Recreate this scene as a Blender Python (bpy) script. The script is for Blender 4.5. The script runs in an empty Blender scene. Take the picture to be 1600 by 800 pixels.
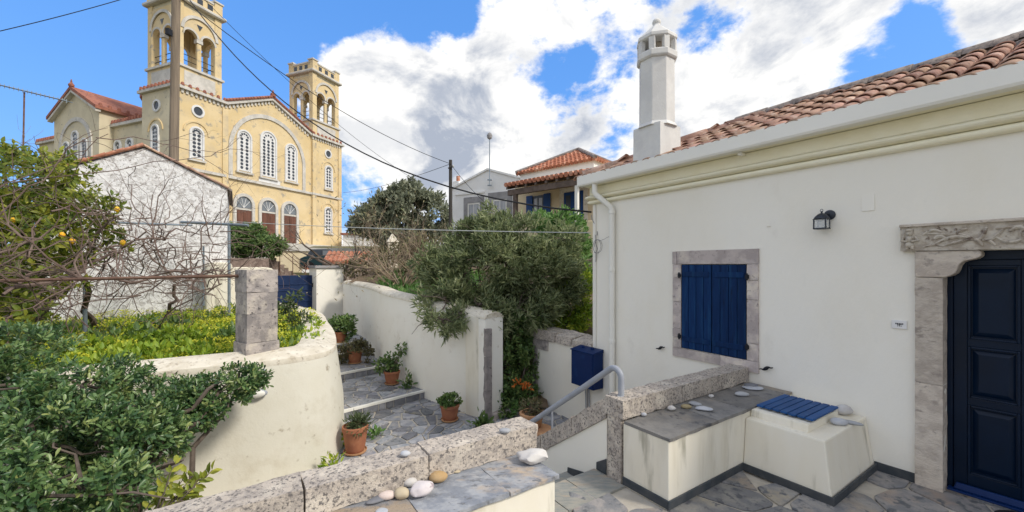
import bpy, bmesh, math, random
import numpy as np
from mathutils import Vector, noise as mnoise

# ------------------------------------------------------------------ camera, sky, sun, exposure
scene = bpy.context.scene
COL = scene.collection
CAM_Z = 1.7
cam_data = bpy.data.cameras.new('camera')
cam = bpy.data.objects.new('camera', cam_data)
COL.objects.link(cam)
cam.location = (0, 0, CAM_Z)
cam.rotation_euler = (math.radians(90), 0, 0)
cam_data.sensor_width = 36
cam_data.lens = 14.4
cam_data.shift_y = 15 / 1600
cam_data.clip_start = 0.05
cam_data.clip_end = 3000
scene.camera = cam

SUN_EL = math.radians(42)
SUN_H = Vector((0.90, -0.436, 0)).normalized()
SUN_DIR = Vector((SUN_H.x * math.cos(SUN_EL), SUN_H.y * math.cos(SUN_EL), math.sin(SUN_EL)))
sun_data = bpy.data.lights.new('sun', 'SUN')
sun_data.energy = 0.95
sun_data.angle = math.radians(10)
sun_data.color = (1.0, 0.93, 0.82)
sun = bpy.data.objects.new('sun', sun_data)
COL.objects.link(sun)
sun.location = (20, -8, 30)
sun.rotation_euler = (-SUN_DIR).to_track_quat('-Z', 'Y').to_euler()

scene.view_settings.view_transform = 'Standard'
scene.view_settings.look = 'None'
scene.view_settings.gamma = 1
scene.view_settings.exposure = 1.70
scene.render.engine = 'CYCLES'
scene.cycles.max_bounces = 6
scene.cycles.transparent_max_bounces = 8


def pix_dir(px, py):
    return Vector(((px - 800) / 640, 1, (415 - py) / 640)).normalized()


def build_world():
    w = bpy.data.worlds.new('World')
    scene.world = w
    w.use_nodes = True
    nt = w.node_tree
    nt.nodes.clear()
    N = nt.nodes.new
    L = nt.links.new
    out = N('ShaderNodeOutputWorld')
    bg = N('ShaderNodeBackground')
    bg.inputs['Strength'].default_value = 0.145
    L(bg.outputs[0], out.inputs[0])
    sky = N('ShaderNodeTexSky')
    sky.sky_type = 'NISHITA'
    sky.sun_disc = False
    sky.sun_elevation = SUN_EL
    sky.sun_rotation = math.atan2(SUN_H.x, SUN_H.y)
    sky.air_density = 1.0
    sky.dust_density = 0.6
    sky.ozone_density = 2.2
    tc = N('ShaderNodeTexCoord')
    def math_(op, a, b, clamp=False):
        m = N('ShaderNodeMath')
        m.operation = op
        m.use_clamp = clamp
        for i, x in enumerate((a, b)):
            if isinstance(x, (int, float)):
                m.inputs[i].default_value = x
            else:
                L(x, m.inputs[i])
        return m.outputs[0]

    def smooth(x, lo, hi):
        r = N('ShaderNodeMapRange')
        r.interpolation_type = 'SMOOTHSTEP'
        r.inputs['From Min'].default_value = lo
        r.inputs['From Max'].default_value = hi
        L(x, r.inputs['Value'])
        return r.outputs['Result']

    # the large banks and the large gaps of that day's sky, as directions (degrees, strength)
    blobs = [((60, 30), 15, -0.40), ((260, 120), 11, -0.28), ((20, 225), 4, 0.24), ((590, 5), 5, -0.30), ((690, 20), 3.5, -0.18), ((460, 20), 5, -0.22), ((395, 215), 3, -0.12),
             ((470, 120), 6, 0.12), ((560, 125), 6, 0.14), ((650, 160), 7, 0.16), ((740, 200), 7, 0.15), ((830, 240), 6, 0.12), ((800, 70), 5, 0.07), ((550, 320), 4, -0.10), ((880, 205), 2, -0.08),
             ((900, 95), 2, -0.08), ((985, 80), 2, -0.06), ((850, 60), 2, -0.06), ((1100, 30), 2, -0.05), ((1250, 110), 3, -0.06), ((760, 120), 2, -0.05), ((730, 290), 2, -0.06), ((880, 20), 3, 0.06), ((1150, 80), 9, 0.08), ((1290, 60), 5, 0.07), ((1400, 95), 3.5, -0.13), ((1470, 50), 3, -0.10), ((1340, 130), 2.5, -0.08), ((1560, 20), 3, 0.10), ((1080, 180), 5, 0.08)]

    def density(offset):
        va = N('ShaderNodeVectorMath')
        va.operation = 'ADD'
        L(tc.outputs['Generated'], va.inputs[0])
        va.inputs[1].default_value = offset
        mp = N('ShaderNodeMapping')
        mp.inputs['Scale'].default_value = (1, 1, 1.5)
        mp.inputs['Location'].default_value = (0.35, 0.1, 0.2)
        L(va.outputs[0], mp.inputs['Vector'])

        def noise(scale, detail, rough, dist, w4=0.0):
            n = N('ShaderNodeTexNoise')
            n.noise_dimensions = '4D'
            n.inputs['W'].default_value = w4
            n.inputs['Scale'].default_value = scale
            n.inputs['Detail'].default_value = detail
            n.inputs['Roughness'].default_value = rough
            n.inputs['Distortion'].default_value = dist
            L(mp.outputs[0], n.inputs['Vector'])
            return n.outputs['Fac']
        big = noise(3.2, 3, 0.5, 0.2, 3.0)
        puff = noise(7.5, 14, 0.63, 0.15, 11.0)
        frag = noise(8.0, 6, 0.6, 0.6, 33.0)
        rag = noise(15.0, 10, 0.62, 0.4, 41.0)
        d_ = math_('ADD', math_('MULTIPLY', big, 0.36), math_('ADD', math_('ADD', math_('MULTIPLY', puff, 0.72), math_('MULTIPLY', rag, 0.28)), -0.085))
        for (p, deg, amp) in blobs:
            vm = N('ShaderNodeVectorMath')
            vm.operation = 'DOT_PRODUCT'
            L(va.outputs[0], vm.inputs[0])
            vm.inputs[1].default_value = pix_dir(*p)
            s = smooth(vm.outputs['Value'], math.cos(math.radians(deg * 1.7)), math.cos(math.radians(deg * 0.2)))
            d_ = math_('ADD', d_, math_('MULTIPLY', math_('MULTIPLY', s, math_('ADD', math_('MULTIPLY', frag, 1.6), 0.2)), amp))
        return d_, noise

    dens, noise = density((0, 0, 0))
    dens2, _ = density((0.035, 0.0, 0.055))           # a step up and towards the sun
    mask = smooth(dens, 0.48, 0.62)
    lit = smooth(math_('SUBTRACT', dens, dens2), -0.13, 0.15)
    thick = smooth(dens, 0.56, 0.80)
    shadow = math_('MULTIPLY', math_('SUBTRACT', 1.0, lit), math_('ADD', math_('MULTIPLY', thick, 0.80), 0.20))
    mott = smooth(noise(5.5, 10, 0.62, 0.5, 21.0), 0.40, 0.66)
    dark = math_('ADD', math_('MULTIPLY', shadow, 0.42), math_('MULTIPLY', math_('MULTIPLY', mott, math_('ADD', math_('MULTIPLY', thick, 0.6), 0.4)), 0.95), True)
    ccol = N('ShaderNodeMixRGB')
    ccol.inputs['Color1'].default_value = (2.5, 2.46, 2.38, 1)
    ccol.inputs['Color2'].default_value = (0.95, 1.06, 1.28, 1)
    L(dark, ccol.inputs['Fac'])
    mix = N('ShaderNodeMixRGB')
    L(mask, mix.inputs['Fac'])
    # even out the Nishita gradient towards the horizon, channel by channel
    sep = N('ShaderNodeSeparateColor')
    tintm = N('ShaderNodeCombineColor')
    L(sky.outputs[0], sep.inputs[0])
    for i, (g, k) in enumerate(((0.6, 0.275), (0.42, 0.62), (0.30, 1.37))):
        L(math_('MULTIPLY', math_('POWER', sep.outputs[i], g), k), tintm.inputs[i])
    L(tintm.outputs[0], mix.inputs['Color1'])
    L(ccol.outputs[0], mix.inputs['Color2'])
    L(mix.outputs[0], bg.inputs['Color'])


build_world()

# ------------------------------------------------------------------ helpers
RNG = random.Random(7)
NP = np.random.default_rng(11)
WLOC = {}


def at(px, py, Y):
    return Vector(((px - 800) / 640 * Y, Y, CAM_Z - (py - 415) / 640 * Y))


class Frame:
    """u, v, z coordinates on the ground: u along eu, v along ev"""
    def __init__(self, o, eu, ev):
        self.o, self.eu, self.ev = Vector((o[0], o[1], 0)), Vector((eu[0], eu[1], 0)), Vector((ev[0], ev[1], 0))

    def p(self, u, v, z):
        q = self.o + self.eu * u + self.ev * v
        return Vector((q.x, q.y, z))


WORLD = Frame((0, 0), (1, 0), (0, 1))


class MB:
    def __init__(self):
        self.v, self.f = [], []

    def add(self, vs, fs):
        k = len(self.v)
        self.v += [tuple(x) for x in vs]
        self.f += [tuple(i + k for i in f) for f in fs]
        return self

    def box(self, F, u0, u1, v0, v1, z0, z1, top=0.0):
        t = top
        P = [F.p(u0, v0, z0), F.p(u1, v0, z0), F.p(u1, v1, z0), F.p(u0, v1, z0),
             F.p(u0 + t, v0 + t, z1), F.p(u1 - t, v0 + t, z1), F.p(u1 - t, v1 - t, z1), F.p(u0 + t, v1 - t, z1)]
        return self.add(P, [(0, 3, 2, 1), (4, 5, 6, 7), (0, 1, 5, 4), (1, 2, 6, 5), (2, 3, 7, 6), (3, 0, 4, 7)])

    def hexa(self, P):
        return self.add(P, [(0, 3, 2, 1), (4, 5, 6, 7), (0, 1, 5, 4), (1, 2, 6, 5), (2, 3, 7, 6), (3, 0, 4, 7)])

    def prism(self, F, poly, v0, v1):
        """poly of (u, z) pushed along v"""
        n = len(poly)
        P = [F.p(u, v0, z) for u, z in poly] + [F.p(u, v1, z) for u, z in poly]
        fs = [tuple(range(n)), tuple(range(2 * n - 1, n - 1, -1))]
        fs += [(i, (i + 1) % n, n + (i + 1) % n, n + i) for i in range(n)]
        return self.add(P, fs)

    def slab(self, poly, z0, z1, F=WORLD, inset=0.0):
        """poly of (u, v) pushed up, the top edge eased by inset"""
        n = len(poly)
        cx = sum(p[0] for p in poly) / n
        cy = sum(p[1] for p in poly) / n
        P = [F.p(x, y, z0) for x, y in poly]
        if inset:
            P += [F.p(x, y, z1 - inset) for x, y in poly]
            top = []
            for x, y in poly:
                l = math.hypot(x - cx, y - cy) or 1
                k = max(0, 1 - inset * 1.3 / l)
                top.append((cx + (x - cx) * k, cy + (y - cy) * k))
            P += [F.p(x, y, z1) for x, y in top]
            rings = 3
        else:
            P += [F.p(x, y, z1) for x, y in poly]
            rings = 2
        fs = [tuple(range(n - 1, -1, -1)), tuple(range((rings - 1) * n, rings * n))]
        for r in range(rings - 1):
            fs += [(r * n + i, r * n + (i + 1) % n, (r + 1) * n + (i + 1) % n, (r + 1) * n + i) for i in range(n)]
        return self.add(P, fs)

    def tube(self, pts, r, seg=6, cap=True):
        pts = [Vector(p) for p in pts]
        n = len(pts)
        rs = r if isinstance(r, (list, tuple)) else [r] * n
        P = []
        prev = None
        for i, p in enumerate(pts):
            d = (pts[min(i + 1, n - 1)] - pts[max(i - 1, 0)])
            if d.length < 1e-9:
                d = Vector((0, 0, 1))
            d.normalize()
            if prev is None:
                a = Vector((0, 0, 1)) if abs(d.z) < 0.9 else Vector((1, 0, 0))
                x = d.cross(a).normalized()
            else:
                x = (prev - d * prev.dot(d))
                x = x.normalized() if x.length > 1e-6 else d.orthogonal().normalized()
            prev = x
            y = d.cross(x)
            for k in range(seg):
                t = 2 * math.pi * k / seg
                P.append(p + (x * math.cos(t) + y * math.sin(t)) * rs[i])
        fs = []
        for i in range(n - 1):
            for k in range(seg):
                k2 = (k + 1) % seg
                fs.append((i * seg + k, i * seg + k2, (i + 1) * seg + k2, (i + 1) * seg + k))
        if cap:
            fs.append(tuple(range(seg - 1, -1, -1)))
            fs.append(tuple(range((n - 1) * seg, n * seg)))
        return self.add(P, fs)

    def lathe(self, c, prof, seg=16, axis=Vector((0, 0, 1)), rot=0.0):
        c = Vector(c)
        axis = Vector(axis).normalized()
        x = axis.orthogonal().normalized() if abs(axis.z) < 0.99 else Vector((1, 0, 0))
        y = axis.cross(x)
        P = []
        for r, h in prof:
            for k in range(seg):
                t = 2 * math.pi * k / seg + rot
                P.append(c + axis * h + (x * math.cos(t) + y * math.sin(t)) * max(r, 1e-4))
        fs = []
        for i in range(len(prof) - 1):
            for k in range(seg):
                k2 = (k + 1) % seg
                fs.append((i * seg + k, i * seg + k2, (i + 1) * seg + k2, (i + 1) * seg + k))
        fs.append(tuple(range(seg - 1, -1, -1)))
        fs.append(tuple(range((len(prof) - 1) * seg, len(prof) * seg)))
        return self.add(P, fs)

    def blob(self, c, r, ax=(1, 1, 1), sub=2, amp=0.0, freq=1.0, rot=0.0, seed=0.0, tilt=0.0):
        bm = bmesh.new()
        bmesh.ops.create_icosphere(bm, subdivisions=sub, radius=1)
        c = Vector(c)
        vs = []
        cr, sr = math.cos(rot), math.sin(rot)
        for v in bm.verts:
            p = v.co.copy()
            k = 1 + amp * mnoise.noise(p * freq + Vector((seed, seed * 1.7, -seed)))
            p = Vector((p.x * ax[0], p.y * ax[1], p.z * ax[2])) * (r * k)
            p.z += tilt * p.x
            vs.append(c + Vector((p.x * cr - p.y * sr, p.x * sr + p.y * cr, p.z)))
        fs = [tuple(v.index for v in f.verts) for f in bm.faces]
        bm.free()
        return self.add(vs, fs)

    def grid(self, F, us, vs, zf):
        nu, nv = len(us), len(vs)
        P = [F.p(u, v, zf(u, v)) for v in vs for u in us]
        fs = [(j * nu + i, j * nu + i + 1, (j + 1) * nu + i + 1, (j + 1) * nu + i) for j in range(nv - 1) for i in range(nu - 1)]
        return self.add(P, fs)


def props(o, label=None, cat=None, group=None, kind=None):
    if label:
        o['label'] = label
    if cat:
        o['category'] = cat
    if group:
        o['group'] = group
    if kind:
        o['kind'] = kind
    return o


def thing(name, loc, label, cat, group=None):
    o = bpy.data.objects.new(name, None)
    o.empty_display_size = 0.1
    COL.objects.link(o)
    o.location = loc
    WLOC[o.name] = Vector(loc)
    return props(o, label, cat, group)


def link(name, me, mat, loc, parent=None):
    o = bpy.data.objects.new(name, me)
    COL.objects.link(o)
    if mat and not me.materials:
        me.materials.append(mat)
    WLOC[o.name] = Vector(loc)
    if parent is not None:
        o.parent = parent
        o.location = Vector(loc) - WLOC[parent.name]
    else:
        o.location = loc
    return o


def make(name, mb, mat, parent=None, smooth=False, bevel=0.0, seg=2, rough=None, weld=True, angle=40, **pr):
    """one mesh object from a builder; its origin at the foot of its bounding box"""
    bm = bmesh.new()
    vs = [bm.verts.new(p) for p in mb.v]
    for f in mb.f:
        try:
            bm.faces.new([vs[i] for i in f])
        except ValueError:
            pass
    if weld:
        bmesh.ops.remove_doubles(bm, verts=bm.verts, dist=1e-5)
    bmesh.ops.recalc_face_normals(bm, faces=bm.faces)
    if rough:
        size, amp, freq = rough
        for _ in range(6):
            long = [e for e in bm.edges if e.calc_length() > size]
            if not long or len(bm.verts) > 9000:
                break
            bmesh.ops.subdivide_edges(bm, edges=long, cuts=1, use_grid_fill=True)
        bm.normal_update()
        for v in bm.verts:
            q = v.co * freq
            v.co += v.normal * (amp * (mnoise.noise(q) + 0.5 * mnoise.noise(q * 2.7) + 0.3 * mnoise.noise(q * 6.1)))
        smooth = True
    elif bevel:
        es = [e for e in bm.edges if len(e.link_faces) == 2 and e.calc_face_angle(0) > 0.5]
        bmesh.ops.bevel(bm, geom=es, offset=bevel, segments=seg, profile=0.6, affect='EDGES', clamp_overlap=True)
    lo = Vector((min(v.co.x for v in bm.verts), min(v.co.y for v in bm.verts), min(v.co.z for v in bm.verts)))
    hi = Vector((max(v.co.x for v in bm.verts), max(v.co.y for v in bm.verts), max(v.co.z for v in bm.verts)))
    loc = Vector(((lo.x + hi.x) / 2, (lo.y + hi.y) / 2, lo.z))
    bmesh.ops.translate(bm, verts=bm.verts, vec=-loc)
    me = bpy.data.meshes.new(name)
    bm.to_mesh(me)
    bm.free()
    if smooth:
        for p in me.polygons:
            p.use_smooth = True
        if hasattr(me, 'set_sharp_from_angle'):
            me.set_sharp_from_angle(angle=math.radians(angle))
    o = link(name, me, mat, loc, parent)
    return props(o, **pr)


# ------------------------------------------------------------------ materials
def srgb(h):
    h = h.lstrip('#')
    c = [int(h[i:i + 2], 16) / 255 for i in (0, 2, 4)]
    return tuple(x / 12.92 if x <= 0.04045 else ((x + 0.055) / 1.055) ** 2.4 for x in c) + (1,)


def rgba(c):
    return tuple(c[:3]) + (1,)


def mat(name, c1, c2=None, scale=6, detail=8, lo=0.35, hi=0.65, rough=0.85, bump=0.15, bscale=60, rnd=0.0, c3=None, s3=2.0, lo3=0.55, hi3=0.7,
        c4=None, s4=30.0, lo4=0.6, hi4=0.7, metal=0.0, spec=0.3, stretch=(1, 1, 1), coat=0.0, hue=0.0, bdist=0.01):
    m = bpy.data.materials.new(name)
    m.use_nodes = True
    nt = m.node_tree
    b = nt.nodes['Principled BSDF']
    N, L = nt.nodes.new, nt.links.new
    tc = N('ShaderNodeTexCoord')
    oi = N('ShaderNodeObjectInfo')
    mp = N('ShaderNodeMapping')
    mp.inputs['Scale'].default_value = stretch
    L(tc.outputs['Object'], mp.inputs['Vector'])
    ww = N('ShaderNodeMath')
    ww.operation = 'MULTIPLY'
    ww.inputs[1].default_value = 37.0
    L(oi.outputs['Random'], ww.inputs[0])

    def noise(s, d, r=0.6):
        n = N('ShaderNodeTexNoise')
        n.noise_dimensions = '4D'
        n.inputs['Scale'].default_value = s
        n.inputs['Detail'].default_value = d
        n.inputs['Roughness'].default_value = r
        L(mp.outputs[0], n.inputs['Vector'])
        L(ww.outputs[0], n.inputs['W'])
        return n.outputs['Fac']

    def layer(prev, col, s, a, z):
        r = N('ShaderNodeMapRange')
        r.interpolation_type = 'SMOOTHSTEP'
        r.inputs['From Min'].default_value = a
        r.inputs['From Max'].default_value = z
        L(noise(s, detail), r.inputs['Value'])
        x = N('ShaderNodeMixRGB')
        if isinstance(prev, tuple):
            x.inputs['Color1'].default_value = rgba(prev)
        else:
            L(prev, x.inputs['Color1'])
        x.inputs['Color2'].default_value = rgba(col)
        L(r.outputs['Result'], x.inputs['Fac'])
        return x.outputs['Color']
    c = c1
    if c2:
        c = layer(c, c2, scale, lo, hi)
    if c3:
        c = layer(c, c3, s3, lo3, hi3)
    if c4:
        c = layer(c, c4, s4, lo4, hi4)
    if rnd or hue:
        h = N('ShaderNodeHueSaturation')
        if isinstance(c, tuple):
            h.inputs['Color'].default_value = rgba(c)
        else:
            L(c, h.inputs['Color'])
        r = N('ShaderNodeMapRange')
        r.inputs['To Min'].default_value = 1 - rnd
        r.inputs['To Max'].default_value = 1 + rnd
        L(oi.outputs['Random'], r.inputs['Value'])
        L(r.outputs['Result'], h.inputs['Value'])
        if hue:
            k = N('ShaderNodeMath')
            k.operation = 'MULTIPLY'
            k.inputs[1].default_value = 13.7
            L(oi.outputs['Random'], k.inputs[0])
            fr = N('ShaderNodeMath')
            fr.operation = 'FRACT'
            L(k.outputs[0], fr.inputs[0])
            r2 = N('ShaderNodeMapRange')
            r2.inputs['To Min'].default_value = 0.5 - hue
            r2.inputs['To Max'].default_value = 0.5 + hue
            L(fr.outputs[0], r2.inputs['Value'])
            L(r2.outputs['Result'], h.inputs['Hue'])
        c = h.outputs['Color']
    if isinstance(c, tuple):
        b.inputs['Base Color'].default_value = rgba(c)
    else:
        L(c, b.inputs['Base Color'])
    b.inputs['Roughness'].default_value = rough
    b.inputs['Metallic'].default_value = metal
    b.inputs['Specular IOR Level'].default_value = spec
    if coat:
        b.inputs['Coat Weight'].default_value = coat
        b.inputs['Coat Roughness'].default_value = 0.15
    if bump:
        bp = N('ShaderNodeBump')
        bp.inputs['Strength'].default_value = bump
        bp.inputs['Distance'].default_value = bdist
        L(noise(bscale, 10, 0.65), bp.inputs['Height'])
        L(bp.outputs['Normal'], b.inputs['Normal'])
    return m


def leaf_mat(name, cols, rough=0.5, trans=0.25, spec=0.4):
    m = bpy.data.materials.new(name)
    m.use_nodes = True
    nt = m.node_tree
    b = nt.nodes['Principled BSDF']
    N, L = nt.nodes.new, nt.links.new
    a = N('ShaderNodeAttribute')
    a.attribute_name = 'tint'
    r = N('ShaderNodeValToRGB')
    el = r.color_ramp.elements
    n = len(cols)
    while len(el) < n:
        el.new(0.5)
    for i, c in enumerate(cols):
        el[i].position = i / (n - 1)
        el[i].color = rgba(c)
    L(a.outputs['Fac'], r.inputs['Fac'])
    L(r.outputs[0], b.inputs['Base Color'])
    b.inputs['Roughness'].default_value = rough
    b.inputs['Specular IOR Level'].default_value = spec
    if trans:
        t = N('ShaderNodeBsdfTranslucent')
        L(r.outputs[0], t.inputs['Color'])
        mx = N('ShaderNodeMixShader')
        mx.inputs[0].default_value = trans
        out = nt.nodes['Material Output']
        L(b.outputs[0], mx.inputs[1])
        L(t.outputs[0], mx.inputs[2])
        L(mx.outputs[0], out.inputs['Surface'])
    return m


M = {}
M['stucco'] = mat('white stucco', (0.86, 0.825, 0.735), (0.89, 0.86, 0.775), 1.6, rough=0.92, bump=0.30, bscale=11, bdist=0.02, c3=(0.83, 0.785, 0.675), s3=0.8, lo3=0.46, hi3=0.72, c4=(0.80, 0.765, 0.68), s4=4, lo4=0.60, hi4=0.78, stretch=(1, 1, 0.55))
M['cream'] = mat('cream stucco', (0.80, 0.745, 0.615), (0.82, 0.775, 0.665), 2.2, rough=0.92, bump=0.2, bscale=60, c3=(0.64, 0.585, 0.46), s3=2.6, lo3=0.50, hi3=0.72, c4=(0.43, 0.40, 0.315), s4=3.2, lo4=0.555, hi4=0.70, stretch=(1.6, 1.6, 0.28))
M['cream_pale'] = mat('pale cream limewash', (0.68, 0.655, 0.565), (0.635, 0.605, 0.505), 1.3, rough=0.95, bump=0.35, bscale=26, c3=(0.53, 0.485, 0.38), s3=1.8, lo3=0.52, hi3=0.75, c4=(0.40, 0.355, 0.275), s4=7, lo4=0.59, hi4=0.71)
M['coping_white'] = mat('worn white coping', (0.72, 0.67, 0.565), (0.60, 0.545, 0.44), 5, rough=0.95, bump=0.45, bscale=34, c3=(0.50, 0.44, 0.34), s3=9, lo3=0.54, hi3=0.68, c4=(0.36, 0.31, 0.245), s4=20, lo4=0.57, hi4=0.68)
M['white_paint'] = mat('white paint', (0.78, 0.77, 0.72), (0.70, 0.68, 0.62), 3, rough=0.6, bump=0.05)
M['gutter'] = mat('white gutter paint', (0.86, 0.84, 0.77), (0.82, 0.80, 0.73), 1.2, rough=0.5, bump=0.03)
M['trim'] = mat('pale cornice paint', (0.90, 0.855, 0.67), (0.87, 0.815, 0.61), 5, rough=0.9, bump=0.12, bscale=70)
M['granite'] = mat('lichened rough stone', (0.53, 0.465, 0.395), (0.38, 0.335, 0.295), 24, lo=0.42, hi=0.58, rough=0.95, bump=0.8, bscale=60, bdist=0.012, rnd=0.06, c3=(0.62, 0.555, 0.47), s3=6, lo3=0.5, hi3=0.64, c4=(0.17, 0.155, 0.145), s4=62, lo4=0.50, hi4=0.62)
M['pier_stone'] = mat('grey pink ashlar', (0.42, 0.375, 0.345), (0.27, 0.245, 0.235), 7, lo=0.42, hi=0.58, rough=0.95, bump=0.8, bscale=36, bdist=0.02, rnd=0.10, c3=(0.58, 0.52, 0.44), s3=4, lo3=0.5, hi3=0.66, c4=(0.11, 0.10, 0.10), s4=22, lo4=0.56, hi4=0.68)
M['post_stone'] = mat('dark grey post stone', (0.31, 0.275, 0.26), (0.21, 0.19, 0.185), 9, rough=0.95, bump=0.7, bscale=40, rnd=0.1, c3=(0.33, 0.29, 0.27), s3=5, lo3=0.54, hi3=0.68, c4=(0.09, 0.08, 0.08), s4=24, lo4=0.57, hi4=0.68)
M['frame_stone'] = mat('pale pink dressed stone', (0.53, 0.465, 0.435), (0.42, 0.365, 0.345), 9, lo=0.42, hi=0.58, rough=0.92, bump=0.5, bscale=50, rnd=0.10, c3=(0.66, 0.59, 0.51), s3=4, lo3=0.5, hi3=0.66, c4=(0.26, 0.22, 0.21), s4=24, lo4=0.58, hi4=0.70)
M['jamb_stone'] = mat('creamy door stone', (0.60, 0.53, 0.445), (0.47, 0.405, 0.34), 9, lo=0.42, hi=0.6, rough=0.92, bump=0.9, bscale=36, bdist=0.015, rnd=0.08, c3=(0.36, 0.31, 0.265), s3=14, lo3=0.56, hi3=0.66, stretch=(1, 1, 1.4))
M['carving'] = mat('weathered carved stone', (0.54, 0.49, 0.41), (0.38, 0.325, 0.26), 16, lo=0.42, hi=0.6, rough=0.95, bump=0.6, bscale=50, c4=(0.17, 0.13, 0.10), s4=20, lo4=0.55, hi4=0.66)
M['slate'] = mat('blue grey slate', (0.21, 0.22, 0.245), (0.32, 0.32, 0.335), 8, rough=0.75, bump=0.8, bscale=22, rnd=0.42, hue=0.03, c3=(0.40, 0.365, 0.30), s3=4, lo3=0.53, hi3=0.7, c4=(0.12, 0.125, 0.14), s4=18, lo4=0.56, hi4=0.66)
M['slate_warm'] = mat('schist flagstone', (0.20, 0.20, 0.205), (0.30, 0.285, 0.265), 8, lo=0.42, hi=0.6, rough=0.75, bump=1.0, bscale=18, bdist=0.02, rnd=0.26, hue=0.03, c3=(0.35, 0.30, 0.235), s3=3.0, lo3=0.52, hi3=0.68, c4=(0.115, 0.12, 0.13), s4=14, lo4=0.53, hi4=0.64)
M['slab'] = mat('blue slate seat slab', (0.20, 0.215, 0.245), (0.31, 0.32, 0.34), 9, lo=0.42, hi=0.6, rough=0.65, bump=1.0, bscale=12, bdist=0.02, rnd=0.16, c3=(0.42, 0.335, 0.25), s3=3.2, lo3=0.50, hi3=0.64, c4=(0.15, 0.155, 0.165), s4=17, lo4=0.56, hi4=0.66, stretch=(1, 1.6, 1))
M['slab_dark'] = mat('dark slate seat slab', (0.165, 0.16, 0.155), (0.235, 0.225, 0.21), 8, rough=0.78, bump=0.9, bscale=14, bdist=0.02, rnd=0.18, c3=(0.29, 0.25, 0.20), s3=2.5, lo3=0.50, hi3=0.68, c4=(0.09, 0.09, 0.095), s4=12, lo4=0.56, hi4=0.68)
M['riser'] = mat('dark riser stone', (0.155, 0.16, 0.18), (0.25, 0.25, 0.265), 8, rough=0.85, bump=0.5, bscale=24, rnd=0.3)
M['mortar'] = mat('pale mortar', (0.55, 0.50, 0.42), (0.43, 0.39, 0.325), 7, rough=0.95, bump=0.4, bscale=50)
M['skirting'] = mat('dark slate skirting', (0.045, 0.055, 0.065), (0.08, 0.085, 0.09), 9, rough=0.65, bump=0.3, bscale=25, rnd=0.2, c3=(0.30, 0.26, 0.2), s3=12, lo3=0.7, hi3=0.8)
M['tread'] = mat('green grey schist tread', (0.25, 0.265, 0.25), (0.36, 0.345, 0.30), 4, rough=0.7, bump=0.7, bscale=12, rnd=0.12, stretch=(2.6, 9, 2), c3=(0.42, 0.34, 0.25), s3=1.4, lo3=0.5, hi3=0.7)
M['blue_wood'] = mat('navy painted wood', (0.0013, 0.019, 0.078), (0.0022, 0.027, 0.100), 5, rough=0.55, bump=0.35, bscale=26, spec=0.15, stretch=(7, 7, 0.5), rnd=0.22, c3=(0.008, 0.046, 0.125), s3=2.5, lo3=0.5, hi3=0.68, c4=(0.0010, 0.009, 0.036), s4=9, lo4=0.57, hi4=0.70)
M['blue_bright'] = mat('cobalt painted slat', (0.009, 0.058, 0.19), (0.014, 0.074, 0.225), 5, rough=0.6, bump=0.25, bscale=30, rnd=0.14, c4=(0.05, 0.12, 0.26), s4=14, lo4=0.6, hi4=0.72)
M['blue_door'] = mat('glossy dark blue door', (0.0006, 0.0068, 0.021), (0.0009, 0.0095, 0.029), 4, rough=0.34, bump=0.06, bscale=25, coat=0.08, spec=0.2)
M['blue_metal'] = mat('navy painted metal', (0.0016, 0.016, 0.082), (0.0024, 0.021, 0.098), 2, rough=0.45, bump=0.05, spec=0.2, c4=(0.005, 0.03, 0.12), s4=6, lo4=0.56, hi4=0.7)
M['gate_blue'] = mat('dark blue gate paint', (0.0045, 0.018, 0.068), (0.008, 0.027, 0.088), 3, rough=0.6, bump=0.06)
M['black_iron'] = mat('black iron', (0.012, 0.014, 0.02), rough=0.6, bump=0.1)
M['grey_pipe'] = mat('grey painted pipe', (0.36, 0.38, 0.42), (0.30, 0.32, 0.36), 6, rough=0.45, bump=0.03)
M['galv'] = mat('galvanised pipe', (0.28, 0.33, 0.37), (0.20, 0.24, 0.28), 8, rough=0.5, bump=0.05, metal=0.3)
M['rust'] = mat('rusty bar', (0.13, 0.075, 0.055), (0.20, 0.12, 0.085), 9, rough=0.9, bump=0.3)
M['terracotta'] = mat('terracotta pot', (0.40, 0.165, 0.085), (0.33, 0.125, 0.07), 7, rough=0.85, bump=0.12, rnd=0.14, c3=(0.52, 0.36, 0.26), s3=6, lo3=0.60, hi3=0.8)
M['terra_pale'] = mat('pale terracotta', (0.56, 0.31, 0.16), (0.44, 0.23, 0.12), 7, rough=0.85, bump=0.12, c3=(0.62, 0.48, 0.33), s3=6, lo3=0.6, hi3=0.8)
M['tile'] = mat('old clay tile', (0.52, 0.335, 0.25), (0.40, 0.225, 0.16), 9, rough=0.9, bump=0.3, bscale=50, rnd=0.22, hue=0.012, c3=(0.62, 0.48, 0.39), s3=8, lo3=0.5, hi3=0.70, c4=(0.14, 0.11, 0.095), s4=18, lo4=0.58, hi4=0.70)
M['limewash'] = mat('bright limewash', (0.88, 0.86, 0.79), (0.85, 0.82, 0.74), 1.4, rough=0.95, bump=0.3, bscale=30, c3=(0.70, 0.65, 0.56), s3=1.6, lo3=0.54, hi3=0.76, c4=(0.58, 0.53, 0.44), s4=6, lo4=0.60, hi4=0.74)
M['car'] = mat('dark teal car paint', (0.012, 0.035, 0.04), rough=0.3, bump=0)
M['tile_far'] = mat('orange clay roof', (0.48, 0.20, 0.12), (0.36, 0.14, 0.085), 4, rough=0.9, bump=0.3, bscale=30, c3=(0.60, 0.36, 0.26), s3=5, lo3=0.5, hi3=0.68)
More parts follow.
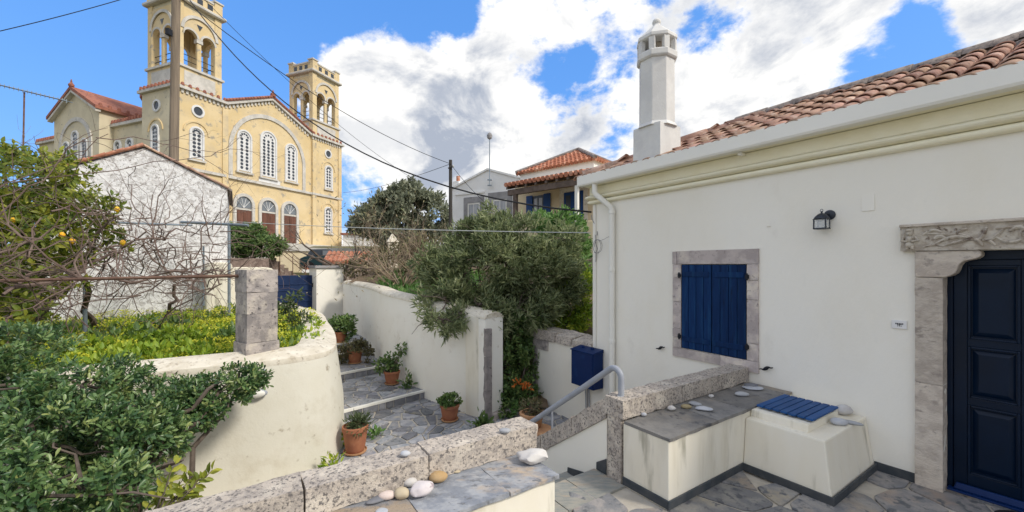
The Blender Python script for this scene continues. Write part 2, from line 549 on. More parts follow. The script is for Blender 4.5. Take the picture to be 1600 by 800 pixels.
M['tile_red'] = mat('red clay roof', (0.36, 0.15, 0.10), (0.24, 0.095, 0.07), 3, rough=0.9, bump=0.3, bscale=20, c4=(0.10, 0.065, 0.055), s4=6, lo4=0.57, hi4=0.67)
M['ridge'] = mat('mortared dark ridge', (0.16, 0.135, 0.125), (0.34, 0.29, 0.26), 14, rough=0.95, bump=0.6, bscale=40, c4=(0.06, 0.055, 0.055), s4=24, lo4=0.55, hi4=0.68)
M['chimney'] = mat('weathered whitewash', (0.72, 0.71, 0.68), (0.62, 0.61, 0.59), 4, rough=0.95, bump=0.3, bscale=50, c4=(0.22, 0.20, 0.18), s4=9, lo4=0.66, hi4=0.78, c3=(0.50, 0.47, 0.42), s3=2.5, lo3=0.62, hi3=0.8)
M['shed'] = mat('flaking whitewash over render', (0.80, 0.79, 0.785), (0.56, 0.54, 0.53), 9, lo=0.47, hi=0.60, rough=0.97, bump=1.0, bscale=16, bdist=0.03, c3=(0.48, 0.45, 0.43), s3=1.1, lo3=0.54, hi3=0.70, c4=(0.38, 0.355, 0.335), s4=21, lo4=0.545, hi4=0.62)
M['ochre'] = mat('church ochre plaster', (0.70, 0.56, 0.335), (0.64, 0.495, 0.27), 0.9, rough=0.95, bump=0.2, bscale=8, c3=(0.54, 0.445, 0.30), s3=0.6, lo3=0.50, hi3=0.68, c4=(0.38, 0.335, 0.26), s4=2.2, lo4=0.56, hi4=0.67)
M['ochre_pale'] = mat('pale church plaster', (0.66, 0.585, 0.42), (0.58, 0.51, 0.36), 0.9, rough=0.95, bump=0.2, bscale=8, c3=(0.44, 0.40, 0.31), s3=1.0, lo3=0.55, hi3=0.72, c4=(0.33, 0.30, 0.24), s4=3.5, lo4=0.6, hi4=0.72)
M['church_trim'] = mat('grey white church trim', (0.62, 0.59, 0.54), (0.48, 0.46, 0.42), 2.2, rough=0.95, bump=0.2, bscale=14, c4=(0.26, 0.25, 0.23), s4=5, lo4=0.62, hi4=0.74)
M['church_white'] = mat('church window white', (0.72, 0.72, 0.71), (0.62, 0.62, 0.62), 2.2, rough=0.9, bump=0.1)
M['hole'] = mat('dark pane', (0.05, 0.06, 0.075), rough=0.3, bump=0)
M['door_wood'] = mat('brown church door', (0.17, 0.075, 0.05), (0.11, 0.05, 0.035), 2, rough=0.7, bump=0.3, bscale=9, stretch=(3, 3, 0.4))
M['church_glass'] = mat('grey glass', (0.16, 0.18, 0.20), rough=0.15, bump=0, spec=0.6)
M['far_white'] = mat('white far house', (0.86, 0.85, 0.82), (0.78, 0.77, 0.74), 1, rough=0.95, bump=0.1, bscale=10)
M['far_cream'] = mat('cream far house', (0.72, 0.61, 0.42), (0.64, 0.53, 0.35), 1, rough=0.95, bump=0.1, bscale=10)
M['far_grey'] = mat('grey stone surround', (0.34, 0.33, 0.33), (0.24, 0.235, 0.235), 3, rough=0.95, bump=0.3, bscale=15)
M['dark_wood'] = mat('dark weathered beam', (0.10, 0.075, 0.06), (0.16, 0.12, 0.10), 4, rough=0.9, bump=0.3, bscale=20)
M['shutter_far'] = mat('far blue shutter', (0.012, 0.06, 0.20), rough=0.6, bump=0)
M['curtain'] = mat('curtained window', (0.42, 0.43, 0.44), (0.30, 0.31, 0.33), 3, rough=0.3, bump=0, spec=0.5, stretch=(5, 5, 0.3))
M['pole_wood'] = mat('weathered pole', (0.27, 0.215, 0.16), (0.18, 0.145, 0.11), 3, rough=0.95, bump=0.5, bscale=14, stretch=(6, 6, 0.35), c4=(0.08, 0.065, 0.05), s4=6, lo4=0.66, hi4=0.75)
M['pole_dark'] = mat('dark pole', (0.06, 0.055, 0.05), rough=0.9, bump=0.2)
M['wire'] = mat('black cable', (0.02, 0.02, 0.022), rough=0.7, bump=0)
M['wire_pale'] = mat('pale cord', (0.45, 0.47, 0.47), rough=0.6, bump=0)
M['soil'] = mat('dry garden soil', (0.13, 0.09, 0.06), (0.19, 0.14, 0.09), 3, rough=1, bump=0.6, bscale=12, c3=(0.08, 0.10, 0.03), s3=1.4)
M['hill'] = mat('scrubby hillside', (0.16, 0.14, 0.085), (0.09, 0.10, 0.045), 0.5, rough=1, bump=0.6, bscale=4, c3=(0.24, 0.20, 0.14), s3=0.8)
M['bark'] = mat('grey bark', (0.17, 0.135, 0.11), (0.10, 0.08, 0.065), 9, rough=0.95, bump=0.5, bscale=40, rnd=0.1)
M['bark_pale'] = mat('pale dry twig', (0.36, 0.28, 0.20), (0.26, 0.20, 0.145), 9, rough=0.95, bump=0.4, bscale=40)
M['vine_bark'] = mat('vine bark', (0.125, 0.085, 0.07), (0.21, 0.155, 0.13), 5, rough=0.95, bump=0.5, bscale=40)
M['lemon'] = mat('ripe lemon', (0.80, 0.50, 0.03), (0.78, 0.40, 0.02), 6, rough=0.5, bump=0.1, bscale=60)
M['glass'] = mat('lantern glass', (0.55, 0.58, 0.58), rough=0.2, bump=0.05, spec=0.6)
M['bulb'] = mat('frosted bulb', (0.75, 0.73, 0.66), rough=0.3, bump=0)
M['lamp_metal'] = mat('dark blue black lamp metal', (0.015, 0.022, 0.035), rough=0.4, bump=0.05, spec=0.5)
M['plaque'] = mat('white plaque', (0.75, 0.74, 0.72), rough=0.4, bump=0)
M['ruin'] = mat('pinkish rubble stone', (0.33, 0.25, 0.21), (0.22, 0.165, 0.14), 5, rough=1, bump=0.9, bscale=12, bdist=0.05, c4=(0.42, 0.36, 0.30), s4=7, lo4=0.55, hi4=0.66)
M['mat_black'] = mat('black doormat', (0.012, 0.012, 0.014), rough=1, bump=0.6, bscale=80)

LM = {}
LM['pitto'] = leaf_mat('pittosporum leaf', [(0.014, 0.036, 0.014), (0.045, 0.105, 0.036), (0.10, 0.185, 0.06), (0.20, 0.29, 0.10), (0.36, 0.40, 0.13)], rough=0.36, trans=0.25, spec=0.5)
LM['lemon'] = leaf_mat('lemon leaf', [(0.045, 0.085, 0.018), (0.14, 0.20, 0.03), (0.30, 0.33, 0.045), (0.52, 0.50, 0.08)], rough=0.45, trans=0.4)
LM['oleander'] = leaf_mat('oleander leaf', [(0.08, 0.115, 0.05), (0.19, 0.235, 0.11), (0.32, 0.365, 0.18), (0.50, 0.52, 0.29)], rough=0.42, trans=0.4)
LM['far'] = leaf_mat('far tree leaf', [(0.09, 0.11, 0.075), (0.19, 0.21, 0.14), (0.28, 0.30, 0.20), (0.38, 0.38, 0.26)], rough=0.55, trans=0.35)
LM['laurel'] = leaf_mat('dark shrub leaf', [(0.045, 0.095, 0.03), (0.10, 0.18, 0.055), (0.18, 0.27, 0.08), (0.28, 0.36, 0.12)], rough=0.42, trans=0.35)
LM['bright'] = leaf_mat('fresh leaf', [(0.05, 0.12, 0.03), (0.11, 0.23, 0.06), (0.19, 0.33, 0.09), (0.28, 0.42, 0.13)], rough=0.5, trans=0.4)
LM['sorrel'] = leaf_mat('sorrel leaf', [(0.07, 0.15, 0.02), (0.18, 0.30, 0.03), (0.34, 0.44, 0.04), (0.52, 0.55, 0.07)], rough=0.5, trans=0.35)
LM['yellow'] = leaf_mat('yellow petal', [(0.48, 0.50, 0.04), (0.62, 0.62, 0.05), (0.74, 0.72, 0.09)], rough=0.6, trans=0.4)
LM['sprig'] = leaf_mat('yellow green leaf', [(0.12, 0.16, 0.02), (0.27, 0.31, 0.035), (0.46, 0.45, 0.06)], rough=0.4, trans=0.35)
LM['herb'] = leaf_mat('herb leaf', [(0.05, 0.075, 0.03), (0.09, 0.13, 0.05), (0.15, 0.19, 0.08)], rough=0.6, trans=0.25)
LM['brownish'] = leaf_mat('reddish plant leaf', [(0.07, 0.06, 0.035), (0.12, 0.12, 0.05), (0.21, 0.14, 0.08)], rough=0.6, trans=0.25)
LM['orange'] = leaf_mat('orange petal', [(0.65, 0.16, 0.03), (0.75, 0.25, 0.05)], rough=0.6, trans=0.4)
LM['dry'] = leaf_mat('dry grass', [(0.26, 0.21, 0.13), (0.36, 0.30, 0.18), (0.22, 0.24, 0.10)], rough=0.8, trans=0.3)

# ------------------------------------------------------------------ foliage
TEMPL = {
    'lance': (np.array([(0, 0, 0), (.45, .5, .10), (1, 0, -.04), (.45, -.5, .10)]), [(0, 1, 2), (0, 2, 3)]),
    'ovate': (np.array([(0, .04, 0), (.38, .5, .09), (.74, .36, .04), (1, 0, -.10), (.74, -.36, .04), (.38, -.5, .09), (.55, 0, 0)]), [(0, 1, 2, 6), (2, 3, 6), (3, 4, 6), (4, 5, 0, 6)]),
    'spoon': (np.array([(0, .03, 0), (.52, .46, .08), (.86, .40, .03), (1, 0, -.07), (.86, -.40, .03), (.52, -.46, .08), (.6, 0, .0)]), [(0, 1, 2, 6), (2, 3, 6), (3, 4, 6), (4, 5, 0, 6)]),
}


def leafmesh(name, base, dirs, norms, Ln, Wd, tint, templ, mat_, parent=None, **pr):
    T, F = TEMPL[templ]
    n, k = len(base), len(T)
    dirs = dirs / (np.linalg.norm(dirs, axis=1, keepdims=True) + 1e-9)
    side = np.cross(norms, dirs)
    side /= (np.linalg.norm(side, axis=1, keepdims=True) + 1e-9)
    up = np.cross(dirs, side)
    V = (base[:, None, :] + dirs[:, None, :] * (T[None, :, 0, None] * Ln[:, None, None])
         + side[:, None, :] * (T[None, :, 1, None] * Wd[:, None, None]) + up[:, None, :] * (T[None, :, 2, None] * Ln[:, None, None]))
    V = V.reshape(-1, 3)
    lo, hi = V.min(0), V.max(0)
    loc = np.array([(lo[0] + hi[0]) / 2, (lo[1] + hi[1]) / 2, lo[2]])
    V = V - loc
    me = bpy.data.meshes.new(name)
    sizes = np.array([len(f) for f in F])
    flat = np.concatenate([np.array(f) for f in F])
    loops = (np.arange(n)[:, None] * k + flat[None, :]).reshape(-1)
    tot = np.tile(sizes, n)
    start = np.concatenate([[0], np.cumsum(tot)[:-1]])
    me.vertices.add(n * k)
    me.vertices.foreach_set('co', V.astype(np.float32).reshape(-1))
    me.loops.add(len(loops))
    me.loops.foreach_set('vertex_index', loops.astype(np.int32))
    me.polygons.add(len(tot))
    me.polygons.foreach_set('loop_start', start.astype(np.int32))
    me.polygons.foreach_set('loop_total', tot.astype(np.int32))
    me.update(calc_edges=True)
    at_ = me.attributes.new('tint', 'FLOAT', 'FACE')
    at_.data.foreach_set('value', np.repeat(tint, len(F)).astype(np.float32))
    o = link(name, me, mat_, Vector(loc), parent)
    return props(o, **pr)


def rosettes(lobes, nclus, k, Ln, Wd, spread=(0.5, 1.3), shell=0.55, up=0.25, jitter=0.25, gap=0.0, gapf=1.6, seed=1, clus_tint=0.55):
    """leaf rosettes through a set of ellipsoid lobes (centre, (rx, ry, rz)); gap > 0 leaves holes between clumps"""
    rg = np.random.default_rng(seed)
    w = np.array([(l[1][0] * l[1][1] * l[1][2]) ** 0.72 * (l[2] if len(l) > 2 else 1) for l in lobes])
    w /= w.sum()
    B, D, Nn, LL, WW, TT = [], [], [], [], [], []
    made = tries = 0
    while made < nclus and tries < nclus * 6:
        tries += 1
        l = lobes[rg.choice(len(lobes), p=w)]
        c, r = np.array(l[0]), np.array(l[1])
        d = rg.normal(size=3)
        d /= np.linalg.norm(d)
        rad = (shell ** 3 + rg.random() * (1 - shell ** 3)) ** (1 / 3)
        p = c + d * r * rad
        if gap and mnoise.noise(Vector(p) * gapf + Vector((seed, 0, 0))) < gap - 0.5:
            continue
        made += 1
        out = d / r
        out /= np.linalg.norm(out)
        out = out + np.array([0, 0, up]) + rg.normal(size=3) * 0.35
        out /= np.linalg.norm(out)
        a = np.cross(out, [0, 0, 1.0])
        if np.linalg.norm(a) < 1e-3:
            a = np.array([1.0, 0, 0])
        a /= np.linalg.norm(a)
        b = np.cross(out, a)
        ct = rg.random()
        ph0 = rg.random() * 6.28
        for i in range(k):
            ph = ph0 + i * 2.4
            sp = spread[0] + (spread[1] - spread[0]) * ((i + rg.random()) / k)
            s, cc = math.sin(sp), math.cos(sp)
            rad_ = a * math.cos(ph) + b * math.sin(ph)
            B.append(p + rg.normal(size=3) * jitter * Ln + out * (0.5 - i / k) * Ln * 0.7)
            D.append(out * cc + rad_ * s)
            Nn.append(out * s - rad_ * cc + rg.normal(size=3) * 0.25)
            f = 0.75 + 0.5 * rg.random()
            LL.append(Ln * f)
            WW.append(Wd * f)
            TT.append(min(1, max(0, clus_tint * ct + (1 - clus_tint) * rg.random())))
    return [np.array(x) for x in (B, D, Nn, LL, WW, TT)]


def crown(name, lobes, nclus, k, Ln, Wd, templ, mat_, parent, **kw):
    pr = {x: kw.pop(x) for x in ('kind', 'label') if x in kw}
    return leafmesh(name, *rosettes(lobes, nclus, k, Ln, Wd, **kw), templ, mat_, parent, **pr)


def wander(p0, p1, n=7, amp=0.1, rg=RNG, sag=0.0):
    p0, p1 = Vector(p0), Vector(p1)
    pts = []
    off = Vector((0, 0, 0))
    for i in range(n + 1):
        t = i / n
        if 0 < i < n:
            off = off * 0.6 + Vector((rg.gauss(0, 1), rg.gauss(0, 1), rg.gauss(0, 1))) * amp
        p = p0.lerp(p1, t) + off * min(1, 3 * t * (1.15 - t) + 0.1)
        p.z -= sag * 4 * t * (1 - t)
        pts.append(p)
    return pts


def twig_system(mb, p0, d0, length, r0, depth, rg, spread=0.7, up=0.0, kids=3, seg=5, wob=0.25, tips=None):
    d = Vector(d0).normalized()
    n = 5
    pts, rs = [Vector(p0)], [r0]
    p = Vector(p0)
    for i in range(n):
        d = (d + Vector((rg.gauss(0, wob), rg.gauss(0, wob), rg.gauss(0, wob) + up * 0.15))).normalized()
        p = p + d * length / n
        pts.append(p.copy())
        rs.append(r0 * (1 - 0.55 * (i + 1) / n))
    mb.tube(pts, rs, seg=seg, cap=False)
    if tips is not None:
        tips.append((p.copy(), d.copy()))
    if depth > 0:
        for j in range(kids):
            i = rg.randint(2, n)
            dd = (d + Vector((rg.gauss(0, spread), rg.gauss(0, spread), rg.gauss(0, spread) + up))).normalized()
            twig_system(mb, pts[i], dd, length * rg.uniform(0.5, 0.8), rs[i] * 0.7, depth - 1, rg, spread, up, kids, max(3, seg - 1), wob, tips)


# ------------------------------------------------------------------ crazy paving
def clip(poly, nx, ny, c):
    out = []
    n = len(poly)
    for i in range(n):
        a, b = poly[i], poly[(i + 1) % n]
        da, db = a[0] * nx + a[1] * ny - c, b[0] * nx + b[1] * ny - c
        if da <= 0:
            out.append(a)
        if (da < 0 < db) or (db < 0 < da):
            t = da / (da - db)
            out.append((a[0] + (b[0] - a[0]) * t, a[1] + (b[1] - a[1]) * t))
    return out


def inside(p, poly):
    r = False
    n = len(poly)
    for i in range(n):
        (x1, y1), (x2, y2) = poly[i], poly[(i + 1) % n]
        if (y1 > p[1]) != (y2 > p[1]) and p[0] < (x2 - x1) * (p[1] - y1) / (y2 - y1) + x1:
            r = not r
    return r


def crazy(region, size, gap, seed, keep=None, round_=0.13):
    """irregular flagstones filling a convex region"""
    rg = random.Random(seed)
    xs, ys = [p[0] for p in region], [p[1] for p in region]
    S = []
    j = 0
    y = min(ys) - size
    while y < max(ys) + size:
        x = min(xs) - size + (size / 2 if j % 2 else 0)
        while x < max(xs) + size:
            S.append((x + rg.uniform(-.56, .56) * size, y + rg.uniform(-.56, .56) * size))
            x += size
        y += size * 0.87
        j += 1
    cells = []
    for i, s in enumerate(S):
        poly = list(region)
        for k, q in enumerate(S):
            if k == i:
                continue
            dx, dy = q[0] - s[0], q[1] - s[1]
            l = math.hypot(dx, dy)
            if l > size * 3.2:
                continue
            nx, ny = dx / l, dy / l
            poly = clip(poly, nx, ny, (s[0] + q[0]) / 2 * nx + (s[1] + q[1]) / 2 * ny - gap / 2 * rg.uniform(0.6, 1.5))
            if len(poly) < 3:
                break
        if len(poly) < 3:
            continue
        area = abs(sum(poly[a][0] * poly[(a + 1) % len(poly)][1] - poly[(a + 1) % len(poly)][0] * poly[a][1] for a in range(len(poly)))) / 2
        if area < size * size * 0.06:
            continue
        c = (sum(p[0] for p in poly) / len(poly), sum(p[1] for p in poly) / len(poly))
        if keep and not keep(c):
            continue
        q = []
        n = len(poly)
        for a in range(n):
            p, nx_ = poly[a], poly[(a + 1) % n]
            t = round_ * rg.uniform(0.6, 1.3)
            q.append((p[0] + (nx_[0] - p[0]) * t, p[1] + (nx_[1] - p[1]) * t))
            q.append((p[0] + (nx_[0] - p[0]) * (1 - t), p[1] + (nx_[1] - p[1]) * (1 - t)))
        cells.append(q)
    return cells


def pave(name, region, size, gap, seed, z, F, mat_, parent, keep=None, thick=0.02, var=0.006):
    rg = random.Random(seed + 99)
    for q in crazy(region, size, gap, seed, keep):
        make(name, MB().slab(q, z - thick, z + rg.uniform(0, var), F, inset=0.004), mat_, parent)


# ------------------------------------------------------------------ frames of reference of the place
A = math.atan(0.672)
H = Frame((3.02, 3.41), (-math.sin(A), math.cos(A)), (-math.cos(A), -math.sin(A)))     # t along the house wall, o out from it
GL = -0.75                                                                             # level of the lower court
A2 = math.radians(40)
G = Frame((-5.83, 12.2), (math.cos(A2), math.sin(A2)), (-math.sin(A2), math.cos(A2)))  # gate pillar

# ------------------------------------------------------------------ the setting: ground
def ss(x, a, b):
    t = min(1, max(0, (x - a) / (b - a)))
    return t * t * (3 - 2 * t)


def hill_z(x, y):
    left = ss(y, 11.2, 13.2) * 1.15 + ss(y, 13.0, 24.0) * 1.1 + ss(y, 31.0, 35.0) * 2.45
    right = ss(y, 11.2, 13.2) * 1.3 + ss(y, 13.0, 17.0) * 2.3 + ss(y, 20, 26) * 1.05
    z = -1.25 + left + (right - left) * ss(x, -5.5, -2.5)
    z += 0.15 * mnoise.noise(Vector((x * 0.2, y * 0.2, 0))) * ss(y, 14, 20) * (1 - ss(y, 22, 25))
    z += ss(-x, 9, 14) * 1.6 * ss(y, 8, 14) * (1 - ss(y, 18, 25)) - ss(y, 70, 400) * 14
    return min(z, 3.42)


def spaced(lo, hi, near, c, growth):
    xs = [c]
    s = near
    while xs[-1] < hi:
        xs.append(xs[-1] + s)
        s *= growth
    s = near
    while xs[0] > lo:
        xs.insert(0, xs[0] - s)
        s *= growth
    return xs


g = MB().grid(WORLD, spaced(-1500, 1500, 1.0, 0, 1.09), spaced(-900, 1800, 1.0, 12, 1.08), hill_z)
make('ground', g, M['hill'], smooth=True, weld=False, kind='structure', label='dry scrubby hillside rising behind the gardens')

# terrace in front of the door
terr = make('terrace', MB().box(H, -4.5, 1.30, -0.2, 6.5, -1.4, -0.012), M['mortar'], kind='structure', label='flagstone terrace in front of the blue door')
pave('paving_stone', [(-2.6, -0.02), (1.30, -0.02), (1.30, 5.2), (-2.6, 5.2)], 0.40, 0.020, 5, 0.0, H, M['slate_warm'], terr,
     keep=lambda c: not (c[0] > 0.66 and (c[1] < 1.9 or c[1] > 2.85)) and not (-0.02 < c[0] and c[1] < 0.85) and not (c[0] > 0.98))

# steps down through the parapet
stairs = make('stairs', MB().box(H, 1.295, 1.66, 1.90, 2.80, -1.4, -0.205), M['mortar'], kind='structure', label='short flight of schist steps down to the lower court')
for (o0, o1) in ((1.93, 2.24), (2.25, 2.50), (2.51, 2.765)):
    make('tread', MB().box(H, 0.985, 1.312, o0, o1, -0.02, 0.006), M['tread'], stairs, rough=(0.09, 0.003, 7))
STEP_T = [1.30, 1.66, 2.0, 2.34]
STEP_Z = [-0.19, -0.38, -0.57]
for i, z in enumerate(STEP_Z):
    if i:
        make('step_block', MB().box(H, STEP_T[i] - 0.004, STEP_T[i + 1], 1.90, 2.80, -1.4, z - 0.015), M['mortar'], stairs)
    for (o0, o1) in ((1.905, 2.33), (2.345, 2.79)):
        make('tread', MB().box(H, STEP_T[i] - 0.01, STEP_T[i + 1] + 0.02, o0, o1, z - 0.014, z + 0.016), M['tread'], stairs, bevel=0.006, seg=1)

# lower court and the broad stepped path up to the gate
LB = [(-2.27, 5.1), (-2.75, 6.4), (-3.52, 8.0), (-4.1, 9.2), (-4.6, 10.0), (-6.6, 12.2)]      # foot of the curved wall
RB = [(-0.39, 6.53), (-1.62, 7.52), (-2.78, 8.80), (-3.32, 9.75), (-4.2, 11.0), (-4.95, 12.0)]  # foot of the white wall


def sidex(pts, y):
    for (x0, y0), (x1, y1) in zip(pts, pts[1:]):
        if y0 <= y <= y1:
            return x0 + (x1 - x0) * (y - y0) / (y1 - y0)
    return pts[0][0] if y < pts[0][1] else pts[-1][0]


path = make('path', MB().slab([(-3.3, 2.2), (2.2, 2.2), (2.2, 8.2), (-1.4, 8.2), (-3.3, 6.2)], -1.5, GL - 0.012), M['mortar'], kind='structure', label='crazy paved court and stepped path between white walls')
court = [(-2.95, 2.9), (-0.2, 2.9), (1.6, 4.2), (1.4, 6.6), (0.75, 7.6), (-1.2, 7.9), (-1.62, 7.62), (-2.86, 6.40)]


def in_court(c):
    x, y = c
    if y > 6.5 and x < -0.39 and x > sidex(RB, y) + 0.05:
        return False
    t = Vector((x - 3.02, y - 3.41, 0)).dot(H.eu)
    o = Vector((x - 3.02, y - 3.41, 0)).dot(H.ev)
    return t > 1.15 and not (t < 2.3 and 1.95 < o < 2.75) and not (t < 2.3 and o < 1.75) and x > sidex(LB, y) - 0.1


pave('paving_stone', [(-2.95, 3.2), (1.7, 3.2), (1.7, 6.0), (0.75, 7.6), (-1.3, 7.86), (-2.86, 6.40)], 0.25, 0.024, 21, GL, WORLD, M['slate'], path, keep=in_court)
NOSE = [((-2.79, 6.36), (-1.65, 7.53)), ((-3.57, 8.03), (-2.81, 8.79)), ((-4.07, 9.24), (-3.30, 9.95)), ((-4.30, 9.58), (-3.50, 10.28))]


def ext(a, b, k=0.35):
    d = Vector((b[0] - a[0], b[1] - a[1])).normalized() * k
    return (a[0] - d.x, a[1] - d.y), (b[0] + d.x, b[1] + d.y)


for i, (a, b) in enumerate(NOSE):
    z = GL + 0.15 * (i + 1)
    a0, b0 = ext(a, b)
    if i < 3:
        a1, b1 = ext(*NOSE[i + 1])
        a1 = (a1[0] - 0.0, a1[1] + 0.0)
    else:
        a1, b1 = (-7.6, 12.4), (-4.9, 13.2)
    blk = make('path_step', MB().slab([a0, b0, b1, a1], -1.5, z - 0.012), M['mortar'], path)
    d = Vector((b[0] - a[0], b[1] - a[1], 0))
    ln = d.length
    d.normalize()
    nrm = Vector((d.y, -d.x, 0))
    if nrm.y > 0:
        nrm = -nrm
    FN = Frame((a[0], a[1]), (d.x, d.y), (nrm.x, nrm.y))
    u = -0.3
    rg = random.Random(40 + i)
    while u < ln + 0.3:
        w = rg.uniform(0.13, 0.30)
        make('riser_stone', MB().box(FN, u + 0.006, u + w - 0.006, -0.01, rg.uniform(0.004, 0.016), z - 0.148, z - 0.032), M['riser'], blk, bevel=0.006, seg=1)
        u += w
    make('nosing', MB().box(FN, -0.3, ln + 0.3, -0.035, 0.024, z - 0.030, z + 0.006), M['white_paint'], blk, rough=(0.10, 0.004, 6))
    keep = lambda c, s=i: sidex(LB, c[1]) - 0.15 < c[0] < sidex(RB, c[1]) + 0.15
    sh = Vector((-nrm.x, -nrm.y)) * 0.045
    reg = [(a0[0] + sh.x, a0[1] + sh.y), (b0[0] + sh.x, b0[1] + sh.y), b1, a1]
    pave('paving_stone', reg, 0.24 if i < 2 else 0.30, 0.022, 60 + i, z, WORLD, M['slate'], blk, keep=keep)

# ------------------------------------------------------------------ the house
house = thing('house', H.p(0.4, 0, 0), 'long low white house with blue door, blue shutters and a clay tiled roof', 'house')
T1 = 3.254
w = MB()
DL, DR, DT = -0.40, -1.26, 1.81
w.box(H, DL, T1, -0.35, 0, -1.3, 2.866)
w.box(H, DR, DL, -0.35, 0, DT, 2.866)
w.box(H, -5.0, DR, -0.35, 0, -1.3, 2.866)
w.box(H, T1 - 0.35, T1, -3.5, -0.35, -1.3, 2.866)
w.box(H, -5.0, -4.65, -3.5, -0.35, -1.3, 2.866)
w.box(H, -4.65, T1 - 0.35, -3.5, -3.2, -1.3, 2.866)
wall = make('wall', w, M['stucco'], house, weld=False)
make('frieze', MB().box(H, -5.0, T1 + 0.03, 0.003, 0.035, 2.742, 2.862), M['trim'], wall)


def moulding(z0, z1, o):
    h = z1 - z0
    prof = [(0.002, z0)] + [(0.02 + (o - 0.02) * math.sin(math.pi * (0.12 + 0.76 * k / 6)), z0 + h * (0.04 + 0.92 * k / 6)) for k in range(7)] + [(0.002, z1)]
    mb = MB()
    P = [H.p(-5.0, oo, z) for oo, z in prof] + [H.p(T1 + oo, oo, z) for oo, z in prof] + [H.p(T1 + oo, -3.5, z) for oo, z in prof]
    n = len(prof)
    fs = [(r * n + i, r * n + i + 1, (r + 1) * n + i + 1, (r + 1) * n + i) for r in range(2) for i in range(n - 1)]
    return mb.add(P, fs)


make('cornice_moulding', moulding(2.608, 2.668, 0.055), M['trim'], wall, smooth=True)
make('cornice_moulding', moulding(2.672, 2.740, 0.085), M['trim'], wall, smooth=True)
sk = MB().box(H, -0.245, 0.0, 0.002, 0.014, 0.0, 0.075)
make('skirting', sk, M['skirting'], wall, bevel=0.003)
make('wall_patch', MB().box(H, 0.0, 0.085, 0.001, 0.006, 2.16, 2.30), M['stucco'], wall, bevel=0.002)
make('wall_patch', MB().box(H, 0.80, 0.835, 0.001, 0.005, 2.085, 2.095), M['coping_white'], wall)

# gutter box, soffit and the downpipe
roofp = MB()
EO, EZ, PIT, RW = 0.14, 2.945, 0.44, 1.6
RZ = EZ + (EO + RW) * PIT
RT = T1 + 0.02 - (EO + RW)                      # where the hip meets the ridge
e0, e1 = H.p(-5, EO, EZ), H.p(T1 + EO * 0.35, EO, EZ)
r0, r1 = H.p(-5, -RW, RZ), H.p(RT, -RW, RZ)
b0_, b1_ = H.p(-5, -2 * RW - EO, EZ), H.p(T1 + EO * 0.35, -2 * RW - EO, EZ)
roofp.add([e0, e1, r0, r1, b0_, b1_], [(0, 1, 3, 2), (2, 3, 5, 4), (1, 5, 3)])
roof = make('roof', roofp, M['ridge'], house)
gut = MB()
gp = [(0.215, 2.865), (0.225, 2.885), (0.225, 3.015), (0.210, 3.015), (0.210, 2.95), (0.12, 2.95), (0.12, 2.865)]
P = [H.p(-5.0, o, z) for o, z in gp] + [H.p(T1 + 0.10, o, z) for o, z in gp]
n = len(gp)
gut.add(P, [tuple(range(n)), tuple(range(2 * n - 1, n - 1, -1))] + [(i, (i + 1) % n, n + (i + 1) % n, n + i) for i in range(n)])
make('gutter', gut, M['gutter'], roof)
make('soffit', MB().box(H, -5.0, T1 + 0.08, -0.35, 0.119, 2.868, 2.92), M['trim'], roof)
make('gutter_bracket', MB().box(H, 1.02, 1.06, 0.05, 0.13, 2.835, 2.864), M['gutter'], roof, bevel=0.004)

pt = 2.83
dp = MB().tube([H.p(pt + 0.22, 0.165, 2.87), H.p(pt + 0.22, 0.165, 2.75), H.p(pt + 0.20, 0.155, 2.71), H.p(pt + 0.02, 0.075, 2.53), H.p(pt, 0.058, 2.49), H.p(pt, 0.055, 2.40), H.p(pt, 0.055, -0.75)],
              0.040, seg=14)
pipe = make('downpipe', dp, M['gutter'], house, smooth=True, angle=60)
for z in (2.42, 1.62, 0.62):
    make('pipe_collar', MB().lathe(H.p(pt, 0.055, z), [(0.038, 0), (0.047, 0.004), (0.047, 0.046), (0.038, 0.05)], 14), M['gutter'], pipe, smooth=True)
make('conduit', MB().tube([H.p(3.19, 0.014, 2.6), H.p(3.185, 0.014, 1.4), H.p(3.19, 0.014, 0.2)], 0.011, seg=8), M['gutter'], house, smooth=True)
cab = MB().tube(wander(H.p(T1 + 0.01, 0.02, 2.45), H.p(3.16, 0.035, 2.15), 6, 0.02, random.Random(3)), 0.006, seg=5)
ring = [H.p(3.11 + 0.085 * math.cos(k * 0.5), 0.03 + 0.002 * k, 1.98 + 0.10 * math.sin(k * 0.5)) for k in range(24)]
cab.tube(ring, 0.004, seg=5)
cab.tube(wander(H.p(3.16, 0.035, 2.15), H.p(3.18, 0.02, 1.75), 6, 0.015, random.Random(4)), 0.005, seg=5)
cab.tube(wander(H.p(3.10, 0.03, 2.06), H.p(2.84, 0.10, 2.10), 5, 0.006, random.Random(6)), 0.003, seg=4)
make('loose_cable', cab, M['far_grey'], house, smooth=True)

# barrel tiles: one mesh for covers, one for pans, laid up the slope (and on the hipped end)
def barrel(r0, r1, L, th, invert=False):
    seg = 9
    P, fs = [], []
    for (r, y) in ((r0, 0), (r1, L)):
        for rr in (r, r - th):
            for k in range(seg):
                a = math.pi * k / (seg - 1)
                z = rr * math.sin(a) * 0.85
                P.append((rr * math.cos(a), y, -z if invert else z))
    for k in range(seg - 1):
        fs += [(k, k + 1, 2 * seg + k + 1, 2 * seg + k), (seg + k, 3 * seg + k, 3 * seg + k + 1, seg + k + 1), (k, seg + k, seg + k + 1, k + 1)]
    me = bpy.data.meshes.new('roof_tile')
    me.from_pydata([Vector(p) for p in P], [], fs)
    for p in me.polygons:
        p.use_smooth = True
    me.update()
    me.materials.append(M['tile'])
    return me


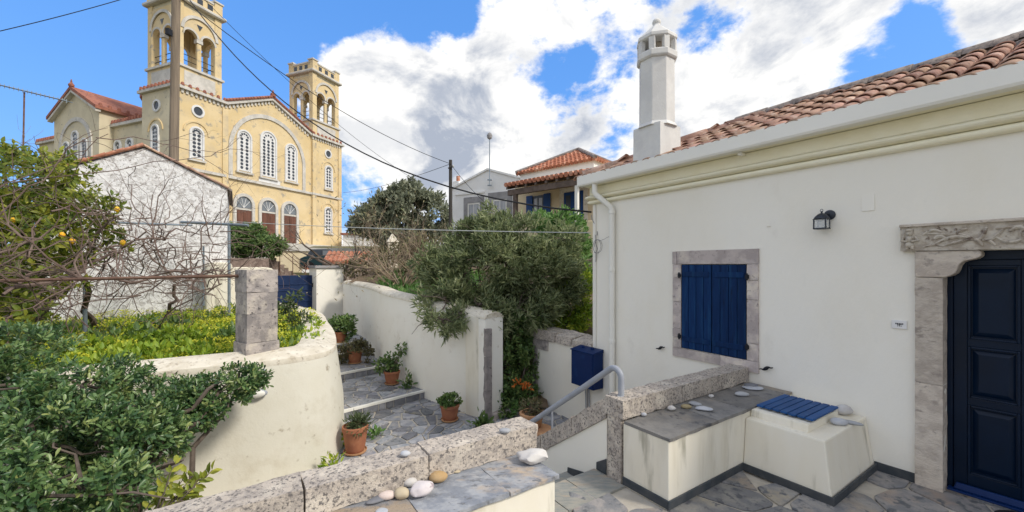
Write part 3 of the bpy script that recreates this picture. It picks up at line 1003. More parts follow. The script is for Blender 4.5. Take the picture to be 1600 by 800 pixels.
COVER = barrel(0.074, 0.060, 0.40, 0.012)
PAN = barrel(0.070, 0.080, 0.40, 0.011, True)
RIDGE_T = barrel(0.115, 0.10, 0.42, 0.016)
RIDGE_D = RIDGE_T.copy()
RIDGE_D.materials.clear()
RIDGE_D.materials.append(M['ridge'])


def lay(me, name, pos, along, normal, parent, mat_=None, jit=0.012, rg=RNG):
    y = Vector(along).normalized()
    z = Vector(normal).normalized()
    x = y.cross(z).normalized()
    z = x.cross(y)
    from mathutils import Matrix
    R = Matrix((x, y, z)).transposed()
    o = bpy.data.objects.new(name, me)
    COL.objects.link(o)
    o.parent = parent
    o.location = Vector(pos) - WLOC[parent.name]
    R = R @ Matrix.Rotation(rg.gauss(0, jit * 2), 3, 'Z') @ Matrix.Rotation(rg.gauss(0, jit), 3, 'X')
    o.rotation_euler = R.to_euler()
    return o


upv = (-H.ev + Vector((0, 0, PIT))).normalized()
nv = (H.ev * PIT + Vector((0, 0, 1))).normalized()
sl = math.hypot(EO + RW, (EO + RW) * PIT)
SP, EXPO = 0.178, 0.30
t = T1 + 0.12
rgt = random.Random(17)
while t > -1.15:
    hip_len = (T1 + 0.02 - t) / ((EO + RW)) * sl + 0.12
    top = min(sl, max(0.16, hip_len))
    s = -0.055
    while s < top - 0.12:
        base = H.p(t, EO, EZ) + upv * s
        lay(COVER, 'roof_tile', base + nv * 0.048, upv - nv * 0.045, nv, roof, rg=rgt)
        lay(PAN, 'pan_tile', H.p(t - SP / 2, EO, EZ) + upv * s + nv * 0.062, upv - nv * 0.03, nv, roof, rg=rgt)
        s += EXPO
    t -= SP
# the same roof carries on beyond the door, out of the picture
rest = MB()
while t > -4.95:
    for q in range(6):
        rest.tube([H.p(t, EO, EZ) + upv * (0.32 * q - 0.05) + nv * 0.05, H.p(t, EO, EZ) + upv * (0.32 * q + 0.32) + nv * 0.03], [0.074, 0.060], seg=7)
    t -= SP
make('roof_tiles', rest, M['tile'], roof, smooth=True, weld=False, kind='stuff')
# the hipped end
uh = (H.eu * -1 + Vector((0, 0, PIT))).normalized()
nh = (H.eu * PIT + Vector((0, 0, 1))).normalized()
o = EO - 0.15
while o > -1.6:
    lim = (EO - o) / (EO + RW) * sl
    s = -0.05
    while s < lim - 0.1:
        lay(COVER, 'roof_tile', H.p(T1 + 0.08, o, EZ) + uh * s + nh * 0.055, uh - nh * 0.045, nh, roof, rg=rgt)
        s += EXPO
    o -= SP
# ridge and hip caps
hipd = (r1 - e1)
hl = hipd.length
hipd.normalize()
s = 0.0
while s < hl - 0.15:
    lay(RIDGE_T, 'ridge_tile', e1 + hipd * s + Vector((0, 0, 0.055 + rgt.uniform(-.012, .012))), hipd - Vector((0, 0, 0.04)), (nv + nh), roof, rg=rgt, jit=0.02)
    s += 0.34
s = 0.1
t = RT
while t > -2.0:
    lay(RIDGE_D, 'ridge_tile', H.p(t, -RW, RZ + 0.045), H.eu + Vector((0, 0, rgt.uniform(0.02, 0.05))), (0, 0, 1), roof, rg=rgt)
    t -= 0.36
mor = MB().tube([H.p(RT, -RW, RZ + 0.02), H.p(-2, -RW, RZ + 0.02)], 0.085, seg=8).tube([H.p(RT, -RW + 0.1, RZ - 0.03), H.p(-2, -RW + 0.1, RZ - 0.03)], 0.06, seg=8)
make('ridge_mortar', mor, M['ridge'], roof, rough=(0.12, 0.02, 5))

# chimney
cc = at(1026, 300, 5.2)
CF = Frame((cc.x, cc.y), (H.eu.x, H.eu.y), (H.ev.x, H.ev.y))
base = MB().box(CF, -0.205, 0.205, -0.20, 0.205, 2.95, 3.44, top=0.004)
chim = make('chimney', base, M['chimney'], house, rough=(0.07, 0.006, 5))
O8 = math.pi / 8 + A
make('base_fillet', MB().lathe((cc.x, cc.y, 3.43), [(0.25, 0), (0.22, 0.05), (0.2, 0.06)], 8, rot=O8), M['chimney'], chim)
make('stack', MB().lathe((cc.x, cc.y, 3.42), [(0.222, 0), (0.218, 0.86)], 8, rot=O8), M['chimney'], chim, bevel=0.008)
make('collar', MB().lathe((cc.x, cc.y, 4.262), [(0.235, 0), (0.252, 0.02), (0.252, 0.085), (0.235, 0.10)], 8, rot=O8), M['chimney'], chim, bevel=0.006)
for k in range(8):
    a = O8 + 2 * math.pi * k / 8
    p = Vector((cc.x + 0.205 * math.cos(a), cc.y + 0.205 * math.sin(a), 4.355))
    FF = Frame((p.x, p.y), (math.cos(a), math.sin(a)), (-math.sin(a), math.cos(a)))
    make('vent_post', MB().box(FF, -0.03, 0.03, -0.036, 0.036, 4.355, 4.505), M['chimney'], chim, bevel=0.005)
make('flue_core', MB().lathe((cc.x, cc.y, 4.356), [(0.09, 0), (0.09, 0.145)], 8, rot=O8), M['jamb_stone'], chim)
make('cap', MB().lathe((cc.x, cc.y, 4.502), [(0.235, 0), (0.252, 0.015), (0.250, 0.055), (0.05, 0.235), (0.045, 0.26)], 8, rot=O8), M['chimney'], chim, bevel=0.006)
make('finial', MB().blob((cc.x, cc.y, 4.785), 0.055, (1, 1, 0.9), 2), M['chimney'], chim, smooth=True)

# shuttered window
win = make('window', MB().box(H, 1.02, 1.78, -0.02, 0.004, 0.72, 1.715), M['black_iron'], house)
FS = [(0.904, 1.895, 1.72, 1.875), (0.91, 1.89, 0.60, 0.715)]
rgw = random.Random(8)


def fstone(t0, t1, z0, z1, o=0.022):
    make('frame_stone', MB().box(H, t0 + 0.0025, t1 - 0.0025, -0.02, o + rgw.uniform(-.002, .002), z0 + 0.0025, z1 - 0.0025), M['frame_stone'], win, rough=(0.055, 0.003, 14))


fstone(0.905, 1.835, 1.717, 1.875)
fstone(1.835, 1.897, 1.715, 1.872)
for (z0, z1) in ((0.715, 0.84), (0.84, 0.95), (0.95, 1.27), (1.27, 1.56), (1.56, 1.717)):
    fstone(1.778, 1.893, z0, z1)
for (z0, z1) in ((0.722, 0.90), (0.90, 1.35), (1.35, 1.55), (1.55, 1.717)):
    fstone(0.907, 1.022, z0, z1)
fstone(0.905, 1.30, 0.605, 0.722, 0.026)
fstone(1.30, 1.892, 0.608, 0.717, 0.025)
for (a, b, hinge_t) in ((1.404, 1.772, 1.79), (1.028, 1.396, 1.01)):
    leaf = make('shutter', MB().box(H, a + 0.004, b - 0.004, 0.004, 0.009, 0.726, 1.708), M['blue_wood'], win)
    n = 4
    ww = (b - a) / n
    for k in range(n):
        make('plank', MB().box(H, a + k * ww + 0.002, a + (k + 1) * ww - 0.002, 0.0095, 0.022, 0.726, 1.708), M['blue_wood'], leaf, bevel=0.003, seg=1)
    for z in (0.84, 1.60):
        make('batten', MB().box(H, a + 0.02, b - 0.02, 0.0222, 0.030, z - 0.03, z + 0.03), M['blue_wood'], leaf, bevel=0.004, seg=1)
    for z in (0.86, 1.585):
        hg = MB().box(H, hinge_t - 0.018, hinge_t + 0.018, 0.03, 0.045, z - 0.02, z + 0.02)
        hg.tube([H.p(hinge_t, 0.042, z - 0.035), H.p(hinge_t, 0.042, z + 0.035)], 0.010, seg=8)
        make('hinge', hg, M['black_iron'], leaf, bevel=0.002)
for tt in (2.058, 0.831):
    pts, rs = [], []
    for k in range(15):
        u = k / 14 * 2 - 1
        pts.append(H.p(tt - u * 0.062, 0.03, 0.675 + 0.016 * math.sin(u * math.pi) + (0.02 * max(0, abs(u) - 0.75) * 4 * (1 if u > 0 else -1))))
        rs.append(0.005 + 0.012 * math.exp(-(u * 2.2) ** 2))
    st = MB().tube(pts, rs, seg=8).tube([H.p(tt, 0, 0.675), H.p(tt, 0.03, 0.675)], 0.007, seg=6)
    make('shutter_stop', st, M['black_iron'], house, smooth=True)

# doorway: jamb stones, corbels, carved lintel, blue door
dw = make('doorway', MB().box(H, -1.62, -0.05, -0.30, -0.06, -0.06, 0.012), M['slab'], house)
JO = 0.035
for sgn, tj in ((1, -0.25), (-1, -1.41)):
    def jb(z0, z1, uu=0.152):
        a, b = (tj - uu, tj) if sgn > 0 else (tj, tj + uu)
        make('jamb_stone', MB().box(H, a, b, -0.14, JO, z0 + 0.002, z1 - 0.002), M['jamb_stone'], dw, rough=(0.06, 0.004, 9))
    jb(0.0, 0.80)
    jb(0.80, 1.61)
    prof = [(0, 1.612), (0, 1.81), (-.335, 1.81), (-.343, 1.785), (-.338, 1.765), (-.318, 1.75), (-.29, 1.742), (-.262, 1.735), (-.245, 1.722), (-.232, 1.70), (-.226, 1.672),
            (-.215, 1.645), (-.195, 1.628), (-.17, 1.616), (-.15, 1.612)]
    make('corbel', MB().prism(H, [(tj + sgn * u, z) for u, z in prof], -0.13, JO + 0.004), M['jamb_stone'], dw, bevel=0.005, seg=1)
lt = make('lintel', MB().box(H, -1.49, -0.17, -0.13, 0.05, 1.814, 2.0), M['carving'], dw, rough=(0.05, 0.004, 10))
make('drip_edge', MB().box(H, -1.50, -0.165, -0.10, 0.068, 2.0, 2.022), M['jamb_stone'], lt, bevel=0.006)
# carved figure: head, hair roll, body, folded arms, skirt
fg = MB()
ft, fo = -0.225, 0.05
fg.blob(H.p(ft, fo + 0.004, 1.955), 0.027, (1, 0.8, 1), 2)
fg.blob(H.p(ft, fo + 0.008, 1.972), 0.030, (1.1, 0.7, 0.5), 2)
fg.blob(H.p(ft, fo + 0.000, 1.905), 0.032, (1.05, 0.6, 0.85), 2)
fg.blob(H.p(ft, fo + 0.000, 1.862), 0.034, (1.0, 0.6, 0.75), 2)
for sg in (-1, 1):
    fg.tube([H.p(ft + sg * 0.030, fo + 0.006, 1.925), H.p(ft + sg * 0.046, fo + 0.010, 1.895), H.p(ft + sg * 0.012, fo + 0.020, 1.888)], [0.010, 0.011, 0.008], seg=6)
    fg.tube([H.p(ft + sg * 0.014, fo + 0.006, 1.85), H.p(ft + sg * 0.016, fo + 0.01, 1.826)], [0.012, 0.010], seg=6)
make('carved_figure', fg, M['carving'], lt, smooth=True)
sc = MB()


def frond(p0, p1, bow, r=0.012, n=9):
    pts, rs = [], []
    for k in range(n):
        u = k / (n - 1)
        tq = p0[0] + (p1[0] - p0[0]) * u
        zq = p0[1] + (p1[1] - p0[1]) * u + bow * math.sin(math.pi * u)
        pts.append(H.p(tq, 0.05 + 0.003, zq))
        rs.append(r * (0.35 + 0.75 * math.sin(math.pi * (0.15 + 0.75 * u))))
    sc.tube(pts, rs, seg=6)


for (p0, p1, bow, r) in [((-.30, 1.935), (-.42, 1.93), .035, .010), ((-.42, 1.93), (-.56, 1.89), .02, .010), ((-.56, 1.89), (-.30, 1.945), .012, .008), ((-.56, 1.89), (-.36, 1.86), .035, .012),
                         ((-.56, 1.89), (-.40, 1.845), .005, .010), ((-.58, 1.885), (-.62, 1.97), -.02, .011), ((-.60, 1.88), (-.70, 1.96), -.025, .012), ((-.60, 1.88), (-.66, 1.84), .015, .010),
                         ((-.56, 1.89), (-.60, 1.84), .01, .012), ((-.47, 1.925), (-.47, 1.975), .0, .009), ((-.47, 1.925), (-.53, 1.965), .012, .011), ((-.66, 1.90), (-.78, 1.88), -.03, .011),
                         ((-.66, 1.955), (-.78, 1.97), .0, .009), ((-.30, 1.84), (-.40, 1.845), .012, .007), ((-.36, 1.90), (-.42, 1.90), .02, .014), ((-.72, 1.93), (-.80, 1.93), .03, .012)]:
    frond(p0, p1, bow, r)
    frond((-1.66 - p0[0], p0[1]), (-1.66 - p1[0], p1[1]), bow, r)
make('carved_foliage', sc, M['carving'], lt, smooth=True)
rz = MB().lathe(H.p(-0.83, 0.045, 1.905), [(0.072, 0), (0.072, 0.012), (0.060, 0.016), (0.058, 0.010), (0.02, 0.018)], 18, axis=H.ev)
for k in range(19):
    a = k * 2.4
    r = 0.012 * math.sqrt(k)
    rz.blob(H.p(-0.83 + r * math.cos(a), 0.060, 1.905 + r * math.sin(a)), 0.0075, (1, 1, 1), 1)
make('carved_roundel', rz, M['carving'], lt, smooth=True)

door = make('door', MB().box(H, -1.26, -0.40, -0.20, -0.125, 0.012, 1.80), M['blue_door'], house)
make('door_frame', MB().box(H, -1.26, -0.40, -0.124, -0.10, 1.745, 1.808).box(H, -0.432, -0.401, -0.124, -0.10, 0.012, 1.744).box(H, -1.259, -1.228, -0.124, -0.10, 0.012, 1.744), M['blue_door'], door, bevel=0.004)
for (l0, l1) in ((-0.435, -0.828), (-0.834, -1.225)):
    hi_, lo_ = l0, l1
    st = MB()
    for (a, b) in ((lo_, lo_ + 0.070), (hi_ - 0.070, hi_)):
        st.box(H, a, b, -0.1245, -0.106, 0.012, 1.742)
    make('stile', st, M['blue_door'], door, bevel=0.004)
    zs = [(0.012, 0.155), (0.665, 0.72), (1.10, 1.155), (1.70, 1.742)]
    for (a, b) in zs:
        make('rail', MB().box(H, lo_ + 0.0705, hi_ - 0.0705, -0.1245, -0.107, a, b), M['blue_door'], door, bevel=0.004)
    for (a, b) in ((0.155, 0.665), (0.72, 1.10), (1.155, 1.70)):
        x0, x1 = lo_ + 0.0715, hi_ - 0.0715
        mo = MB()
        mo.box(H, x0, x0 + 0.016, -0.1245, -0.100, a, b).box(H, x1 - 0.016, x1, -0.1245, -0.100, a, b)
        mo.box(H, x0 + 0.0162, x1 - 0.0162, -0.1245, -0.1005, a, a + 0.016).box(H, x0 + 0.0162, x1 - 0.0162, -0.1245, -0.1005, b - 0.016, b)
        make('panel_moulding', mo, M['blue_door'], door, bevel=0.005)
        F2 = H
        p = [F2.p(x0 + .022, -0.1246, a + .022), F2.p(x1 - .022, -0.1246, a + .022), F2.p(x1 - .022, -0.1246, b - .022), F2.p(x0 + .022, -0.1246, b - .022)]
        q = [F2.p(x0 + .055, -0.108, a + .055), F2.p(x1 - .055, -0.108, a + .055), F2.p(x1 - .055, -0.108, b - .055), F2.p(x0 + .055, -0.108, b - .055)]
        make('panel', MB().hexa(p + q), M['blue_door'], door, bevel=0.002, seg=1)
make('weather_bar', MB().box(H, -1.22, -0.44, -0.1055, -0.062, 0.03, 0.075, top=0.012), M['blue_metal'], door, bevel=0.006)
make('sill_bar', MB().box(H, -1.24, -0.41, -0.105, -0.035, 0.0135, 0.028), M['blue_metal'], door, bevel=0.004)

# wall lantern
la = H.p(0.343, 0, 2.0)
lamp = thing('wall_lantern', la, 'dark blue box lantern with clear panes and domed hood on the white wall', 'lamp')
make('back_plate', MB().lathe(H.p(0.30, 0.002, 2.155), [(0.058, 0), (0.058, 0.012), (0.048, 0.022), (0.03, 0.026)], 20, axis=H.ev), M['lamp_metal'], lamp, smooth=True)
make('arm', MB().tube([H.p(0.30, 0.02, 2.155), H.p(0.32, 0.07, 2.17), H.p(0.343, 0.115, 2.13)], 0.014, seg=8), M['lamp_metal'], lamp, smooth=True)
LP = H.p(0.343, 0.115, 0)
LF = Frame((LP.x, LP.y), (H.eu.x, H.eu.y), (H.ev.x, H.ev.y))
make('hood', MB().lathe((LP.x, LP.y, 2.104), [(0.078, 0), (0.080, 0.006), (0.066, 0.030), (0.042, 0.055), (0.015, 0.070), (0.008, 0.072), (0.012, 0.084), (0.004, 0.092)], 20), M['lamp_metal'], lamp, smooth=True)
make('loop', MB().tube([Vector((LP.x, LP.y, 2.205)) + H.eu * 0.014 * math.cos(k * .7) + Vector((0, 0, 0.016 * math.sin(k * .7))) for k in range(10)], 0.003, seg=5), M['lamp_metal'], lamp, smooth=True)
for su in (-1, 1):
    for sv in (-1, 1):
        make('corner_post', MB().box(LF, su * 0.058 - 0.006, su * 0.058 + 0.006, sv * 0.058 - 0.006, sv * 0.058 + 0.006, 2.0, 2.104), M['lamp_metal'], lamp)
make('base_ring', MB().box(LF, -0.066, 0.066, -0.066, 0.066, 1.985, 2.0), M['lamp_metal'], lamp, bevel=0.004)
make('top_ring', MB().box(LF, -0.068, 0.068, -0.068, 0.068, 2.0975, 2.1035), M['lamp_metal'], lamp)
gm = bpy.data.materials.new('clear pane')
gm.use_nodes = True
gb = gm.node_tree.nodes['Principled BSDF']
gb.inputs['Base Color'].default_value = (0.85, 0.88, 0.88, 1)
gb.inputs['Roughness'].default_value = 0.08
gb.inputs['Alpha'].default_value = 0.30
for (a, b, c, d) in ((-0.052, 0.052, 0.056, 0.058), (-0.052, 0.052, -0.058, -0.056), (0.056, 0.058, -0.052, 0.052), (-0.058, -0.056, -0.052, 0.052)):
    make('pane', MB().box(LF, a, b, c, d, 2.0005, 2.097), gm, lamp)
make('bulb', MB().lathe((LP.x, LP.y, 2.0), [(0.014, 0), (0.014, 0.03), (0.030, 0.055), (0.022, 0.08), (0.004, 0.09)], 12), M['bulb'], lamp, smooth=True)

for part_ in list(lamp.children):
    part_.location = part_.location * 0.76
    part_.scale = (0.76, 0.76, 0.76)
lamp.location = Vector(lamp.location) + Vector((0, 0, 0.035))

# small plaque: a tile with a dark garland and a line of tiny strokes
pq = thing('plaque', H.p(-0.152, 0, 1.19), 'small white rectangular plaque with dark marks left of the door stones', 'plaque')
make('tile', MB().box(H, -0.200, -0.108, 0.001, 0.011, 1.195, 1.262), M['plaque'], pq, bevel=0.003)
ink = MB()
for k in range(5):
    ink.box(H, -0.178 + k * 0.010, -0.171 + k * 0.010, 0.0112, 0.0125, 1.230 - 0.004 * (2 - abs(k - 2)), 1.240)
for k in range(3):
    ink.box(H, -0.168 + k * 0.010, -0.163 + k * 0.010, 0.0112, 0.0125, 1.214, 1.220)
make('mark', ink, M['black_iron'], pq)

# meter box on the wall beyond the downpipe
mb_ = thing('meter_box', H.p(3.26, 0.1, 0.2), 'navy blue metal meter box with a small latch on the white wall', 'cabinet')
make('case', MB().box(H, 3.03, 3.49, 0.016, 0.215, -0.075, 0.435), M['blue_metal'], mb_, bevel=0.006)
make('lid', MB().hexa([H.p(3.02, 0.016, 0.437), H.p(3.50, 0.016, 0.437), H.p(3.50, 0.235, 0.437), H.p(3.02, 0.235, 0.437),
                       H.p(3.02, 0.016, 0.487), H.p(3.50, 0.016, 0.487), H.p(3.50, 0.235, 0.447), H.p(3.02, 0.235, 0.447)]), M['blue_metal'], mb_, bevel=0.004)
dr = make('front', MB().box(H, 3.042, 3.478, 0.2165, 0.224, -0.065, 0.425), M['blue_metal'], mb_, bevel=0.003)
make('latch', MB().box(H, 3.065, 3.085, 0.225, 0.236, 0.005, 0.075).lathe(H.p(3.075, 0.235, 0.06), [(0.018, 0), (0.018, 0.006), (0.01, 0.01)], 10, axis=H.ev), M['plaque'], dr, bevel=0.003)
for k, tt in enumerate((3.30, 3.335, 3.37)):
    make('cable', MB().tube([H.p(tt, 0.035, -0.07), H.p(tt + 0.01, 0.02, -0.3), H.p(tt, 0.02, -0.75)], 0.009, seg=6), M['grey_pipe' if k != 1 else 'far_grey'], mb_, smooth=True)
make('cap_nut', MB().lathe(H.p(3.18, 0.08, 0.472), [(0.03, 0), (0.03, 0.02), (0.012, 0.03)], 8), M['blue_metal'], mb_)
make('cap_nut', MB().lathe(H.p(3.36, 0.09, 0.470), [(0.025, 0), (0.025, 0.022), (0.01, 0.03)], 8), M['blue_metal'], mb_)

# low garden wall in line with the house, ending in grey quoins
lw = thing('low_wall', H.p(3.95, -0.1, GL), 'low white garden wall with grey quoin stones and rough stone cap beside the house', 'wall')
make('body', MB().box(H, T1 + 0.002, 4.60, -0.32, -0.005, -1.3, 0.42), M['stucco'], lw, rough=(0.25, 0.01, 2))
for i, (z0, z1) in enumerate(((-0.78, -0.42), (-0.42, -0.10), (-0.10, 0.17), (0.17, 0.42))):
    make('quoin', MB().box(H, 4.60, 4.72 + 0.012 * (i % 2), -0.33, 0.012, z0 + 0.004, z1 - 0.004), M['pier_stone'], lw, rough=(0.09, 0.006, 8))
make('quoin', MB().box(H, 4.30, 4.598, -0.33, 0.014, 0.24, 0.418), M['pier_stone'], lw, rough=(0.09, 0.006, 8))
make('cap_stone', MB().box(H, 4.12, 4.74, -0.40, 0.03, 0.424, 0.58), M['granite'], lw, rough=(0.09, 0.014, 6))
for (a, b, zt, zt2) in ((3.72, 4.11, 0.54, 0.52), (3.28, 3.71, 0.52, 0.50)):
    make('cap_stone', MB().hexa([H.p(a, -0.36, 0.422), H.p(b, -0.36, 0.422), H.p(b, 0.02, 0.422), H.p(a, 0.02, 0.422),
                                 H.p(a, -0.34, zt2 + 0.06), H.p(b, -0.34, zt + 0.06), H.p(b, 0.0, zt), H.p(a, 0.0, zt2 + 0.03)]), M['granite'], lw, rough=(0.09, 0.016, 6))

# ------------------------------------------------------------------ parapets, seats, cistern
OS = 1.91          # plane of the stair side, end of the far seat
far = thing('parapet', H.p(1.1, 0.95, 0), 'rough stone parapet running from the stair post to the house wall', 'parapet')
make('core', MB().box(H, 1.06, 1.19, 0.0, OS - 0.13, -1.3, 0.505), M['stucco'], far)
make('post', MB().box(H, 1.035, 1.17, OS - 0.12, OS + 0.012, -0.05, 0.50), M['granite'], far, rough=(0.06, 0.006, 9))
rgp = random.Random(5)
for (a, b) in ((0.012, 0.52), (0.526, 1.16), (1.166, OS + 0.02)):
    make('coping_stone', MB().box(H, 1.0 + rgp.uniform(-.006, .006), 1.19, a, b, 0.503, 0.648 + rgp.uniform(-.006, .004)), M['granite'], far, rough=(0.045, 0.009, 9))
# sloping stair side: stone coping down the flight over a white cheek
ck = thing('stair_wall', H.p(1.7, OS, GL), 'white stair side wall with sloping rough stone coping under the handrail', 'wall')
slope = lambda t_: 0.46 - (t_ - 1.19) * 0.70
make('cheek', MB().prism(H, [(1.19, -1.3), (1.19, slope(1.19)), (2.45, slope(2.45)), (2.62, -0.55), (2.62, -1.3)], OS - 0.16, OS - 0.002), M['stucco'], ck)
for (a, b) in ((1.192, 1.60), (1.606, 2.05), (2.056, 2.50)):
    make('coping_stone', MB().hexa([H.p(a, OS - 0.20, slope(a) + 0.002), H.p(b, OS - 0.20, slope(b) + 0.002), H.p(b, OS + 0.016, slope(b) + 0.002), H.p(a, OS + 0.016, slope(a) + 0.002),
                                    H.p(a, OS - 0.20, slope(a) + 0.185), H.p(b, OS - 0.20, slope(b) + 0.175), H.p(b, OS + 0.012, slope(b) + 0.165), H.p(a, OS + 0.012, slope(a) + 0.175)]),
         M['granite'], ck, rough=(0.06, 0.010, 9))
for i, (t0, t1, z) in enumerate(((1.19, 1.30, 0.0), (1.31, 1.66, -0.19), (1.66, 2.0, -0.38))):
    make('skirting', MB().hexa([H.p(t0, OS - 0.001, z), H.p(t1, OS - 0.001, z), H.p(t1, OS + 0.012, z), H.p(t0, OS + 0.012, z),
                                H.p(t0, OS - 0.001, z + 0.13), H.p(t1, OS - 0.001, z + 0.06), H.p(t1, OS + 0.010, z + 0.06), H.p(t0, OS + 0.010, z + 0.13)]), M['skirting'], ck, bevel=0.003, seg=1)

hr = thing('handrail', H.p(1.1, OS - 0.05, 0.64), 'grey tubular handrail sloping down beside the steps from the parapet post', 'handrail')
rail_pts = [H.p(1.10, OS - 0.07, 0.64), H.p(1.10, OS - 0.07, 0.79)]
for k in range(1, 8):
    a = math.radians(125) * k / 7
    rail_pts.append(H.p(1.10 + 0.07 - 0.07 * math.cos(a), OS - 0.07, 0.79 + 0.07 * math.sin(a)))
e = rail_pts[-1]
rail_pts += [H.p(1.55, OS - 0.07, 0.60), H.p(2.5, OS - 0.07, -0.08), H.p(2.56, OS - 0.07, -0.14)]
make('rail', MB().tube(rail_pts, 0.0255, seg=12), M['grey_pipe'], hr, smooth=True, angle=70)
make('foot_plate', MB().lathe(H.p(1.10, OS - 0.07, 0.642), [(0.045, 0), (0.045, 0.006), (0.028, 0.010)], 14), M['white_paint'], hr, smooth=True)
make('baluster', MB().tube([H.p(1.97, OS - 0.07, 0.30), H.p(1.97, OS - 0.07, 0.02)], 0.010, seg=8), M['grey_pipe'], hr, smooth=True)
make('baluster', MB().tube([H.p(2.45, OS - 0.07, -0.05), H.p(2.45, OS - 0.07, -0.32)], 0.010, seg=8), M['grey_pipe'], hr, smooth=True)

TN, ON = 0.616, 0.91
seat = thing('masonry_bench', H.p(0.8, 1.0, 0), 'cream masonry seat with dark slate top between the stair post and the house wall', 'bench')
make('body', MB().box(H, TN, 1.02, 0.002, OS, -0.05, 0.470), M['cream'], seat, bevel=0.008)
rgs = random.Random(12)
cuts = [0.01, 0.42, 0.86, 1.30, OS + 0.006]
for a, b in zip(cuts, cuts[1:]):
    make('slate_slab', MB().box(H, TN - 0.012, 1.008, a + 0.003, b - 0.003, 0.472, 0.494 + rgs.uniform(0, .005)), M['slab_dark'], seat, rough=(0.07, 0.004, 9))
for (a, b, c, d) in ((TN - 0.013, TN - 0.001, ON, 1.40), (TN - 0.014, TN - 0.001, 1.402, OS + 0.013), (TN - 0.001, 1.018, OS + 0.001, OS + 0.0135)):
    make('skirting', MB().box(H, a, b, c, d, 0.0, 0.062), M['skirting'], seat, bevel=0.003, seg=1)

cis = thing('cistern', H.p(0.3, 0.45, 0), 'tapered cream masonry cistern block under the blue slatted lid', 'cistern')
z1 = 0.425
make('body', MB().hexa([H.p(-0.005, 0.002, 0), H.p(TN - .002, 0.002, 0), H.p(TN - .002, ON, 0), H.p(-0.005, ON, 0), H.p(0.055, 0.002, z1), H.p(TN - .002, 0.002, z1), H.p(TN - .002, ON - 0.045, z1), H.p(0.055, ON - 0.045, z1)]),
     M['cream'], cis, bevel=0.012)
make('upstand', MB().box(H, 0.185, TN - 0.003, 0.19, ON - 0.12, z1 - 0.005, 0.483, top=0.006), M['cream'], cis, bevel=0.01)
make('skirting', MB().box(H, -0.019, TN - 0.003, ON + 0.0005, ON + 0.013, 0, 0.062), M['skirting'], cis, bevel=0.003, seg=1)
make('skirting', MB().box(H, -0.019, -0.0055, 0.003, ON - 0.001, 0, 0.062), M['skirting'], cis, bevel=0.003, seg=1)
lid = thing('slatted_cover', H.p(0.38, 0.47, 0.485), 'bright blue lid of painted wooden slats lying on the cistern', 'hatch')
n = 7
a0, a1 = 0.175, 0.595
for k in range(n):
    u0, u1 = a0 + (a1 - a0) * k / n, a0 + (a1 - a0) * (k + 1) / n
    make('slat', MB().box(H, u0 + 0.004, u1 - 0.004, 0.215, 0.725 + random.Random(k).uniform(-.004, .004), 0.4985, 0.516), M['blue_bright'], lid, bevel=0.003, seg=1)
for o_ in (0.29, 0.64):
    make('batten', MB().box(H, a0 + 0.02, a1 - 0.02, o_ - 0.02, o_ + 0.02, 0.4835, 0.498), M['blue_bright'], lid)

OE = 2.77
near = thing('parapet', H.p(1.1, 4.3, 0), 'rough stone parapet beside the near seat, running out of the bottom of the picture', 'parapet')
make('core', MB().box(H, 1.03, 1.17, OE + 0.04, 7.0, -1.3, 0.505), M['stucco'], near)
for (a, b) in ((OE, 3.52), (3.526, 4.14), (4.146, 4.86), (4.866, 5.6), (5.606, 6.4)):
    make('coping_stone', MB().box(H, 1.0 + rgp.uniform(-.005, .005), 1.185 + rgp.uniform(-.008, .008), a, b, 0.503, 0.650 + rgp.uniform(-.006, .004)), M['granite'], near, rough=(0.035, 0.008, 9))
make('post', MB().box(H, 1.02, 1.185, OE + 0.012, OE + 0.12, -0.75, 0.50), M['granite'], near, rough=(0.08, 0.006, 9))
seat2 = thing('masonry_bench', H.p(0.83, 4.0, 0), 'cream masonry seat with blue grey slate top beside the near parapet', 'seat')
make('body', MB().box(H, 0.675, 1.02, OE + 0.115, 7.0, -0.05, 0.476), M['cream'], seat2, bevel=0.010)
cuts = [OE + 0.10, 3.21, 3.68, 4.25, 4.9, 5.6, 6.4]
for a, b in zip(cuts, cuts[1:]):
    make('slate_slab', MB().box(H, 0.660 + rgs.uniform(-.006, .006), 1.008, a + 0.003, b - 0.003, 0.478, 0.500 + rgs.uniform(-.002, .004)), M['slab'], seat2, rough=(0.05, 0.004, 9))
make('skirting', MB().box(H, 0.662, 0.674, OE + 0.11, 7.0, 0.0, 0.062), M['skirting'], seat2, bevel=0.003, seg=1)

# doormat
MF = H.p(-0.80, 0.16, 0)
dm = MB().slab([(-0.88 + 0.22 * math.cos(k * math.pi / 16), 0.12 + 0.17 * math.sin(k * math.pi / 16)) for k in range(32)], 0.006, 0.020, H)
props(make('doormat', dm, M['mat_black']), 'black oval doormat on the flagstones at the blue door', 'doormat')

# ------------------------------------------------------------------ pebbles
def stone_mat(name, c1, c2, s=12, **k):
    return mat(name, c1, c2, s, rough=0.8, bump=0.2, bscale=50, **k)


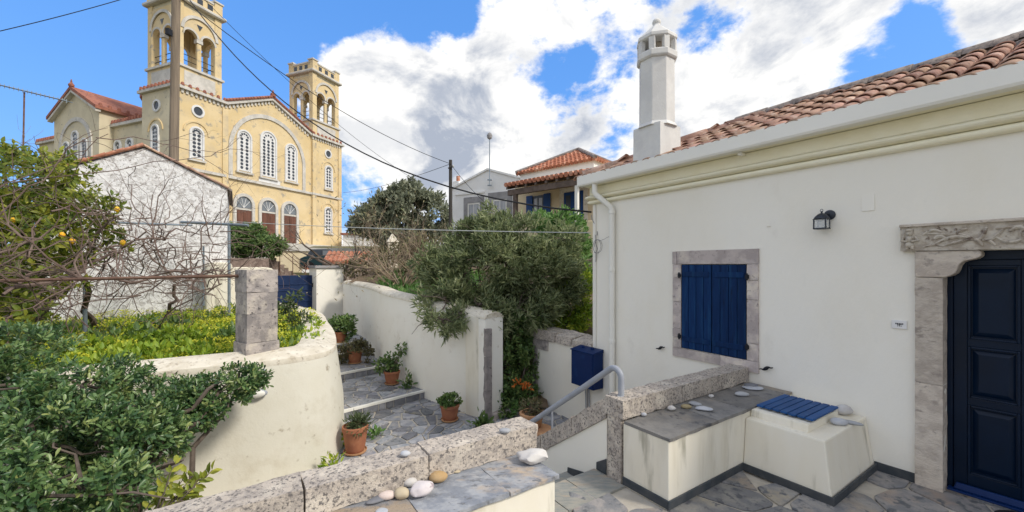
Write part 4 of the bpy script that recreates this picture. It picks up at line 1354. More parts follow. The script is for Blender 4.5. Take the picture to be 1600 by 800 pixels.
SM = {
    'slate': stone_mat('dark pebble', (0.16, 0.165, 0.185), (0.21, 0.21, 0.225)),
    'pink': stone_mat('pink pebble', (0.56, 0.42, 0.39), (0.63, 0.53, 0.48)),
    'beige': stone_mat('beige pebble', (0.42, 0.35, 0.24), (0.52, 0.44, 0.31), 8, c3=(0.66, 0.60, 0.48), s3=9, lo3=0.58, hi3=0.66),
    'white': stone_mat('white pebble', (0.60, 0.58, 0.55), (0.50, 0.48, 0.47)),
    'marble': stone_mat('veined marble pebble', (0.66, 0.61, 0.60), (0.55, 0.50, 0.51), 10, c4=(0.36, 0.30, 0.32), s4=16, lo4=0.60, hi4=0.66),
    'ochre': stone_mat('ochre pebble', (0.42, 0.27, 0.12), (0.47, 0.33, 0.18)),
    'grey': stone_mat('grey pebble', (0.33, 0.34, 0.36), (0.40, 0.41, 0.42)),
    'olive': stone_mat('olive pebble', (0.30, 0.24, 0.13), (0.38, 0.31, 0.18)),
    'pale': stone_mat('pale blue pebble', (0.40, 0.42, 0.46), (0.50, 0.51, 0.53)),
}


def pebble(px, py, z, wpx, ratio, mname, label, ax=(1, 0.7, 0.5), rot=0.0, amp=0.12, freq=0.9, sub=3, tilt=0.0, cat='pebble'):
    """a stone with its foot on the surface at height z, as wide as wpx in the photograph"""
    Y = 640 * (CAM_Z - z) / (py - 415)
    p = Vector(((px - 800) / 640 * Y, Y, z))
    r = wpx / 2 * Y / 640
    mb = MB().blob((0, 0, 0), r, ax, sub, amp, freq, rot, seed=px * 0.37, tilt=tilt)
    lo = min(v[2] for v in mb.v)
    mb.v = [(v[0] + p.x, v[1] + p.y, v[2] + p.z - lo - 0.002) for v in mb.v]
    o = make('pebble', mb, SM[mname], smooth=True)
    return props(o, label, cat)


ZS = 0.503
pebble(599, 780, ZS, 58, 0, 'slate', 'long flat dark slate pebble against the near parapet', (1, 0.30, 0.13), rot=0.66)
pebble(604, 780, ZS, 27, 0, 'pink', 'small pink oval pebble at the end of the near row', (1, 0.65, 0.5), rot=0.1)
pebble(628, 779, ZS, 24, 0, 'beige', 'round beige pebble with pale streaks between the pink and marbled ones', (1, 0.8, 0.72), amp=0.22)
pebble(641, 760, ZS, 22, 0, 'white', 'smooth white pebble tucked behind the large marbled pebble', (1, 0.75, 0.65), rot=0.3)
pebble(658, 775, ZS, 36, 0, 'marble', 'large marbled pinkish grey pebble in the middle of the near row', (1, 0.78, 0.60), rot=0.6, amp=0.3, freq=1.2)
pebble(685, 752, ZS, 28, 0, 'ochre', 'ochre brown rounded pebble against the near parapet', (1, 0.72, 0.58), rot=0.2, amp=0.14)
pebble(712, 738, ZS, 15, 0, 'beige', 'tiny flat beige pebble right of the ochre one', (1, 0.6, 0.28))
pebble(832, 722, ZS, 47, 0, 'white', 'big angular white stone at the end of the near seat', (1, 0.6, 0.40), rot=0.15, amp=0.4, freq=1.5, cat='stone')
pebble(597, 800, ZS, 20, 0, 'pale', 'pale bluish flat pebble at the bottom edge on the near seat', (1, 0.7, 0.25), amp=0.25)
ZP = 0.655
pebble(633, 712, ZP, 16, 0, 'pale', 'small white pebble alone on top of the near parapet', (1, 0.75, 0.5))
pebble(789, 676, ZP, 18, 0, 'grey', 'small grey pebble on top of the near parapet by the steps', (1, 0.7, 0.4))
ZF = 0.498
pebble(1006, 650, ZF, 9, 0, 'pale', 'tiny white pebble on the far seat closest to the stair post', (1, 0.8, 0.65))
pebble(1049, 641, ZF, 13, 0, 'white', 'oval white pebble beside the olive one on the far seat', (1, 0.75, 0.6))
pebble(1072, 638, ZF, 17, 0, 'olive', 'olive brown flat pebble on the far seat', (1, 0.6, 0.4), rot=-0.3)
pebble(1086, 633, ZF, 18, 0, 'grey', 'thin grey stone under the pale flake on the far seat', (1, 0.7, 0.3), rot=-0.5, amp=0.3)
pebble(1100, 641, ZF, 26, 0, 'pale', 'bluish flat flake of slate in the middle of the far seat', (1, 0.6, 0.22), rot=-0.3, amp=0.3, freq=1.5)
pebble(1111, 621, ZF, 9, 0, 'white', 'tiny bright white pebble against the far parapet', (1, 0.8, 0.6))
pebble(1159, 619, ZF, 21, 0, 'grey', 'streaked grey flat pebble near the house wall', (1, 0.6, 0.35), rot=-0.1)
pebble(1176, 608, ZF, 32, 0, 'pale', 'flat pale slab of stone carrying the black stone by the wall', (1, 0.6, 0.14), rot=-0.2, amp=0.25)
pebble(1173, 603.5, ZF + 0.017, 20, 0, 'slate', 'black stone lying on a flat pale slab by the wall', (1, 0.6, 0.22), rot=-0.2, amp=0.3, freq=1.6)
ZC = 0.424
pebble(1318, 648, ZC, 26, 0, 'white', 'white rounded stone behind the blue lid on the cistern', (1, 0.7, 0.6), amp=0.2)
pebble(1311, 664, ZC, 25, 0, 'pale', 'pale oval stone at the corner of the blue lid', (1, 0.6, 0.45), rot=-0.2)
pebble(1331, 663, ZC, 30, 0, 'grey', 'long flat grey stone at the edge of the cistern', (1, 0.35, 0.2), rot=-0.75)

# ------------------------------------------------------------------ curved garden wall on the left
def loft(path_pts, prof_fn):
    """a profile of (out, z) carried along a plan line; out is to the right-hand side of the line"""
    mb = MB()
    n = len(path_pts)
    prof = None
    P = []
    for i, p in enumerate(path_pts):
        a, b = path_pts[max(0, i - 1)], path_pts[min(n - 1, i + 1)]
        d = Vector((b[0] - a[0], b[1] - a[1], 0)).normalized()
        r = Vector((d.y, -d.x, 0))
        prof = prof_fn(i / (n - 1))
        for (o, z) in prof:
            P.append((p[0] + r.x * o, p[1] + r.y * o, z))
    m = len(prof)
    fs = [(i * m + k, i * m + (k + 1) % m, (i + 1) * m + (k + 1) % m, (i + 1) * m + k) for i in range(n - 1) for k in range(m)]
    fs += [tuple(range(m - 1, -1, -1)), tuple(range((n - 1) * m, n * m))]
    return mb.add(P, fs)


def spline(pts, k=8):
    out = []
    n = len(pts)
    for i in range(n - 1):
        p0, p1, p2, p3 = pts[max(i - 1, 0)], pts[i], pts[i + 1], pts[min(i + 2, n - 1)]
        for j in range(k):
            t = j / k
            out.append(tuple(0.5 * ((2 * b) + (-a + c) * t + (2 * a - 5 * b + 4 * c - d) * t * t + (-a + 3 * b - 3 * c + d) * t ** 3) for a, b, c, d in zip(p0, p1, p2, p3)))
    out.append(pts[-1])
    return out


cw_line = spline([(-8.4, 1.0), (-6.2, 2.62), (-4.6, 3.68), (-3.4, 4.40), (-2.78, 4.76), (-2.44, 5.10), (-2.40, 5.50), (-2.62, 6.10), (-3.05, 7.0), (-3.65, 8.1), (-4.3, 9.3), (-5.1, 10.4), (-6.3, 11.6)])
cw = thing('garden_wall', (-3.0, 5.0, GL), 'cream curved garden wall holding the raised bed beside the stepped path', 'wall')
make('face', loft(cw_line, lambda u: [(0.0, 0.55), (0.10, -0.2), (0.13, -1.3), (-0.45, -1.3), (-0.45, 0.60)]), M['cream_pale'], cw, smooth=True, angle=50)
make('coping', loft(cw_line, lambda u: [(0.003, 0.535), (0.006, 0.57), (0.0, 0.60), (-0.15, 0.645), (-0.34, 0.675), (-0.46, 0.655), (-0.46, 0.53), (-0.30, 0.53)]), M['coping_white'], cw, smooth=True, angle=60)

pil_f, pil_l = Vector((0.8, -0.6)), Vector((-0.6, -0.8))
PF = Frame((-3.136, 5.03), (-pil_l.x, -pil_l.y), (-pil_f.x, -pil_f.y))
pl = thing('stone_pillar', (-3.136, 5.03, 0.6), 'square grey pillar of stone blocks standing on the curved garden wall', 'pillar')
for (z0, z1, h, amp) in ((0.56, 0.78, 0.185, .004), (0.783, 1.12, 0.17, .006), (1.123, 1.38, 0.168, .006), (1.383, 1.65, 0.172, .007)):
    make('stone_block', MB().box(PF, -h, h, -h, h, z0, z1), M['pier_stone'], pl, rough=(0.06, amp, 7))

lo = at(402, 613, 4.66) + Vector((0.025, -0.055, 0))
lf = thing('bulkhead_lamp', lo, 'oval grey white bulkhead fitting low on the curved cream wall', 'lamp')
wn = Vector((0.42, -0.9, 0)).normalized()
make('housing', MB().blob(lo, 0.11, (1, 0.38, 0.45), 3, rot=0.45), M['grey_pipe'], lf, smooth=True)
make('cover', MB().blob(lo + wn * 0.02, 0.09, (1, 0.4, 0.5), 3, rot=0.45), M['white_paint'], lf, smooth=True)
l2 = at(411, 580, 4.70)
props(make('junction_cap', MB().lathe(l2 - wn * 0.04, [(0.032, 0), (0.032, 0.035), (0.022, 0.05)], 12, axis=wn), M['grey_pipe'], smooth=True), 'small round grey cap on the curved wall under the stone pillar', 'cover')

# ------------------------------------------------------------------ white wall along the right of the path
rw_line = spline([(-0.42, 6.48), (-0.85, 6.90), (-1.62, 7.56), (-2.25, 8.22), (-2.80, 8.90), (-3.32, 9.80), (-4.1, 10.95), (-4.98, 12.08)])
rwt = [(0.0, 0.92), (0.16, 0.985), (0.34, 1.07), (0.5, 1.12), (0.7, 1.18), (1, 1.25)]


def lerp_tab(tab, u):
    for (a, x), (b, y) in zip(tab, tab[1:]):
        if u <= b:
            return x + (y - x) * (u - a) / (b - a)
    return tab[-1][1]


rwall = thing('white_wall', (-2.0, 7.9, GL), 'long white garden wall with curving top along the right of the stepped path', 'wall')
make('face', loft(rw_line, lambda u: [(0.0, -1.3), (0.0, lerp_tab(rwt, u) - 0.06), (0.38, lerp_tab(rwt, u) - 0.06), (0.38, -1.3)]), M['limewash'], rwall, smooth=True, angle=50)
make('coping', loft(rw_line, lambda u: [(-0.012, lerp_tab(rwt, u) - 0.075), (-0.006, lerp_tab(rwt, u) - 0.045), (0.05, lerp_tab(rwt, u) + 0.0), (0.16, lerp_tab(rwt, u) + 0.025), (0.32, lerp_tab(rwt, u) + 0.01),
                                        (0.40, lerp_tab(rwt, u) - 0.05), (0.40, lerp_tab(rwt, u) - 0.075)]), M['coping_white'], rwall, smooth=True, angle=60)
DF = Frame((-0.42, 6.47), (0.80, 0.60), (-0.60, 0.80))
make('end_face', MB().hexa([DF.p(0.0, 0.12, -1.3), DF.p(0.12, 0.10, -1.3), DF.p(0.30, 0.42, -1.3), DF.p(-0.1, 0.45, -1.3),
                            DF.p(0.0, 0.12, 0.875), DF.p(0.12, 0.10, 0.875), DF.p(0.30, 0.42, 0.90), DF.p(-0.1, 0.45, 0.90)]), M['cream'], rwall, bevel=0.015)
post = thing('stone_post', DF.p(0.06, 0, GL), 'narrow grey stone door post at the end of the white wall', 'post')
for (z0, z1) in ((-0.80, -0.28), (-0.275, 0.26), (0.265, 0.70)):
    make('stone_block', MB().box(DF, 0.0, 0.105, -0.03, 0.10, z0, z1), M['post_stone'], post, rough=(0.07, 0.005, 8))
make('door_step', MB().box(DF, 0.10, 1.05, -0.06, 0.5, -1.2, -0.66), M['frame_stone'], rough=(0.1, 0.008, 6), kind='structure', label='pale stone step in the garden doorway')
gs = MB().grid(WORLD, [-7 + 0.4 * i for i in range(34)], [6.7 + 0.4 * i for i in range(22)],
               lambda x, y: (0.95 if x < -0.6 else -0.60 + 1.5 * ss(y, 7.3, 9.0)) + ss(y, 9.0, 15) * 0.75 + 0.05 * mnoise.noise(Vector((x, y, 0))))


def right_garden(u, v):
    return True


keep_v = []
gm2 = MB()
for f in gs.f:
    c = [sum(gs.v[i][k] for i in f) / 4 for k in range(2)]
    lim = sidex([(x + 0.22, y + 0.1) for x, y in RB], c[1])
    hx = 0.75 - (c[1] - 7.0) * 0.672 + 3.5
    if c[0] > lim and (c[0] < 0.65 + max(0, c[1] - 7.4) * 2):
        gm2.add([gs.v[i] for i in f], [(0, 1, 2, 3)])
make('garden_bed', gm2, M['soil'], smooth=True, kind='structure', label='raised garden ground behind the white wall')

# ------------------------------------------------------------------ gate and its walls
gp_ = thing('gate_pillar', G.p(0.4, 0.4, -0.2), 'broad white gate pillar with flat grey cap slab beside the blue gate', 'pillar')
make('shaft', MB().box(G, 0, 0.79, 0, 0.80, -0.6, 1.62), M['stucco'], gp_, bevel=0.015)
make('cap_slab', MB().box(G, -0.045, 0.84, -0.05, 0.85, 1.622, 1.70), M['far_grey'], gp_, bevel=0.012)
gate = thing('blue_gate', G.p(-0.5, 0.4, -0.1), 'dark blue sheet metal garden gate at the top of the stepped path', 'gate')
for (a, b) in ((-1.04, -0.64), (-0.636, -0.02)):
    lf_ = make('leaf', MB().box(G, a, b, 0.36, 0.385, -0.12, 1.41), M['gate_blue'], gate, bevel=0.006)
    for z in (0.25, 0.62, 0.95, 1.13):
        make('rib', MB().box(G, a + 0.01, b - 0.01, 0.345, 0.3595, z, z + 0.03), M['gate_blue'], lf_, bevel=0.004)
make('hinge', MB().tube([G.p(-0.015, 0.34, 1.05), G.p(-0.015, 0.34, 1.17)], 0.018, seg=8), M['black_iron'], gate)
gl_ = thing('gate_wall', G.p(-2.0, 0.4, -0.2), 'cream wall with rounded top left of the blue gate', 'wall')


def hump(u0, u1, zt, zs):
    pts = [(u0, -0.6), (u0, zs)]
    for k in range(1, 10):
        a = math.pi * k / 10
        pts.append(((u0 + u1) / 2 - (u1 - u0) / 2 * math.copysign(abs(math.cos(a)) ** 0.5, math.cos(a)), zs + (zt - zs) * math.sin(a) ** 0.5))
    return pts + [(u1, zs), (u1, -0.6)]


make('section', MB().prism(G, hump(-2.25, -1.06, 1.66, 1.48), 0.22, 0.55), M['cream'], gl_, bevel=0.02)
GP2 = Frame((-6.98, 9.35), (math.cos(A2), math.sin(A2)), (-math.sin(A2), math.cos(A2)))
gw2 = thing('garden_pier', GP2.p(0.2, 0.1, 0.3), 'short cream garden pier with rounded top in front of the whitewashed shed', 'pier')
make('body', MB().prism(GP2, hump(0, 0.50, 1.78, 1.60), 0, 0.75), M['cream'], gw2, bevel=0.02)

# ------------------------------------------------------------------ left garden: soil, grass, sorrel
lb_out = [(p[0] - 0.0, p[1]) for p in cw_line[8:]]
gz = 0.32
lg = MB()
pts = []
for (x, y) in cw_line:
    pts.append((x - 0.25, y + 0.25))
poly = pts + [(-8.2, 12.6), (-22, 12.6), (-22, 1.0)]
make('garden_soil', MB().slab(poly, -0.6, gz), M['soil'], kind='structure', label='raised bed of garden soil behind the curved wall')


poly_in = [(x - 0.42, y + 0.42) for (x, y) in cw_line] + [(-8.2, 12.6), (-22, 12.6), (-22, 1.0)]


def in_left(x, y):
    return inside((x, y), poly_in)


def scatter_tufts(name, n, area, zf, k, Ln, Wd, templ, mat_, seed, label, keep=None, spread=(0.2, 0.9), hvar=0.0, kind='stuff', cat=None):
    rg = np.random.default_rng(seed)
    B, D, Nn, LL, WW, TT = [], [], [], [], [], []
    made = tries = 0
    while made < n and tries < n * 8:
        tries += 1
        x = area[0] + (area[1] - area[0]) * rg.random()
        y = area[2] + (area[3] - area[2]) * rg.random()
        if keep and not keep(x, y):
            continue
        made += 1
        z = zf(x, y) if callable(zf) else zf
        h = hvar * (0.5 + 0.5 * mnoise.noise(Vector((x * 1.3, y * 1.3, seed)))) * rg.random() ** 0.4
        ct = 0.5 + 0.5 * mnoise.noise(Vector((x * 0.9, y * 0.9, seed + 3.3)))
        for i in range(k):
            ph = rg.random() * 6.28
            s = spread[0] + (spread[1] - spread[0]) * rg.random()
            d = np.array([math.cos(ph) * math.sin(s), math.sin(ph) * math.sin(s), math.cos(s)])
            B.append(np.array([x, y, z + h]) + rg.normal(size=3) * np.array([0.03, 0.03, 0.01]))
            D.append(d)
            Nn.append(np.array([math.cos(ph) * math.cos(s), math.sin(ph) * math.cos(s), -math.sin(s)]) + rg.normal(size=3) * 0.3)
            f = 0.6 + 0.8 * rg.random()
            LL.append(Ln * f)
            WW.append(Wd * f)
            TT.append(min(1, max(0, 0.6 * ct + 0.4 * rg.random())))
    return leafmesh(name, *[np.array(v) for v in (B, D, Nn, LL, WW, TT)], templ, mat_, None, kind=kind, label=label)


front = lambda x, y: in_left(x, y) and y < 11.3 and y > -x * 0.50
scatter_tufts('grass', 5200, (-13, -2.6, 4.0, 11.3), gz, 5, 0.20, 0.045, 'lance', LM['sorrel'], 3, 'lush yellow green grass and clover filling the raised bed', front, (0.15, 1.0), 0.16)
scatter_tufts('clover_leaves', 5200, (-13, -2.6, 4.0, 10.6), gz + 0.05, 4, 0.07, 0.06, 'spoon', LM['sorrel'], 4, 'clover leaves among the grass of the raised bed', front, (0.7, 1.5), 0.22)
scatter_tufts('yellow_flowers', 4600, (-9, -2.6, 4.4, 9.8), gz + 0.14, 4, 0.024, 0.022, 'spoon', LM['yellow'], 5, 'small yellow flowers scattered over the raised bed',
              lambda x, y: front(x, y) and mnoise.noise(Vector((x * 0.7, y * 0.7, 9))) > -0.2, (0.4, 1.3), 0.48)
scatter_tufts('tall_weeds', 1500, (-13, -2.6, 4.2, 11.3), gz, 7, 0.11, 0.05, 'ovate', LM['laurel'], 15, 'darker leafy weeds standing in lumps over the raised bed',
              lambda x, y: front(x, y) and mnoise.noise(Vector((x * 0.8, y * 0.8, 4.4))) > 0.06, (0.3, 1.4), 0.55)
scatter_tufts('leafy_weeds', 1700, (-13, -2.6, 4.2, 11.3), gz, 7, 0.10, 0.045, 'ovate', LM['sorrel'], 16, 'yellow green leafy weeds standing in mounds over the raised bed',
              lambda x, y: front(x, y) and mnoise.noise(Vector((x * 0.8, y * 0.8, 7.7))) > -0.05, (0.3, 1.3), 0.42)
scatter_tufts('weeds', 900, (-3.6, 0.6, 7.2, 12.5), lambda x, y: 0.97 + ss(y, 9.0, 15) * 0.75, 6, 0.16, 0.05, 'lance', LM['bright'], 6, 'bright green weeds behind the white wall',
              lambda x, y: x > sidex([(a + 0.45, b + 0.15) for a, b in RB], y) and x < -0.9, (0.2, 1.1), 0.12)

# ------------------------------------------------------------------ plants
def branch_to(mb, root, tips, r0, rg, seg=6, r1=0.25, amp=0.06):
    for tp in tips:
        pts = wander(root, tp, 6, amp, rg)
        mb.tube(pts, [r0 * (1 - (1 - r1) * i / 6) for i in range(7)], seg=seg, cap=False)
    return mb


V3 = lambda p: (p.x, p.y, p.z)

# big dark evergreen shrub, bottom left, reaching over the parapet's far side
bl = []
for (px, py, Y, rx, ry, rz) in [(40, 610, 3.3, .60, .5, .34), (130, 600, 3.5, .46, .45, .22), (230, 630, 3.9, .44, .4, .19), (325, 614, 4.1, .36, .35, .17), (372, 594, 4.1, .26, .25, .14), (345, 615, 4.0, .26, .25, .14), (300, 640, 3.9, .34, .3, .18),
                                (60, 690, 2.9, .55, .45, .34), (170, 680, 3.1, .42, .4, .30), (245, 690, 3.3, .24, .3, .15), (30, 775, 2.4, .45, .35, .24), (130, 765, 2.55, .36, .32, .20), (190, 775, 2.7, .24, .25, .14), (-60, 640, 3.1, .6, .5, .5),
                                (-80, 760, 2.3, .5, .4, .3), (20, 540, 3.9, .55, .4, .20)]:
    bl.append((V3(at(px, py, Y)), (rx, ry, rz), 1.5 if px > 280 else 1.0))
bsh = thing('evergreen_shrub', (-3.0, 3.0, -0.9), 'large dark glossy evergreen shrub spreading in front of the curved cream wall', 'shrub')
rgb_ = random.Random(31)
bmb = MB()
root = Vector((-3.0, 2.9, -0.95))
for l in bl:
    c = Vector(l[0])
    bmb.tube(wander(root + Vector((rgb_.gauss(0, .12), rgb_.gauss(0, .12), 0)), c, 7, 0.09, rgb_), [0.045 - 0.0045 * i for i in range(8)], seg=7, cap=False)
    for k in range(5):
        e = c + Vector((rgb_.gauss(0, l[1][0] * .6), rgb_.gauss(0, l[1][1] * .6), rgb_.gauss(0, l[1][2] * .5)))
        bmb.tube(wander(c, e, 4, 0.04, rgb_), [0.014, 0.012, 0.009, 0.007, 0.004], seg=5, cap=False)
bmb.tube(wander(at(265, 655, 3.6), at(345, 600, 3.9), 6, 0.03, rgb_), [0.022, .021, .02, .018, .016, .013, .010], seg=7)
bmb.tube(wander(at(238, 628, 3.6), at(140, 668, 3.2), 6, 0.03, rgb_), [0.016, .018, .02, .022, .022, .024, .026], seg=7)
make('branches', bmb, M['bark'], bsh, smooth=True, weld=False)
crown('crown', bl, 3500, 9, 0.053, 0.020, 'spoon', LM['pitto'], bsh, spread=(0.35, 1.35), shell=0.5, up=0.35, gap=0.49, gapf=2.9, seed=2, clus_tint=0.6)

crown('crown', [l for l in bl if len(l) > 2 and l[2] > 1.2] + [(V3(at(px, py, Y)), r) for (px, py, Y, r) in [(270, 625, 3.8, (.36, .3, .2)), (335, 625, 3.95, (.30, .25, .14)), (255, 660, 3.5, (.25, .25, .16))]],
      560, 8, 0.053, 0.020, 'spoon', LM['pitto'], bsh, spread=(0.35, 1.35), shell=0.35, up=0.35, gap=0.42, gapf=3.4, seed=12)
# yellow green sprigs rising behind the parapet
sg = thing('leafy_shoot', at(260, 800, 2.45), 'young yellow green leafy shoots behind the near parapet', 'plant')
smb = MB()
B, D, Nn, LL, WW, TT = [], [], [], [], [], []
rgs_ = np.random.default_rng(8)
for (px, py) in ((333, 732), (300, 745), (278, 724), (262, 752), (240, 770), (315, 752), (285, 778), (322, 738), (292, 735), (270, 738), (255, 775), (305, 772)):
    a, b = at(232 + (px - 260) * 0.2, 815, 2.42), at(px, py, 2.55)
    pts = wander(a, b, 7, 0.012, RNG)
    smb.tube(pts, [0.006 - 0.0006 * i for i in range(8)], seg=5)
    for i in range(3, 8):
        for s in (-1, 1):
            B.append(np.array(pts[i]))
            dd = np.array(pts[i] - pts[i - 1])
            dd /= np.linalg.norm(dd)
            sd = np.cross(dd, [0.2, -1, 0.1])
            D.append(dd * 0.5 + sd * s * 0.8 + rgs_.normal(size=3) * 0.25)
            Nn.append(np.array([0.1, -0.6, 0.8]) + rgs_.normal(size=3) * 0.4)
            f = 0.7 + 0.6 * rgs_.random()
            LL.append(0.062 * f)
            WW.append(0.026 * f)
            TT.append(rgs_.random())
make('stems', smb, M['bark'], sg, weld=False)
leafmesh('leaves', *[np.array(v) for v in (B, D, Nn, LL, WW, TT)], 'ovate', LM['sprig'], sg)

# lemon tree at the left edge
lm = thing('lemon_tree', at(20, 560, 6.0), 'lemon tree with yellow green leaves and ripe lemons before the whitewashed shed', 'tree')
ll = [(V3(at(px, py, Y)), r) for (px, py, Y, r) in [(40, 300, 6.2, (.75, .6, .55)), (110, 330, 6.3, (.6, .55, .45)), (140, 380, 6.2, (.45, .5, .38)), (20, 380, 5.8, (.8, .6, .5)), (90, 270, 6.4, (.45, .45, .30)), (-60, 330, 6.0, (.9, .7, .8)),
                                                    (60, 430, 5.6, (.55, .5, .32)), (172, 345, 6.3, (.16, .2, .22)), (-40, 460, 5.4, (.6, .6, .4)), (15, 245, 6.4, (.3, .3, .2)), (20, 500, 4.9, (.35, .4, .25))]]
lmb = MB()
rgl = random.Random(9)
lroot = at(-10, 545, 6.0)
for l in ll:
    c = Vector(l[0])
    lmb.tube(wander(lroot, c, 7, 0.10, rgl), [0.06 - 0.007 * i for i in range(8)], seg=6, cap=False)
    for k in range(6):
        e = c + Vector((rgl.gauss(0, l[1][0] * .5), rgl.gauss(0, l[1][1] * .5), rgl.gauss(0, l[1][2] * .5)))
        lmb.tube(wander(c, e, 4, 0.05, rgl), [0.013, 0.011, 0.009, 0.007, 0.004], seg=5, cap=False)
make('trunk', lmb, M['bark'], lm, smooth=True, weld=False)
crown('crown', ll, 1550, 6, 0.10, 0.044, 'ovate', LM['lemon'], lm, spread=(0.5, 1.5), shell=0.35, up=0.1, gap=0.36, gapf=1.9, seed=5)
fr = [(22, 343), (97, 367), (113, 376), (183, 327), (192, 379), (14, 472)]
for i, (px, py) in enumerate(fr):
    c = at(px, py, 5.75 if i not in (3, 4) else 6.05)
    make('lemon', MB().lathe(c - Vector((0, 0, 0.055)), [(0.005, 0.005), (0.010, 0.014), (0.028, 0.028), (0.036, 0.050), (0.033, 0.07), (0.018, 0.088), (0.006, 0.096)], 10), M['lemon'], lm, smooth=True)

# oleander behind the white wall
ol = thing('oleander', (0.0, 7.7, 0.0), 'large round olive green oleander bush overhanging the white wall', 'shrub')
oll = [(V3(at(px, py, Y)), r) for (px, py, Y, r) in [(785, 405, 7.9, (1.15, .9, .75)), (720, 430, 7.9, (.75, .7, .62)), (850, 430, 7.9, (.75, .7, .7)), (700, 470, 7.2, (.50, .45, .36)), (745, 475, 7.15, (.40, .4, .26)), (770, 500, 7.0, (.30, .3, .22)), (790, 370, 8.0, (.85, .7, .42)), (740, 375, 8.0, (.5, .5, .35)),
                                                     (870, 380, 8.1, (.45, .5, .4)), (810, 480, 7.4, (.75, .5, .40)), (692, 500, 6.75, (.26, .24, .20)), (720, 490, 6.8, (.26, .24, .2)), (890, 470, 8.0, (.35, .4, .5)), (668, 405, 8.2, (.26, .35, .3)), (780, 335, 8.1, (.3, .3, .2))]]
omb = MB()
rgo = random.Random(13)
for k in range(9):
    b = Vector((0.0 + rgo.gauss(0, .10), 7.35 + rgo.gauss(0, .10), -0.65))
    l = oll[k % len(oll)]
    omb.tube(wander(b, Vector(l[0]), 8, 0.07, rgo), [0.03 - 0.0028 * i for i in range(9)], seg=6, cap=False)
for l in oll:
    for k in range(8):
        c = Vector(l[0])
        e = c + Vector((rgo.gauss(0, l[1][0] * .5), rgo.gauss(0, l[1][1] * .5), rgo.gauss(0, l[1][2] * .5)))
        omb.tube(wander(c, e, 4, 0.05, rgo), [0.010, 0.009, 0.008, 0.006, 0.004], seg=4, cap=False)
make('trunk', omb, M['bark'], ol, smooth=True, weld=False)
crown('crown', oll, 3300, 8, 0.14, 0.030, 'lance', LM['oleander'], ol, spread=(0.25, 1.15), shell=0.72, up=0.45, gap=0.45, gapf=2.4, seed=6)

yg = thing('yellow_green_shrub', (0.75, 8.3, 0.3), 'yellow green shrub at the right of the oleander above the low wall', 'shrub')
ygl = [(V3(at(px, py, Y)), r) for (px, py, Y, r) in [(893, 470, 8.0, (.36, .35, .35)), (905, 440, 8.4, (.3, .35, .35)), (880, 500, 7.8, (.3, .3, .22)), (908, 495, 8.0, (.25, .3, .25))]]
make('stems', branch_to(MB(), Vector((0.9, 8.2, 0.0)), [Vector(l[0]) for l in ygl], 0.02, random.Random(5)), M['bark'], yg, weld=False)
crown('foliage', ygl, 420, 7, .10, .035, 'ovate', LM['sorrel'], yg, spread=(.3, 1.3), shell=.5, up=.4, gap=0.4, gapf=2.2, seed=51)
# climbing green in the garden doorway
dv = thing('doorway_shrub', (0.15, 7.1, -0.65), 'dark leafy shrub with orange flowers filling the garden doorway', 'shrub')
dl = [(V3(at(px, py, Y)), r) for (px, py, Y, r) in [(800, 545, 7.3, (.32, .35, .45)), (795, 610, 7.0, (.30, .30, .32)), (825, 560, 7.4, (.25, .3, .45)), (820, 620, 7.0, (.24, .25, .28)), (790, 640, 6.7, (.16, .16, .14)), (785, 500, 7.5, (.4, .35, .35)), (830, 505, 7.6, (.35, .35, .3))]]
dmb = branch_to(MB(), Vector((0.15, 7.15, -0.7)), [Vector(l[0]) for l in dl], 0.02, random.Random(3))
make('stems', dmb, M['bark'], dv, weld=False)
crown('foliage', dl, 900, 8, 0.075, 0.032, 'ovate', LM['laurel'], dv, spread=(0.4, 1.4), shell=0.4, up=0.3, seed=14)
crown('flowers', [(V3(at(812, 600, 6.72)), (.10, .05, .06)), (V3(at(822, 604, 6.7)), (.06, .05, .05))], 10, 6, 0.06, 0.03, 'ovate', LM['orange'], dv, seed=3)

# green shrub right of the oleander, at the far house
gsx = thing('green_shrub', at(885, 415, 11.0), 'bright green shrub between the oleander and the corner of the house', 'shrub')
gl2 = [(V3(at(px, py, Y)), r) for (px, py, Y, r) in [(885, 355, 11, (.45, .5, .42)), (900, 385, 11, (.35, .5, .5)), (860, 360, 11.4, (.4, .4, .4)), (890, 420, 10.5, (.5, .5, .4)), (845, 345, 12, (.25, .3, .25))]]
make('stems', branch_to(MB(), at(885, 440, 11.0), [Vector(l[0]) for l in gl2], 0.03, random.Random(4)), M['bark'], gsx, weld=False)
crown('foliage', gl2, 900, 7, 0.14, 0.05, 'ovate', LM['bright'], gsx, spread=(0.3, 1.3), shell=0.5, up=0.4, seed=15)

# far evergreen tree right of the church
ft_ = thing('evergreen_tree', at(625, 400, 26), 'broad dark olive evergreen tree between the church and the white gabled house', 'tree')
fl = [(V3(at(px, py, Y)), r) for (px, py, Y, r) in [(630, 330, 26, (2.0, 2, 1.2)), (585, 345, 26, (1.3, 1.5, .95)), (670, 340, 26, (1.3, 1.5, 1.1)), (640, 305, 26, (1.2, 1.3, .7)), (605, 315, 26, (.9, 1, .6)), (560, 352, 26, (.55, .7, .45)), (690, 365, 25, (.7, .8, .6)),
                                                    (620, 370, 25, (1.7, 1.2, .6)), (565, 330, 26, (.35, .4, .3)), (680, 315, 26, (.6, .7, .5)), (640, 290, 26, (.4, .4, .3))]]
fmb = branch_to(MB(), at(628, 410, 26), [Vector(l[0]) for l in fl], 0.16, random.Random(5), amp=0.2)
make('trunk', fmb, M['bark'], ft_, smooth=True, weld=False)
crown('crown', fl, 2300, 7, 0.30, 0.11, 'ovate', LM['far'], ft_, spread=(0.3, 1.4), shell=0.55, up=0.4, gap=0.40, gapf=0.9, seed=21)

